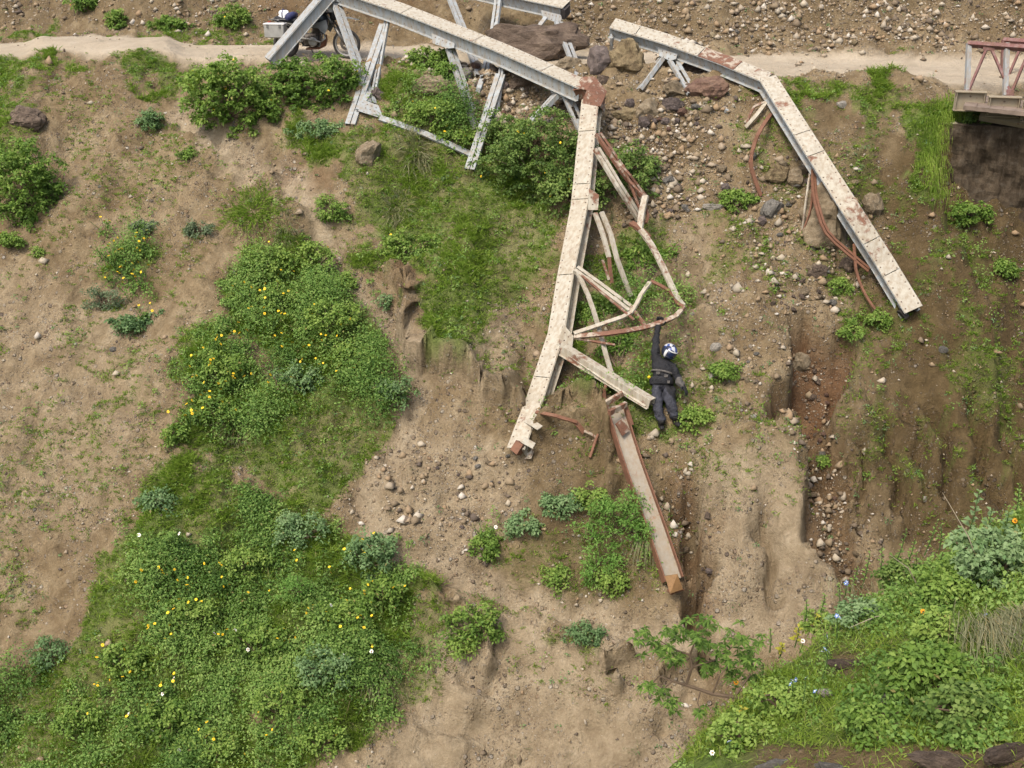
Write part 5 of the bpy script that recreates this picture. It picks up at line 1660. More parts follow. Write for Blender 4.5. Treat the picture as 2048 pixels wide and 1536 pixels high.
strap(tc, [(1542, 228, 23.1), (1522, 258, 'g', 0.5), (1510, 285, 'g', 0.45), (1501, 325, 'g', 0.35), (1511, 362, 'g', 0.2), (1522, 392, gd(1522, 392) - 0.03)], 0.8, 0.085, 0.03, RUST, 'strap', label='rusty strap hanging below the bend')
strap(tc, [(1622, 318, 'g', 0.5), (1620, 345, 'g', 0.5), (1612, 400, 'g', 0.4), (1605, 460, gd(1605, 460) - 0.05)], 0.8, 0.035, 0.03, WORN, 'strap')
strap(tc, [(1624, 340, 'g', 0.5), (1624, 395, 'g', 0.45), (1618, 430, 'g', 0.3), (1606, 462, gd(1606, 462) - 0.1)], 0.8, 0.035, 0.03, RUST, 'strap')
strap(tc, [(1628, 340, 'g', 0.5), (1628, 380, 'g', 0.6), (1638, 425, 'g', 0.75), (1654, 465, 'g', 0.6), (1690, 500, 'g', 0.45), (1738, 540, 'g', 0.35)], 0.8, 0.05, 0.03, RUST, 'strap', parts=((-0.035, 0), (0.035, 0)), label='double rusty strap looping to the lower end')
strap(tc, [(1708, 488, 'g', 0.5), (1712, 540, 'g', 0.35), (1726, 580, 'g', 0.3), (1745, 612, 'g', 0.2), (1768, 642, gd(1768, 642) - 0.02)], 0.8, 0.05, 0.03, RUST, 'strap', label='thin rusty strap reaching the ground')
strap(tc, [(1755, 486, 'g', 0.45), (1768, 494, 'g', 0.4), (1776, 506, 'g', 0.3)], 0.8, 0.14, 0.02, RUST, 'torn_bracket')
strap(tc, [(1690, 424, 'g', 0.62), (1706, 450, 'g', 0.6), (1716, 466, 'g', 0.55)], 0.6, 0.10, 0.02, GREYP, 'batten_plate')

# --- rusty floor beam standing in the earth under the wreck
fb = thing('floor_beam', G(1352, 1180), 'rusty grey steel floor beam with an orange end plate sliding down the slope', 'steel beam')
bpy.context.view_layer.update()
fpts = pts3([(1228, 812, gd(1228, 812) - 0.30), (1262, 920, gd(1262, 920) - 0.28), (1312, 1060, gd(1312, 1060) - 0.22), (1346, 1160, gd(1346, 1160) - 0.2)])
ffr = frames(fpts, [0.93] * 4)
for i, (a, b) in enumerate(zip(fpts, ffr)): pass
WEBM = steel_mat('grey_rusty_web', (0.27, 0.24, 0.19), 0.38, (0.15, 0.085, 0.05))
MB().rects(fpts, ffr, [(0, 0, 0.32, 0.016)]).build('web', WEBM, fb)
for s in (1, -1):
    MB().rects(fpts, ffr, [(s * 0.165, 0.0, 0.022, 0.20)]).build('flange', RUST, fb, bevel=0.003)
ep_ = [P(1330, 1152, gd(1330, 1152) - 0.42), P(1355, 1148, gd(1355, 1148) - 0.42), P(1366, 1178, gd(1366, 1178) - 0.34), P(1340, 1187, gd(1340, 1187) - 0.34)]
ORUST = steel_mat('orange_rust', (0.19, 0.115, 0.045), 0.8, (0.13, 0.072, 0.028))
n_ = (ep_[1] - ep_[0]).cross(ep_[2] - ep_[0]).normalized()
MB().plate(ep_, n_, 0.03).build('end_plate', ORUST, fb)
q = [ep_[3], ep_[2]]
MB().rects([p + Vector((0, 0.12, -0.06)) for p in q], frames(q, 0.6), [(0, 0, 0.14, 0.03)]).build('end_plate', RUST, fb)
for (a, b) in [((1212, 806), (1246, 786)), ((1218, 826), (1252, 808))]:
    q = pts3([(a[0], a[1], gd(*a) - 0.38), (b[0], b[1], gd(*b) - 0.40)])
    MB().rects(q, frames(q, 0.6), [(0, 0, 0.07, 0.09)]).build('clamp', HALFR, fb)
q = pts3([(1238, 842, gd(1238, 842) - 0.34), (1252, 866, gd(1252, 866) - 0.36)])
MB().rects(q, frames(q, 0.8), [(0, 0, 0.2, 0.03)]).build('torn_plate', HALFR, fb)
q = pts3([(1252, 812, gd(1252, 812) - 0.3), (1264, 850, gd(1264, 850) - 0.28)])
MB().rects(q, frames(q, 0.8), [(0, 0, 0.07, 0.03)]).build('torn_plate', RUST, fb)
# loose rusty scrap above the beam
sc_ = thing('steel_scrap', G(1196, 905), 'small twisted rusty steel scrap half buried by the cut bank', 'steel scrap')
bpy.context.view_layer.update()
strap(sc_, [(1196, 868, gd(1196, 868) - 0.1), (1188, 890, gd(1188, 890) - 0.12), (1180, 915, gd(1180, 915) - 0.05)], 0.8, 0.05, 0.02, RUST, 'strip')
strap(sc_, [(1168, 862, gd(1168, 862) - 0.1), (1182, 868, gd(1182, 868) - 0.12), (1198, 880, gd(1198, 880) - 0.05)], 0.8, 0.05, 0.02, HALFR, 'strip')

# ------------------------------------------------------------------ the red panel bridge that replaced it
REDP = steel_mat('red_paint', (0.145, 0.060, 0.052), 0.42, (0.095, 0.05, 0.036), (0.23, 0.16, 0.145))
GALV = steel_mat('grey_post_paint', (0.27, 0.285, 0.285), 0.35, (0.17, 0.07, 0.055))
BEAM = steel_mat('tan_beam_paint', (0.25, 0.215, 0.15), 0.12)
bb = thing('panel_bridge', P(1938, 186, 23.6), 'red lattice panel bridge with tan steel beams at the right edge', 'bridge')
bpy.context.view_layer.update()


def bar(root, p, q, W, H, mat, name, face=0.9, extra=()):
    pts = [p, q]
    return MB().rects(pts, frames(pts, face), [(0, 0, W, H)] + list(extra)).build(name, mat, root, bevel=0.004)


def panel(d0, slope, dz, x0, mats):
    """one side truss: chord, verticals and diagonals; d0 depth at its left end, getting nearer by slope per pixel"""
    D = lambda px: d0 - slope * (px - 1938)
    pt = lambda px, py: P(px + x0, py + dz, D(px))
    for px in (1938, 2014, 2100, 2190, 2280):
        bar(bb, pt(px, 86), pt(px - 4, 184 + (px - 1938) * 0.10), 0.09, 0.09, mats[1], 'upright')
    bar(bb, pt(1936, 88), pt(2360, 118), 0.09, 0.12, mats[0], 'top_rail', 0.8)
    for k in range(4):
        x = 1938 + k * 84
        for (xa, xb) in ((x + 36, x - 2), (x + 44, x + 82)):
            a, b = pt(xa, 96 + (x - 1938) * .07), pt(xb, 184 + (x - 1938) * 0.1)
            bar(bb, a, b, 0.05, 0.05, mats[0], 'brace')
            for q_ in (a, b):
                n_q = (CAM - q_).normalized(); u_q = n_q.cross(Vector((0, 0, 1))).normalized()
                MB().box(q_ + n_q * 0.03, u_q, n_q.cross(u_q), n_q, 0.15, 0.10, 0.012).build('joint_plate', mats[0], bb, bevel=0.003)
    bar(bb, pt(1960, 232), pt(2360, 300), 0.14, 0.14, BEAM, 'bottom_rail', 0.8)


panel(22.7, 0.0042, 0, 0, (REDP, GALV))
panel(24.3, 0.0042, -7, 70, (REDP, REDP))


def ibeam(p, q, h, w, mat, name='cross_beam'):
    """I section lying along p-q, with end stiffeners"""
    a = (q - p).normalized(); z = Vector((0, 0, 1)); z = (z - a * z.dot(a)).normalized(); y = z.cross(a)
    m = MB(); c = (p + q) / 2; L = (q - p).length
    m.box(c, a, y, z, L, 0.02, h - 0.04); m.box(c + z * (h / 2 - 0.01), a, y, z, L, w, 0.02); m.box(c - z * (h / 2 - 0.01), a, y, z, L, w, 0.02)
    for t in (0.06, 0.94):
        m.box(p.lerp(q, t), a, y, z, 0.016, w * 0.86, h - 0.05)
    o = m.build(name, mat, bb, bevel=0.003)
    b = MB()
    for t in (0.05, 0.5, 0.95):
        dome(b, p.lerp(q, t) - y * (0.012 if y.dot(CAM - p) < 0 else -0.012) + z * h * 0.25, -y if y.dot(CAM - p) < 0 else y, 0.022)
    b.build('bolt', RIVET, o, kind='stuff')


ibeam(P(1908, 201, 22.5), P(1971, 203, 22.35), 0.39, 0.2, BEAM)
ibeam(P(1974, 212, 22.2), P(2040, 214, 22.05), 0.40, 0.2, BEAM)
ibeam(P(2043, 222, 21.9), P(2110, 225, 21.75), 0.40, 0.2, BEAM)
ibeam(P(2113, 232, 21.6), P(2180, 236, 21.45), 0.40, 0.2, BEAM)
# timber deck over the beams
DECK = simple_mat('deck_timber', (0.17, 0.13, 0.10), 0.9, var=0.3)
for k in range(16):
    a = P(1962 + k * 26, 172 + k * 2.4, 24.6 - k * 0.10); b = P(1948 + k * 26, 192 + k * 2.6, 22.7 - k * 0.10)
    b.z = a.z = a.z * 0.5 + b.z * 0.5 - 0.05
    MB().box((a + b) / 2, (b - a).normalized(), (b - a).normalized().cross(Vector((0, 0, 1))).normalized(), (0, 0, 1), (b - a).length + 1.8, 0.24, 0.08).build('deck_plank', DECK, bb)
# stained abutment below the bridge, the deck's shade put into its dark colour
ab = thing('abutment', P(1960, 400, 23.0), 'stained concrete abutment beneath the red bridge, coloured dark for its shade', 'abutment')
bpy.context.view_layer.update()
m, nt, out = new_mat('shade_dark_concrete'); t = NT(nt)
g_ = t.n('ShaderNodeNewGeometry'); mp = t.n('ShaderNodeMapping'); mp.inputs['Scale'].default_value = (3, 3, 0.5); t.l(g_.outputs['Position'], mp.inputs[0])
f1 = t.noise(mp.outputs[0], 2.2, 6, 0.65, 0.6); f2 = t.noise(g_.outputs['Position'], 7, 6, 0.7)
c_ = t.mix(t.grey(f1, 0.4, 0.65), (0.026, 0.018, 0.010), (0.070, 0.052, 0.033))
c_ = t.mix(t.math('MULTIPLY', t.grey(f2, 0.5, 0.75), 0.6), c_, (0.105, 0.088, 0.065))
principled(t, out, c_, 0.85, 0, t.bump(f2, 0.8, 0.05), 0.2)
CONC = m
a0 = P(1872, 246, 22.75); a1 = P(2190, 268, 21.7)
a1.z = a0.z
x_ = (a1 - a0).normalized(); y_ = Vector((0, 0, 1)).cross(x_).normalized(); y_ = y_ if y_.y > 0 else -y_
mb = MB()
N, K = 60, 30; L = (a1 - a0).length
for i in range(N + 1):
    for j in range(K + 1):
        u = i / N * L; v = -j / K * 2.3
        p = a0 + x_ * (u + 0.10 * (j / K)) + Vector((0, 0, v)) - y_ * (0.10 * j / K)
        p += -y_ * (0.20 * noise3(np.array([u * 0.9, v * 0.9, 3.3])) + 0.12 * noise3(np.array([u * 2.6, v * 2.6, 9.3])) + 0.06 * noise3(np.array([u * 6, v * 6, 1.3])))
        mb.v.append(tuple(p))
for i in range(N):
    for j in range(K):
        k0 = i * (K + 1) + j; mb.f.append((k0, k0 + 1, k0 + K + 2, k0 + K + 1))
n0 = len(mb.v)
for i in range(N + 1):
    p = a0 + x_ * (i / N * L) + y_ * 2.0; mb.v.append(tuple(p))
for i in range(N): mb.f.append((i * (K + 1), (i + 1) * (K + 1), n0 + i + 1, n0 + i))
n1_ = len(mb.v)
for j in range(K + 1): mb.v.append(tuple(a0 + Vector((0, 0, -j / K * 2.3)) + y_ * 2.0))
for j in range(K): mb.f.append((j, n1_ + j, n1_ + j + 1, j + 1))
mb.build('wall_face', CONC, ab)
# ------------------------------------------------------------------ the person hanging from the tie bar
def skin_mesh(name, verts, edges, radii, mat, parent, off, sub=2, root=0):
    me = bpy.data.meshes.new(name)
    me.from_pydata([tuple(Vector(v) - off) for v in verts], edges, [])
    o = mesh_obj(name, me, parent)
    md = o.modifiers.new('skin', 'SKIN'); md.use_smooth_shade = True; md.branch_smoothing = 0.4
    for i, r in enumerate(radii):
        s = me.skin_vertices[0].data[i]
        s.radius = (r, r) if not hasattr(r, '__len__') else r
        s.use_root = (i == root)
    sb = o.modifiers.new('sub', 'SUBSURF'); sb.levels = sub; sb.render_levels = sub
    dg = bpy.context.evaluated_depsgraph_get()
    ev = bpy.data.meshes.new_from_object(o.evaluated_get(dg))
    o.modifiers.clear(); o.data = ev
    ev.name = name
    ev.materials.clear()
    for mm in (mat if hasattr(mat, '__len__') else [mat]): ev.materials.append(mm)
    for p in ev.polygons: p.use_smooth = True
    return o


def cloth_mat(name, col, rough=0.75, var=0.35):
    m, nt, out = new_mat(name); t = NT(nt)
    g = t.n('ShaderNodeNewGeometry')
    f = t.noise(g.outputs['Position'], 9, 4, 0.6, 0.8); f2 = t.noise(g.outputs['Position'], 26, 3, 0.6, 1.2)
    c = t.ramp(f, [(0.3, tuple(x * (1 - var) for x in col)), (0.7, tuple(x * (1 + var) for x in col))])
    principled(t, out, c, rough, 0, t.bump(t.math('ADD', f, t.math('MULTIPLY', f2, 0.5)), 0.8, 0.05), 0.35)
    return m


JACKET = cloth_mat('black_jacket', (0.011, 0.011, 0.013)); TROUSER = cloth_mat('dark_trousers', (0.030, 0.031, 0.040)); BOOT = cloth_mat('black_boots', (0.010, 0.009, 0.008), 0.6)
GLOVE = cloth_mat('black_gloves', (0.007, 0.007, 0.008), 0.65); PATCHM = cloth_mat('grey_panel', (0.085, 0.078, 0.07), 0.8)
STRAPM = cloth_mat('dark_strap', (0.012, 0.012, 0.014), 0.6)
pd0 = 20.42
J = {k: P(x, y, d) for k, (x, y, d) in {
    'hand': (1317, 647, tie_d - 0.02), 'wrist': (1315, 658, 20.72), 'elR': (1311, 690, 20.52), 'shR': (1311.5, 719, 20.48), 'chest': (1327, 737, 20.42),
    'neck': (1334, 719, 20.42), 'head': (1339, 703, 20.38), 'shL': (1346, 733, 20.36), 'elL': (1354, 755, 20.30), 'wrL': (1364, 769, 20.16), 'haL': (1369, 777, 20.12),
    'waist': (1323, 757, 20.38), 'hip': (1323, 770, 20.36), 'hR': (1314, 778, 20.34), 'hL': (1334, 777, 20.34),
    'kR': (1315, 812, 20.14), 'aR': (1323, 846, 20.12), 'kL': (1341, 808, 20.14), 'aL': (1351, 838, 20.16)}.items()}
for k in ('aR', 'aL'):
    gz = float(height(J[k].x, J[k].y)); J[k + 'f'] = J[k]
person = thing('person', P(1335, 856, 20.15), 'person in black riding gear and helmet hanging from the bent tie bar by one arm', 'person')
bpy.context.view_layer.update()
po = Vector(person.location)
Vv = [J['hip'], J['waist'], J['chest'], J['neck'], J['neck'].lerp(J['head'], 0.6),
      J['shR'], J['elR'], J['wrist'], J['hand'].lerp(J['wrist'], 0.35),
      J['shL'], J['elL'], J['wrL'], J['haL'],
      J['hR'], J['kR'], J['aR'], J['hL'], J['kL'], J['aL']]
E = [(0, 1), (1, 2), (2, 3), (3, 4), (2, 5), (5, 6), (6, 7), (7, 8), (2, 9), (9, 10), (10, 11), (11, 12), (0, 13), (13, 14), (14, 15), (0, 16), (16, 17), (17, 18)]
rad = [(0.18, 0.14), (0.19, 0.14), (0.20, 0.14), 0.08, 0.06, 0.10, 0.076, 0.056, 0.042, 0.10, 0.078, 0.06, 0.046, 0.128, 0.105, 0.095, 0.128, 0.105, 0.095]
body = skin_mesh('body', Vv, E, rad, [JACKET, TROUSER, PATCHM], person, po)
_m2 = bmesh.new(); _m2.from_mesh(body.data); bmesh.ops.subdivide_edges(_m2, edges=_m2.edges, cuts=1, use_grid_fill=True); _m2.normal_update()
for v in _m2.verts:                       # folds of the loose cloth
    q = np.array(v.co)
    k = noise3(q * np.array([7, 7, 15]) + 3.0) + 0.6 * noise3(q * np.array([16, 16, 26]) + 8.0)
    v.co += v.normal * 0.026 * k
for f in _m2.faces: f.smooth = True
_m2.to_mesh(body.data); _m2.free()
hipz = (J['hip'].z + J['waist'].z) / 2 - po.z - 0.01
wz = J['waist'].z - po.z
for p in body.data.polygons:
    c = p.center
    far_arm = (Vector(c) + po - J['wrL']).length < 0.3
    if c.z < hipz and not far_arm: p.material_index = 1
    elif far_arm and (Vector(c) + po - J['wrL']).length < 0.16: p.material_index = 2
# jacket hem and belt
def ring(center, ax, rx, ry, h, mat, name, tw=0.0):
    m = MB(); ax = ax.normalized(); u = Vector((1, 0, 0)); u = (u - ax * u.dot(ax)).normalized(); v = ax.cross(u)
    prof = [(1.0, -h / 2), (1.06, -h / 4), (1.06, h / 4), (1.0, h / 2)]
    n = 22
    for (k, hh) in prof:
        for i in range(n):
            a = 2 * math.pi * i / n
            m.v.append(tuple(center + u * math.cos(a) * rx * k + v * math.sin(a) * ry * k + ax * hh))
    for j in range(3):
        for i in range(n):
            m.f.append((j * n + i, j * n + (i + 1) % n, (j + 1) * n + (i + 1) % n, (j + 1) * n + i))
    return m.build(name, mat, person, smooth=True)


ring(J['waist'].lerp(J['hip'], 0.45), J['waist'] - J['hip'], 0.215, 0.170, 0.13, JACKET, 'jacket_hem')
ring(J['waist'].lerp(J['hip'], 0.05), J['waist'] - J['hip'], 0.208, 0.165, 0.05, STRAPM, 'belt')
ring(J['chest'].lerp(J['waist'], 0.45), J['chest'] - J['waist'], 0.208, 0.165, 0.035, PATCHM, 'chest_stripe')
YEL = simple_mat('yellow_tag', (0.75, 0.55, 0.02), 0.6)
cp = P(1298, 754, 20.28)
dome(mm := MB(), cp, CAM - cp, 0.03); mm.build('yellow_tag', YEL, person)
for (x, y) in ((1316, 746), (1332, 752), (1322, 762), (1336, 764)):
    c = P(x, y, 20.215); n = (CAM - c).normalized(); u = n.cross(Vector((0, 0, 1))).normalized(); v = n.cross(u)
    MB().box(c, u, v, n, 0.075, 0.055, 0.03).build('pocket', PATCHM, person, bevel=0.008)
# helmet: white crown with black and blue markings, chin bar and dark visor
tilt = Vector((0.42, -0.02, 0.90)).normalized()                # leans to the photographer's right
fwd = Vector((0.30, -0.92, -0.25)); fwd = (fwd - tilt * fwd.dot(tilt)).normalized(); sd_ = tilt.cross(fwd)
hc = J['head']
m, nt, out = new_mat('helmet_paint'); t = NT(nt)
tc_ = t.n('ShaderNodeTexCoord'); vo = t.n('ShaderNodeTexVoronoi'); vo.inputs['Scale'].default_value = 15; t.l(tc_.outputs['Object'], vo.inputs['Vector'])
sv_ = t.n('ShaderNodeSeparateColor'); t.l(vo.outputs['Color'], sv_.inputs[0])
principled(t, out, t.ramp(sv_.outputs[0], [(0.0, (0.40, 0.41, 0.43)), (0.36, (0.015, 0.02, 0.04)), (0.56, (0.035, 0.06, 0.20)), (0.74, (0.40, 0.41, 0.43))], 'CONSTANT'), 0.25, 0, None, 0.5)
HELM = m
VISOR = simple_mat('dark_visor', (0.012, 0.02, 0.055), 0.08, spec=0.9, var=0.2)
HDARK = simple_mat('helmet_navy', (0.012, 0.016, 0.03), 0.3, spec=0.5)
HWHITE = simple_mat('helmet_white', (0.50, 0.50, 0.49), 0.3, spec=0.5)


def shell(name, a0, a1, e0, e1, r, mat, squash=(1, 1, 1), nu=20, nv=12, thick=0.012):
    """patch of an ovoid about the head: azimuth a from the face, elevation e"""
    m = MB()
    for k in range(2):
        rr = r - thick * k
        for j in range(nv + 1):
            e = e0 + (e1 - e0) * j / nv
            for i in range(nu + 1):
                a = a0 + (a1 - a0) * i / nu
                d = (fwd * math.cos(a) * squash[0] + sd_ * math.sin(a) * squash[1]) * math.cos(e) + tilt * math.sin(e) * squash[2]
                m.v.append(tuple(hc + d * rr))
    S = (nu + 1) * (nv + 1)
    for k in range(2):
        for j in range(nv):
            for i in range(nu):
                a = k * S + j * (nu + 1) + i
                m.f.append((a, a + 1, a + nu + 2, a + nu + 1))
    for i in range(nu):
        for j in (0, nv):
            a = j * (nu + 1) + i; m.f.append((a, a + 1, a + 1 + S, a + S))
    for j in range(nv):
        for i in (0, nu):
            a = j * (nu + 1) + i; m.f.append((a, a + nu + 1, a + nu + 1 + S, a + S))
    return m.build(name, mat, person, smooth=True)


sq = (1.08, 0.94, 1.0)
helmet = shell('helmet', -math.pi, math.pi, 0.38, 1.56, 0.150, HELM, sq, 28, 8)
shell('helmet_back', 0.95, 2 * math.pi - 0.95, -0.95, 0.40, 0.149, HDARK, sq, 22, 8)
shell('chin_bar', -1.0, 1.0, -1.0, -0.42, 0.153, HDARK, (1.14, 0.96, 1.0), 14, 5)
shell('visor', -0.98, 0.98, -0.44, 0.38, 0.147, VISOR, (1.10, 0.97, 1.0), 16, 8)
shell('brow_stripe', -1.05, 1.05, 0.34, 0.46, 0.156, HWHITE, (1.12, 0.97, 1.0), 16, 2)
shell('cheek_stripe', -1.25, -0.92, -0.8, 0.3, 0.154, HWHITE, (1.08, 0.97, 1.0), 5, 8)
# boots
for an, (tx, ty, td) in (('aR', (1325, 857, 20.02)), ('aL', (1360, 851, 20.02))):
    toe = P(tx, ty, td); a = J[an]
    heel = a + Vector((0, 0.03, -0.07))
    skin_mesh('boot', [a + Vector((0, 0, 0.10)), a, heel, heel.lerp(toe, 0.6) + Vector((0, 0, -0.01)), toe], [(0, 1), (1, 2), (2, 3), (3, 4)], [0.085, 0.072, 0.060, (0.055, 0.048), (0.045, 0.032)], BOOT, person, po, 2)
# gloves with five fingers; the upper hand closes round the bar
def glove(palm_c, knuck_dir, side, nrm, curl, name, s=1.15):
    """knuck_dir from wrist to fingers, side towards the thumb, nrm out of the palm; curl in radians per joint"""
    kd = knuck_dir.normalized(); side = (side - kd * side.dot(kd)).normalized(); nrm = (nrm - kd * nrm.dot(kd) - side * nrm.dot(side)).normalized()
    g = skin_mesh(name, [palm_c - kd * 0.075 * s, palm_c - kd * 0.02 * s, palm_c + kd * 0.04 * s], [(0, 1), (1, 2)], [0.036 * s, (0.046 * s, 0.028 * s), (0.046 * s, 0.024 * s)], GLOVE, person, po, 2)
    for i, (off, L) in enumerate(((0.034, 0.078), (0.012, 0.088), (-0.011, 0.082), (-0.033, 0.064))):
        pts = [palm_c + side * off * s + kd * 0.02 * s]; d = kd.copy(); p = pts[0] + kd * 0.028 * s; pts.append(p); ang = 0
        for j in range(3):
            ang += curl * (0.9 if j == 0 else 1.0)
            d = kd * math.cos(ang) + nrm * math.sin(ang)
            p = p + d * L * s * (0.42, 0.32, 0.26)[j]; pts.append(p)
        skin_mesh('finger', pts, [(k, k + 1) for k in range(4)], [0.012 * s, 0.012 * s, 0.0115 * s, 0.0105 * s, 0.009 * s], GLOVE, g, po, 1)
    q = palm_c + side * 0.040 * s - kd * 0.035 * s
    d1 = (side * 0.75 + kd * 0.45 + nrm * 0.5 * min(1, curl)).normalized(); d2 = (side * 0.15 + kd * 0.65 + nrm * 0.75 * min(1.2, curl)).normalized()
    skin_mesh('thumb', [q - side * 0.015, q + d1 * 0.035 * s, q + d1 * 0.035 * s + d2 * 0.03 * s, q + d1 * 0.035 * s + d2 * 0.055 * s], [(0, 1), (1, 2), (2, 3)], [0.016 * s, 0.014 * s, 0.012 * s, 0.010 * s], GLOVE, g, po, 1)
    return g


tie_p = pts3([TIE[2]])[0]; tdir = (pts3([TIE[3]])[0] - tie_p).normalized()
towc = (CAM - tie_p).normalized()
armd = (J['hand'] - J['wrist']).normalized()
glove(tie_p + armd * 0.012 - towc * 0.050, armd, -tdir, towc, 1.12, 'glove', 1.45)
glove(J['haL'], J['haL'] - J['wrL'], Vector((-0.5, -0.5, 0.3)), Vector((-0.6, 0.5, -0.4)), 0.35, 'glove')
ring(J['hand'].lerp(J['wrist'], 0.8), armd, 0.058, 0.058, 0.10, GLOVE, 'cuff')
# ------------------------------------------------------------------ the touring motorcycle on the road
BLK = simple_mat('black_plastic', (0.018, 0.018, 0.020), 0.5); RUBBER = simple_mat('tyre_rubber', (0.055, 0.052, 0.048), 0.9, var=0.25)
ALU = simple_mat('aluminium', (0.34, 0.33, 0.30), 0.5, 0.4, var=0.15); ALUL = simple_mat('aluminium_lid', (0.50, 0.49, 0.47), 0.4, 0.2, var=0.1)
ENG = simple_mat('engine_metal', (0.13, 0.115, 0.10), 0.5, 0.6, var=0.4); SKID = simple_mat('brown_engine_guard', (0.16, 0.075, 0.045), 0.7, var=0.3)
TANKM = simple_mat('slate_tank_paint', (0.035, 0.040, 0.052), 0.3, spec=0.6); PANELM = simple_mat('silver_panel', (0.22, 0.23, 0.235), 0.4, 0.3)
FORKM = simple_mat('fork_metal', (0.17, 0.165, 0.155), 0.4, 0.5); SEATM = simple_mat('black_seat', (0.02, 0.02, 0.022), 0.7); WBAG = simple_mat('white_bag', (0.80, 0.80, 0.79), 0.6, var=0.05)
SCRN = simple_mat('pale_windscreen', (0.58, 0.58, 0.55), 0.2, spec=0.6, var=0.05); NAVY = simple_mat('navy_strap', (0.03, 0.035, 0.09), 0.7)
FENDM = simple_mat('white_fender', (0.72, 0.71, 0.67), 0.4); LENS = simple_mat('headlight_glass', (0.25, 0.26, 0.27), 0.1, spec=0.8)
MAPCOL = (('pannier', ALU))
wc = G(695, 117)
zr = wc.z
Rw = 0.345
base = Vector((wc.x, wc.y, zr))
bk = thing('motorcycle', base + Vector((-0.75, 0.08, 0)), 'dark touring motorcycle with aluminium boxes parked behind the leaning end post', 'motorcycle')
bpy.context.view_layer.update()
yaw = R(-8)
fx = Vector((math.cos(yaw), math.sin(yaw), 0)); fy = Vector((-math.sin(yaw), math.cos(yaw), 0)); fz = Vector((0, 0, 1))


def L_(x, y, z): return base + fx * x + fy * y + fz * z    # x forward from the front axle, y away from the gorge, z up


def wheel(x, Rw, tw, label=None):
    c = L_(x, 0, Rw)
    w = MB().torus(c, fy, Rw - tw * 0.55, tw * 0.55, 40, 10)
    tyre = w.build('wheel', RUBBER, bk, smooth=True)
    MB().torus(c, fy, Rw - tw * 1.15, 0.02, 40, 6, [(0.018, -0.035), (0.018, 0.035), (-0.006, 0.03), (-0.006, -0.03)]).build('rim', ALU, tyre)
    m = MB()
    for k in range(24):
        a = 2 * math.pi * k / 24; s = 1 if k % 2 else -1
        d = fx * math.cos(a) + fz * math.sin(a); d2 = fx * math.cos(a + 0.25 * s) + fz * math.sin(a + 0.25 * s)
        m.tube([c + d2 * 0.04 + fy * 0.035 * s, c + d * (Rw - tw * 1.15)], 0.0035, 4)
    m.build('spoke', ALU, tyre, kind='stuff')
    MB().lathe(c - fy * 0.06, fy, [(0.035, 0), (0.045, 0.02), (0.03, 0.06), (0.045, 0.10), (0.035, 0.12)], 14).build('hub', ENG, tyre)
    d = MB().torus(c - fy * 0.075, fy, 0.105, 0.03, 28, 4, [(0.035, -0.003), (0.035, 0.003), (-0.03, 0.003), (-0.03, -0.003)])
    for k in range(6):
        a = k * math.pi / 3; q = fx * math.cos(a) + fz * math.sin(a)
        d.tube([c - fy * 0.075 + q * 0.03, c - fy * 0.075 + q * 0.085], 0.008, 4)
    d.build('brake_disc', ENG, tyre)
    return tyre


wheel(0.0, Rw, 0.075); wheel(-1.52, 0.325, 0.11)
# fork legs, clamps and handlebar
top = Vector((-0.46, 0, 1.02))
for s in (-0.11, 0.11):
    MB().tube([L_(0, s, Rw), L_(-0.23, s, Rw + 0.38)], [0.036, 0.038], 12).build('fork_leg', FORKM, bk, smooth=True)
    MB().tube([L_(-0.23, s, Rw + 0.38), L_(-0.47, s, 1.10)], [0.025, 0.027], 12).build('fork_tube', FORKM, bk, smooth=True)
MB().box(L_(-0.30, 0, 0.82), fx, fy, (fz - fx * .5).normalized(), 0.09, 0.30, 0.05).build('fork_clamp', BLK, bk, bevel=0.008)
MB().box(L_(-0.44, 0, 1.05), fx, fy, (fz - fx * .5).normalized(), 0.09, 0.30, 0.04).build('fork_clamp', BLK, bk, bevel=0.008)
MB().tube([L_(-0.62, -0.42, 1.17), L_(-0.52, -0.25, 1.18), L_(-0.47, -0.08, 1.10), L_(-0.47, 0.08, 1.10), L_(-0.52, 0.25, 1.18), L_(-0.62, 0.42, 1.17)], 0.014, 8).build('handlebar', BLK, bk)
for s in (-1, 1):
    MB().tube([L_(-0.66, s * 0.45, 1.165), L_(-0.58, s * 0.34, 1.175)], 0.02, 8).build('grip', SEATM, bk)
    m = MB(); m.add([L_(-0.50, s * 0.44, 1.24), L_(-0.44, s * 0.26, 1.23), L_(-0.43, s * 0.26, 1.10), L_(-0.50, s * 0.46, 1.10), L_(-0.52, s * 0.44, 1.24), L_(-0.46, s * 0.26, 1.23), L_(-0.45, s * 0.26, 1.10), L_(-0.52, s * 0.46, 1.10)],
                      [(0, 1, 2, 3), (7, 6, 5, 4), (0, 4, 5, 1), (1, 5, 6, 2), (2, 6, 7, 3), (3, 7, 4, 0)])
    m.build('hand_guard', BLK, bk)
    MB().tube([L_(-0.52, s * 0.30, 1.19), L_(-0.50, s * 0.36, 1.38)], 0.008, 6).build('mirror_stalk', BLK, bk)
    MB().lathe(L_(-0.52, s * 0.38, 1.42), fx, [(0.03, -0.015), (0.065, 0), (0.05, 0.02)], 12).build('mirror', BLK, bk)
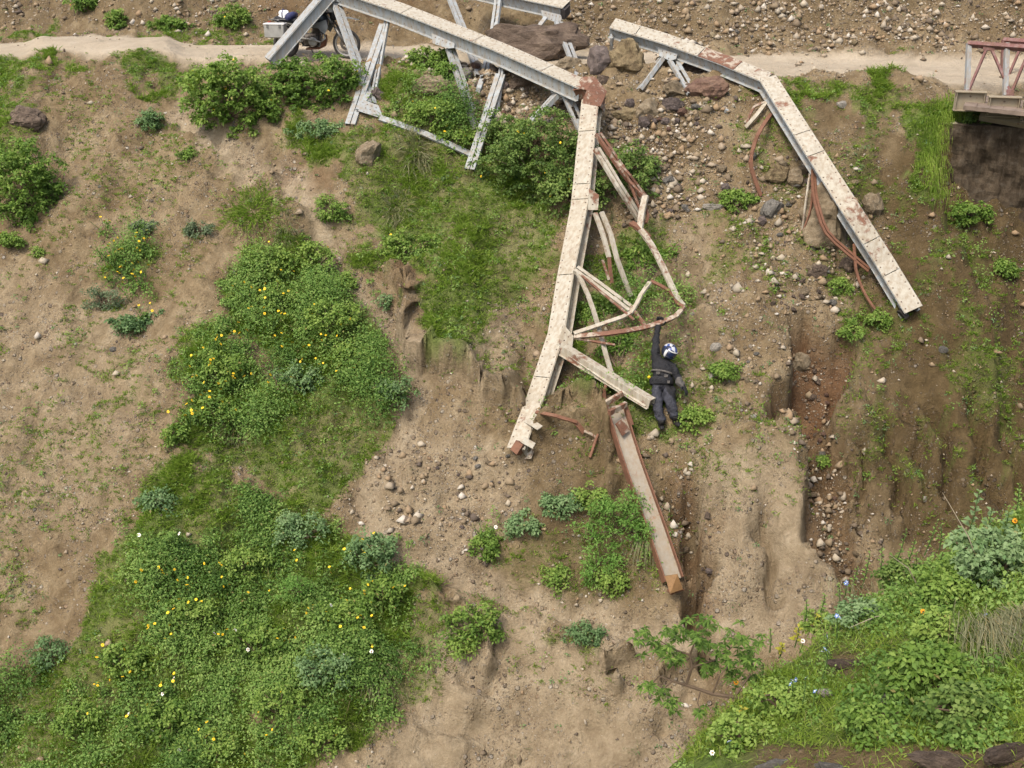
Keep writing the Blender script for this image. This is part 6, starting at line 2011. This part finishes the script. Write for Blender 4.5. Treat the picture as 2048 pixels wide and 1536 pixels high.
# mudguard beak and windscreen
def loft(secs, mat, name, smooth=True):
    """closed sections (lists of local points, equal length) joined end to end"""
    m = MB(); n = len(secs[0])
    for s in secs: m.v += [tuple(L_(*p)) for p in s]
    for j in range(len(secs) - 1):
        for i in range(n):
            m.f.append((j * n + i, j * n + (i + 1) % n, (j + 1) * n + (i + 1) % n, (j + 1) * n + i))
    m.f.append(tuple(range(n))); k = (len(secs) - 1) * n; m.f.append(tuple(k + i for i in reversed(range(n))))
    return m.build(name, mat, bk, smooth=smooth)


def oval(x, z, w, h, tilt=0.0, n=12, sq=0.75):
    out = []
    for i in range(n):
        a = 2 * math.pi * i / n; c, s = math.cos(a), math.sin(a)
        c = math.copysign(abs(c) ** sq, c); s = math.copysign(abs(s) ** sq, s)
        out.append((x + s * h * math.sin(tilt), c * w, z + s * h * math.cos(tilt)))
    return out


loft([oval(-0.36, 0.93, 0.05, 0.03), oval(-0.10, 0.955, 0.085, 0.022), oval(0.14, 0.94, 0.075, 0.018), oval(0.34, 0.90, 0.03, 0.012)], FENDM, 'front_mudguard')
loft([oval(-0.35, 1.02, 0.10, 0.13), oval(-0.28, 1.02, 0.12, 0.14), oval(-0.20, 1.0, 0.09, 0.11)], BLK, 'headlight_housing')
MB().lathe(L_(-0.205, 0, 1.0), fx, [(0.085, -0.01), (0.075, 0.015), (0.03, 0.03)], 18).build('headlight', LENS, bk, smooth=True)
m = MB(); N = 8
for k in range(2):
    for j in range(7):
        for i in range(N + 1):
            u = i / N * 2 - 1; v = j / 6
            m.v.append(tuple(L_(-0.22 - 0.19 * v - 0.10 * u * u - 0.008 * k, u * 0.17 * (1 - 0.25 * v), 1.08 + 0.40 * v)))
for k in range(2):
    for j in range(6):
        for i in range(N):
            a = k * 7 * (N + 1) + j * (N + 1) + i; m.f.append((a, a + 1, a + N + 2, a + N + 1))
m.build('windscreen', SCRN, bk, smooth=True)
# tank, side panels, seat
loft([oval(-0.42, 0.88, 0.10, 0.10), oval(-0.55, 0.92, 0.20, 0.17), oval(-0.72, 0.94, 0.24, 0.18), oval(-0.90, 0.90, 0.18, 0.14), oval(-1.02, 0.84, 0.10, 0.08)], TANKM, 'fuel_tank')
for s in (-1, 1):
    m = MB(); y0 = s * 0.235; y1 = s * 0.255
    poly = [(-0.40, 0.92), (-0.36, 0.74), (-0.46, 0.58), (-0.62, 0.72), (-0.92, 0.74), (-0.80, 0.83), (-0.58, 0.86)]
    m.add([L_(x, y, z) for y in (y0, y1) for x, z in poly], [tuple(range(7)), tuple(range(13, 6, -1))] + [(i, (i + 1) % 7, (i + 1) % 7 + 7, i + 7) for i in range(7)])
    m.build('side_panel', PANELM, bk, bevel=0.006)
loft([oval(-0.95, 0.86, 0.11, 0.05), oval(-1.10, 0.85, 0.16, 0.06), oval(-1.35, 0.87, 0.17, 0.06), oval(-1.60, 0.91, 0.15, 0.05), oval(-1.72, 0.93, 0.10, 0.03)], SEATM, 'seat')
# frame, engine, guard, exhaust
m = MB()
for s in (-0.14, 0.14):
    m.tube([L_(-0.44, s * 0.4, 0.98), L_(-0.62, s, 0.66), L_(-0.66, s, 0.34), L_(-1.05, s, 0.30), L_(-1.14, s, 0.62), L_(-0.95, s, 0.82), L_(-0.50, s * 0.5, 0.92)], 0.016, 6)
    m.tube([L_(-1.05, s, 0.80), L_(-1.75, s, 0.88)], 0.014, 6); m.tube([L_(-1.14, s, 0.58), L_(-1.66, s, 0.85)], 0.012, 6)
m.build('frame', BLK, bk)
loft([oval(-0.62, 0.42, 0.12, 0.12), oval(-0.70, 0.44, 0.19, 0.17), oval(-0.98, 0.42, 0.19, 0.16), oval(-1.08, 0.40, 0.12, 0.12)], ENG, 'engine_case', False)
m = MB()
for k in range(8):
    z = 0.56 + 0.022 * k; c = L_(-0.76 + 0.012 * k, 0, z); m.box(c, fx, fy, fz, 0.20, 0.24, 0.011)
m.box(L_(-0.73, 0, 0.65), fx, fy, fz, 0.15, 0.18, 0.2); m.build('cylinder_fins', ENG, bk)
MB().lathe(L_(-0.78, -0.225, 0.40), fy, [(0.085, 0), (0.11, 0.015), (0.11, 0.05)], 18).build('clutch_cover', ALU, bk)
loft([oval(-0.50, 0.46, 0.10, 0.10), oval(-0.54, 0.36, 0.15, 0.09), oval(-0.68, 0.24, 0.16, 0.03), oval(-0.98, 0.22, 0.16, 0.025)], SKID, 'engine_guard')
MB().tube([L_(-0.62, -0.08, 0.60), L_(-0.50, -0.14, 0.58), L_(-0.47, -0.18, 0.48), L_(-0.58, -0.22, 0.40), L_(-0.85, -0.23, 0.46), L_(-1.15, -0.22, 0.50)], 0.022, 8).build('exhaust_pipe', ALU, bk, smooth=True)
MB().tube([L_(-1.15, -0.22, 0.50), L_(-1.30, -0.24, 0.56), L_(-1.75, -0.25, 0.72)], [0.03, 0.055, 0.06], 12).build('silencer', FORKM, bk, smooth=True)
for s in (-0.12, 0.12):
    MB().tube([L_(-1.06, s, 0.40), L_(-1.52, s, 0.325)], 0.03, 8).build('swing_arm', ALU, bk)
MB().tube([L_(-0.66, -0.20, 0.30), L_(-0.60, -0.26, 0.30), L_(-0.52, -0.27, 0.50), L_(-0.56, -0.20, 0.72)], 0.014, 6).build('crash_bar', FORKM, bk)
MB().tube([L_(-0.98, -0.16, 0.32), L_(-1.02, -0.30, 0.31)], 0.014, 6).build('foot_peg', FORKM, bk)
MB().tube([L_(-1.0, 0.14, 0.30), L_(-0.95, 0.38, 0.01)], 0.013, 6).build('side_stand', FORKM, bk)
loft([oval(-1.28, 0.66, 0.07, 0.02), oval(-1.5, 0.74, 0.09, 0.015), oval(-1.8, 0.70, 0.09, 0.015), oval(-1.92, 0.60, 0.08, 0.012)], BLK, 'rear_mudguard')
MB().box(L_(-1.90, 0, 0.80), fx, fy, fz, 0.04, 0.14, 0.07).build('tail_light', simple_mat('red_lens', (0.35, 0.02, 0.02), 0.3), bk, bevel=0.008)
# aluminium boxes, rack and load
for s in (-1, 1):
    y = s * 0.40
    b = MB().box(L_(-1.62, y, 0.66), fx, fy, fz, 0.50, 0.24, 0.30).build('pannier', ALU, bk, bevel=0.02)
    MB().box(L_(-1.62, y, 0.825), fx, fy, fz, 0.52, 0.26, 0.035).build('lid', ALUL, b, bevel=0.01)
    for dx in (-0.15, 0.15):
        MB().box(L_(-1.62 + dx, y - s * -0.132, 0.78), fx, fy, fz, 0.045, 0.014, 0.08).build('latch', FORKM, b)
m = MB()
for x in (-1.48, -1.62, -1.76): m.tube([L_(x, -0.17, 0.90), L_(x, 0.17, 0.90)], 0.010, 6)
for y in (-0.17, 0.17): m.tube([L_(-1.35, y, 0.90), L_(-1.85, y, 0.90)], 0.010, 6)
m.build('luggage_rack', FORKM, bk)
wb = thing('white_bag', L_(-1.52, -0.02, 0.90), 'white plastic bundle strapped on top of the motorcycle boxes', 'bag')
me = rock_mesh('bundle', 77, 3, 4, 0.22, WBAG); o = mesh_obj('bundle', me, wb, (0, 0, 0.10)); o.scale = (0.14, 0.13, 0.12)
MB().torus(L_(-1.52, -0.02, 1.00), fx, 0.125, 0.012, 20, 6).build('strap', NAVY, wb)
tp = thing('luggage_roll', L_(-1.30, -0.05, 0.88), 'dark blue rolled luggage beside the white bundle', 'luggage roll')
MB().tube([L_(-1.34, -0.28, 0.96), L_(-1.32, 0.05, 0.98), L_(-1.34, 0.32, 0.96)], [0.07, 0.085, 0.07], 12).build('roll', NAVY, tp, smooth=True)
# ------------------------------------------------------------------ plants on the near bank
def bank_pts(poly, n):
    xs = [p[0] for p in poly]; ys = [p[1] for p in poly]
    px = rng.uniform(min(xs), max(xs), n * 4); py = rng.uniform(min(ys), max(ys), n * 4)
    ok = inpoly(px, py, poly) > 0
    px, py = px[ok][:n], py[ok][:n]
    d = march(px, py, bank_height, 4.5, 16.0)
    k = ~np.isnan(d)
    q = CAMN + d[k, None] * ray(px[k], py[k])
    return q[:, 0], q[:, 1]


BPOLY = [(1240, 1640), (1290, 1520), (1420, 1430), (1490, 1335), (1580, 1265), (1720, 1165), (1910, 1060), (2060, 985), (2300, 900), (2300, 1640)]
lv = Leaves()
x, y = bank_pts(BPOLY, 6500)
k = rng.random(len(x)) < np.clip(1.05 - 1.1 * np.exp(-((to_px(x, y, bank_height(x, y))[0] - 1690) / 62) ** 2 - ((to_px(x, y, bank_height(x, y))[1] - 1328) / 32) ** 2), 0, 1)
k &= ~((to_px(x, y, bank_height(x, y))[1] > 1492) & (rng.random(len(x)) < 0.85))
x, y = x[k], y[k]
grass_blades(lv, x, y, bank_height, 0.06, 0.20, 10, 0.60 + 0.7 * fbm(x * 1.2, y * 1.2, 95, 3), wid=0.007, spread=0.85)
x, y = bank_pts([(1290, 1540), (1420, 1430), (1560, 1330), (1650, 1360), (1560, 1460), (1500, 1500)], 700)
grass_blades(lv, x, y, bank_height, 0.08, 0.20, 9, 0.80, wid=0.008, spread=0.7)
tag(mesh_obj('grass', lv.mesh('bank_grass', GRASS_M)), 'yellow green grass covering the near bank', None, None, 'stuff')
lv = Leaves()
def bm_(poly, n, rmin, rmax, per, L0, L1, hue, asp=0.62):
    x, y = bank_pts(poly, n); r = rng.uniform(rmin, rmax, len(x))
    mounds(lv, x, y, bank_height(x, y) + 0.01, r, r * rng.uniform(0.9, 1.5, len(x)), per, L0, L1, hue + 0.22 * fbm(x * 1.6, y * 1.6, 97, 3), asp)
bm_(BPOLY[:1] + [(1330, 1500), (1500, 1340), (1720, 1175), (2060, 995), (2300, 920), (2300, 1480), (1900, 1480), (1600, 1470), (1400, 1520)], 420, 0.03, 0.10, 22, 0.018, 0.042, 0.66, 0.45)
bm_([(1860, 1090), (2060, 1000), (2300, 920), (2300, 1250), (2040, 1260), (1880, 1230)], 230, 0.06, 0.20, 34, 0.022, 0.058, 0.78)
bm_([(1720, 1330), (1880, 1290), (2000, 1350), (2010, 1500), (1760, 1490), (1680, 1430)], 150, 0.05, 0.15, 30, 0.022, 0.055, 0.50)
bm_([(1720, 1190), (1900, 1120), (1920, 1230), (1740, 1290)], 110, 0.05, 0.16, 28, 0.02, 0.05, 0.5)
tag(mesh_obj('undergrowth', lv.mesh('bank_undergrowth', HERB_M)), 'leafy undergrowth on the near bank', None, None, 'stuff')


def stalk_plant(px, py, hpx, lab, mat, L, n, hue, name='tall_plant', lean=(0, 0), cat='plant', yellow=0.0, stem=None, aspect=0.5, spiral=2.4, group=None):
    """upright stem with alternate leaves"""
    g = GB(px, py); dist = (Vector(g) - CAM).dot(Vector(FWD)); s = dist * TAN / 1024; H = hpx * s
    root = thing(name, g, lab, cat, group)
    tip = g + Vector((lean[0] * s, -lean[1] * s - 0.05, H))
    MB().tube([g - Vector((0, 0, .03)), g.lerp(tip, 0.5) + Vector((0.01, 0, 0)), tip], [0.007, 0.005, 0.003], 5).build('stem', stem or STEM_M, root)
    LV = Leaves(); t = np.linspace(0.18, 1.0, n); b = np.array(g)[None] * (1 - t[:, None]) + np.array(tip)[None] * t[:, None]
    a = np.arange(n) * spiral + px
    d = np.stack([np.cos(a), np.sin(a) * 0.9 - 0.15, 0.45 + 0.5 * t], 1)
    nr = np.stack([-np.cos(a) * 0.4, -np.sin(a) * 0.4 - 0.4, np.ones(n)], 1)
    Ls = rng.uniform(L[0], L[1], n) * (1.1 - 0.45 * t)
    tt = np.zeros((n, 3)); tt[:, 0] = np.clip(hue + 0.12 * rng.normal(size=n), 0, 1); tt[:, 1] = yellow * rng.random(n)
    LV.add(b, d, nr, Ls, Ls * aspect, np.repeat(tt, 4, 0), droop=0.3, fold=0.12)
    mesh_obj('leaves', LV.mesh('leaves', mat, g), root)
    return root, tip


YLEAF = leaf_mat('yellowed_leaves', (0.20, 0.22, 0.03), (0.36, 0.34, 0.05), (0.50, 0.42, 0.07), 0.35)
for (px, py, h, lab, hue) in [(1935, 1075, 112, 'tall pale leaved plant rising above the right bank crest', 0.9), (1962, 1100, 100, 'second tall pale leaved plant right behind the tallest one', 0.8), (1905, 1110, 70, 'shorter pale leaved plant left of the tall pair', 0.75), (2000, 1085, 76, 'leafy stem at the right edge beyond the tall pair', 0.8)]:
    stalk_plant(px, py, h, lab, B_, (0.07, 0.13), 18, hue)
for (px, py, h, lab) in [(1628, 1262, 44, 'yellowing leafy plant at the near bank edge, upper one'), (1560, 1310, 34, 'yellowing leafy plant at the bank edge by the small tree'), (1590, 1290, 50, 'yellow green plant between the two yellowing ones'), (1480, 1440, 40, 'yellow streaked plant at the lower bank edge')]:
    stalk_plant(px, py, h, lab, YLEAF, (0.05, 0.10), 12, 0.5)
BFL = [(1672, 1290, 78), (1650, 1300, 42), (1655, 1330, 48), (1640, 1370, 90), (1960, 1250, 34), (1580, 1410, 70), (1600, 1425, 96), (1620, 1430, 70), (1455, 1510, 46), (1750, 1250, 40), (1690, 1190, 40)]
for (px, py, h) in BFL:
    zn = zone(px, py, BFL)
    r, tip = stalk_plant(px, py, h, 'blue flowered stem on the near bank, ' + zn, HERB_M, (0.03, 0.06), 7, 0.6, 'blue_flower_stem', (random.uniform(-14, 6), 0), 'flowering plant', group='blue flowers on the near bank')
    for j in range(random.choice((1, 1, 2, 3))):
        o = mesh_obj('flower', BLUE_ME, r); o.location = tip - Vector(r.location) + Vector((random.uniform(-.03, .03), -.01, random.uniform(-.03, .03)) if j else (0, 0, 0)); o.rotation_euler = (random.uniform(0.5, 1.2), 0, random.uniform(0, 6))
for (px, py, lab) in [(1838, 1240, 'orange flower with dark centre on the right of the near bank'), (1468, 1380, 'orange flower beside the small tree'), (2020, 1060, 'orange flower high at the right picture edge'), (1522, 1405, 'orange flower at the lower bank edge')]:
    r, tip = stalk_plant(px, py, 28, lab, HERB_M, (0.04, 0.07), 8, 0.5, 'orange_flower', (0, 0), 'flowering plant')
    o = mesh_obj('flower', ORANGE_ME, r, tip - Vector(r.location)); o.rotation_euler = (0.85, 0, 0)
for (px, py) in [(1600, 1300), (1640, 1262), (1568, 1400), (1420, 1520)]:
    r, tip = stalk_plant(px, py, 30, 'small white flowered stem on the near bank', HERB_M, (0.03, 0.05), 6, 0.6, 'white_flower_stem', (0, 0), 'flowering plant', group='white flowers on the near bank')
    o = mesh_obj('flower', WHITE_ME, r, tip - Vector(r.location)); o.rotation_euler = (0.9, 0, 0); o.scale = (0.6,) * 3
drooper(1992, 1258, 230, 'long grey drooping grass hanging from the near bank at the right edge', True, 460, STRAW_M, 0.007, 0.6, 0.75)
drooper(1700, 1075 + 90, 60, 'dry grass tuft on the bank crest left of the flower stems', True, 45, STRAW_M, 0.005, 0.7, 0.8)
# dry stalks
for i, (a, b, lab) in enumerate([((1975, 1180), (1885, 985), 'long bare dry stalk leaning left over the bank crest'), ((1840, 1180), (1780, 1110), 'short bare dry stalk on the bank crest'), ((1790, 1230), (1700, 1255), 'dry stalk lying across the near bank grass'), ((1990, 1440), (1900, 1500), 'bent brown stem at the lower right of the bank')]):
    ga, gb = GB(*a), P(b[0], b[1], (Vector(GB(*a)) - CAM).dot(Vector(FWD)) - 0.2)
    r = thing('dry_stalk', ga, lab, 'dry stalk'); bpy.context.view_layer.update()
    MB().tube([ga, ga.lerp(gb, 0.5) + Vector((0.02, 0, 0.05)), gb], [0.006, 0.005, 0.002], 5).build('stem', PALETWIG_M, r)
# small tree leaning out over the gorge
tg = GB(1490, 1395)
tree = thing('small_tree', tg, 'small dark branched tree leaning out from the near bank', 'tree')
bpy.context.view_layer.update()
dT = (tg - CAM).dot(Vector(FWD))
def tp_(px, py, dd=0.0): return P(px, py, dT + dd)
m = MB()
BR = [([(1490, 1398, 0), (1425, 1388, .1), (1372, 1370, .15), (1345, 1362, .2), (1318, 1385, .25)], (0.022, 0.018, 0.015, 0.012, 0.006)),
      ([(1372, 1370, .15), (1384, 1335, .1), (1380, 1310, .1), (1350, 1300, .1), (1320, 1282, .15)], (0.014, 0.012, 0.010, 0.008, 0.005)),
      ([(1345, 1362, .2), (1318, 1352, .3), (1300, 1372, .3)], (0.010, 0.007, 0.005)),
      ([(1380, 1310, .1), (1392, 1275, 0), (1400, 1245, 0)], (0.010, 0.007, 0.004)),
      ([(1384, 1335, .1), (1430, 1320, .2), (1470, 1290, .3)], (0.010, 0.008, 0.004)),
      ([(1425, 1388, .1), (1440, 1350, 0), (1460, 1330, 0)], (0.010, 0.007, 0.004)), ([(1400, 1385, .1), (1395, 1405, 0), (1400, 1420, 0)], (0.008, 0.006, 0.004)), ([(1470, 1392, .05), (1500, 1350, .1), (1510, 1300, .1)], (0.012, 0.009, 0.004))]
for pts, rd in BR: m.tube([tp_(*p) for p in pts], rd, 6)
m.build('trunk', TWIG_M, tree)
LV = Leaves()
for (px, py, r, k) in [(1300, 1285, 26, 9), (1340, 1275, 28, 10), (1385, 1255, 30, 10), (1415, 1240, 18, 6), (1330, 1310, 22, 8), (1360, 1320, 18, 6), (1320, 1390, 16, 6), (1300, 1375, 14, 5), (1345, 1408, 14, 5), (1400, 1420, 18, 6), (1440, 1300, 34, 12), (1480, 1275, 30, 10), (1465, 1330, 30, 10), (1420, 1340, 22, 7), (1500, 1310, 26, 9), (1510, 1350, 22, 8), (1395, 1285, 22, 7), (1280, 1270, 14, 5)]:
    for j in range(int(k * 1.3)):
        c = np.array(tp_(px + random.gauss(0, r * .55), py + random.gauss(0, r * .5), random.uniform(-.2, .35)))
        n = 13; a = rng.uniform(0, 6.28, n); d = np.stack([np.cos(a), np.sin(a), rng.uniform(-0.5, 0.25, n)], 1)
        LV.add(np.repeat(c[None], n, 0), d, np.tile([0, -0.4, 1.0], (n, 1)) + 0.4 * rdir(n), rng.uniform(0.05, 0.085, n), rng.uniform(0.012, 0.02, n), leaf_tint(n, 0.36, 0.2), droop=0.25, fold=0.1)
mesh_obj('crown', LV.mesh('crown', SHRUB_M, tg), tree)
# fine wiry stems along the crest
CREST = [(1500, 1330, 40), (1540, 1300, 60), (1700, 1180, 60), (1725, 1170, 80), (1760, 1150, 70), (1790, 1130, 90), (1815, 1125, 60), (1850, 1105, 80), (1880, 1095, 60), (1640, 1225, 50), (1610, 1245, 60), (1680, 1200, 44), (2030, 1040, 90), (1770, 1180, 60), (1830, 1160, 70), (1870, 1150, 60), (1430, 1430, 40), (1520, 1370, 60)]
for (px, py, h) in CREST:
    stalk_plant(px, py, h, ('tall' if h > 65 else 'short') + ' slender leafy stem on the near bank crest, ' + zone(px, py, CREST), HERB_M, (0.03, 0.07), 16, 0.7, 'leafy_stem', (random.uniform(-16, 10), 0), 'plant', aspect=0.45, group='leafy stems on the bank crest')
for (px, py, rx, ry, mat, lab, hue, lf) in [
    (1990, 1120, 90, 70, B_, 'large leafy bush on the crest of the near bank at the right edge', 0.85, (0.035, 0.065)),
    (1890, 1180, 70, 46, A, 'dense bush on the near bank below the tall pale plants', 0.6, (0.03, 0.055)),
    (1800, 1150, 50, 34, D_, 'dark bush on the near bank crest beside dry stalks', 0.6, (0.025, 0.05)),
    (1850, 1350, 90, 60, A, 'broad leaved bush on the near bank above the grey stone', 0.5, (0.035, 0.065)),
    (1930, 1420, 80, 50, D_, 'shaded bush on the near bank under the drooping grass', 0.55, (0.03, 0.06)),
    (1745, 1450, 70, 40, A, 'low leafy bush on the near bank below the grey stone', 0.55, (0.03, 0.055)),
    (1560, 1400, 60, 36, A, 'light bush on the near bank right of the small tree', 0.76, (0.025, 0.05)),
    (1640, 1250, 46, 30, A, 'yellow green bush at the near bank rim', 0.85, (0.025, 0.05)),
    (1720, 1230, 54, 30, B_, 'soft bush in the middle of the near bank crest', 0.72, (0.025, 0.05)),
    (1480, 1470, 60, 34, A, 'pale bush at the lower left rim of the near bank', 0.8, (0.025, 0.05)),
    (1890, 1262, 56, 36, A, 'bright bush on the near bank beside the drooping grass', 0.8, (0.03, 0.06))]:
    shrub(px, py, rx, ry, mat, lab, 'shrub', hue, lf, 0.6, 1.0, fn=bank_height, clump=0.11)
# stones in the bank
boulder(1652, 1387, 15, 9, 5, 'white stone lying in the near bank grass', 201, near=True, sub=2, name='stone', facets=5, cat='stone')
boulder(1772, 1402, 17, 13, 2, 'flat grey stone on the near bank among leaves', 202, near=True, sub=3, name='stone', facets=5, cat='stone')
boulder(1690, 1330, 34, 12, 1, 'dark earth clod showing in the near bank grass', 203, near=True, sub=3, name='earth_clod', facets=3, cat='earth clod')
for (px, py, rx, ry, ci, lab, sd) in [(1540, 1533, 40, 12, 2, 'grey rock at the bottom edge of the near bank, left one', 210), (1660, 1538, 36, 11, 2, 'grey rock at the bottom edge right of the left one', 211), (1890, 1524, 56, 18, 1, 'brown rock at the bottom right edge', 212), (2015, 1512, 50, 20, 1, 'brown rock in the bottom right corner', 213)]:
    boulder(px, py, rx, ry, ci, lab, sd, near=True, sub=4, facets=5)

# long grass hanging over the edge of the dark recess by the abutment
vv, ff, tt = [], [], []
rim = [(1930, 208), (1905, 214), (1885, 232), (1870, 262), (1864, 300), (1872, 345), (1884, 400)]
for k in range(620):
    i = random.randrange(len(rim) - 1); u = random.random()
    px = rim[i][0] * (1 - u) + rim[i + 1][0] * u + random.gauss(-6, 13); py = rim[i][1] * (1 - u) + rim[i + 1][1] * u + random.gauss(0, 12)
    g = G(px, py); hue = min(1, max(0, 0.45 + 0.35 * float(fbm(g.x * 2, g.z * 2, 55, 2)) * 2))
    for q in range(3):
        H = random.uniform(0.16, 0.46); a = random.uniform(-2.9, -0.2); r0 = random.uniform(0.03, 0.16); w = random.uniform(0.004, 0.009); k0 = len(vv)
        b0 = g + Vector((random.gauss(0, .05), random.gauss(0, .03), 0))
        for j in range(5):
            t_ = j / 4
            p = b0 + Vector((math.cos(a) * r0 * t_ ** 0.7, math.sin(a) * r0 * t_ ** 0.7 - 0.03 * t_, H * 0.45 * math.sin(t_ * 2.2) - H * 0.75 * t_ * t_))
            s_ = w * (1 - 0.8 * t_); vv += [p + Vector((s_, 0, 0)), p - Vector((s_, 0, 0))]
        for j in range(4): ff.append((k0 + 2 * j, k0 + 2 * j + 1, k0 + 2 * j + 3, k0 + 2 * j + 2))
        tt += [(min(1, max(0, hue + random.gauss(0, .18))), random.random() * 0.6 if random.random() < 0.12 else 0, 0)] * 10
tag(mesh_obj('hanging_grass', np_mesh('hanging_grass', [tuple(v) for v in vv], quads=ff, mat=GRASS_M, tint=np.array(tt))), 'green grass hanging over the left rim of the dark abutment', None, None, 'stuff')
# rank grass standing through the bank plants
lv = Leaves()
x, y = bank_pts(BPOLY, 1500)
ok = to_px(x, y, bank_height(x, y))[1] < 1480
grass_blades(lv, x[ok], y[ok], bank_height, 0.15, 0.40, 8, 0.75 + 0.4 * fbm(x[ok] * 1.4, y[ok] * 1.4, 99, 3), wid=0.007, spread=0.6, dry=0.18)
tag(mesh_obj('long_grass', lv.mesh('bank_long_grass', GRASS_M)), 'rank pale green grass standing through the plants of the near bank', None, None, 'stuff')
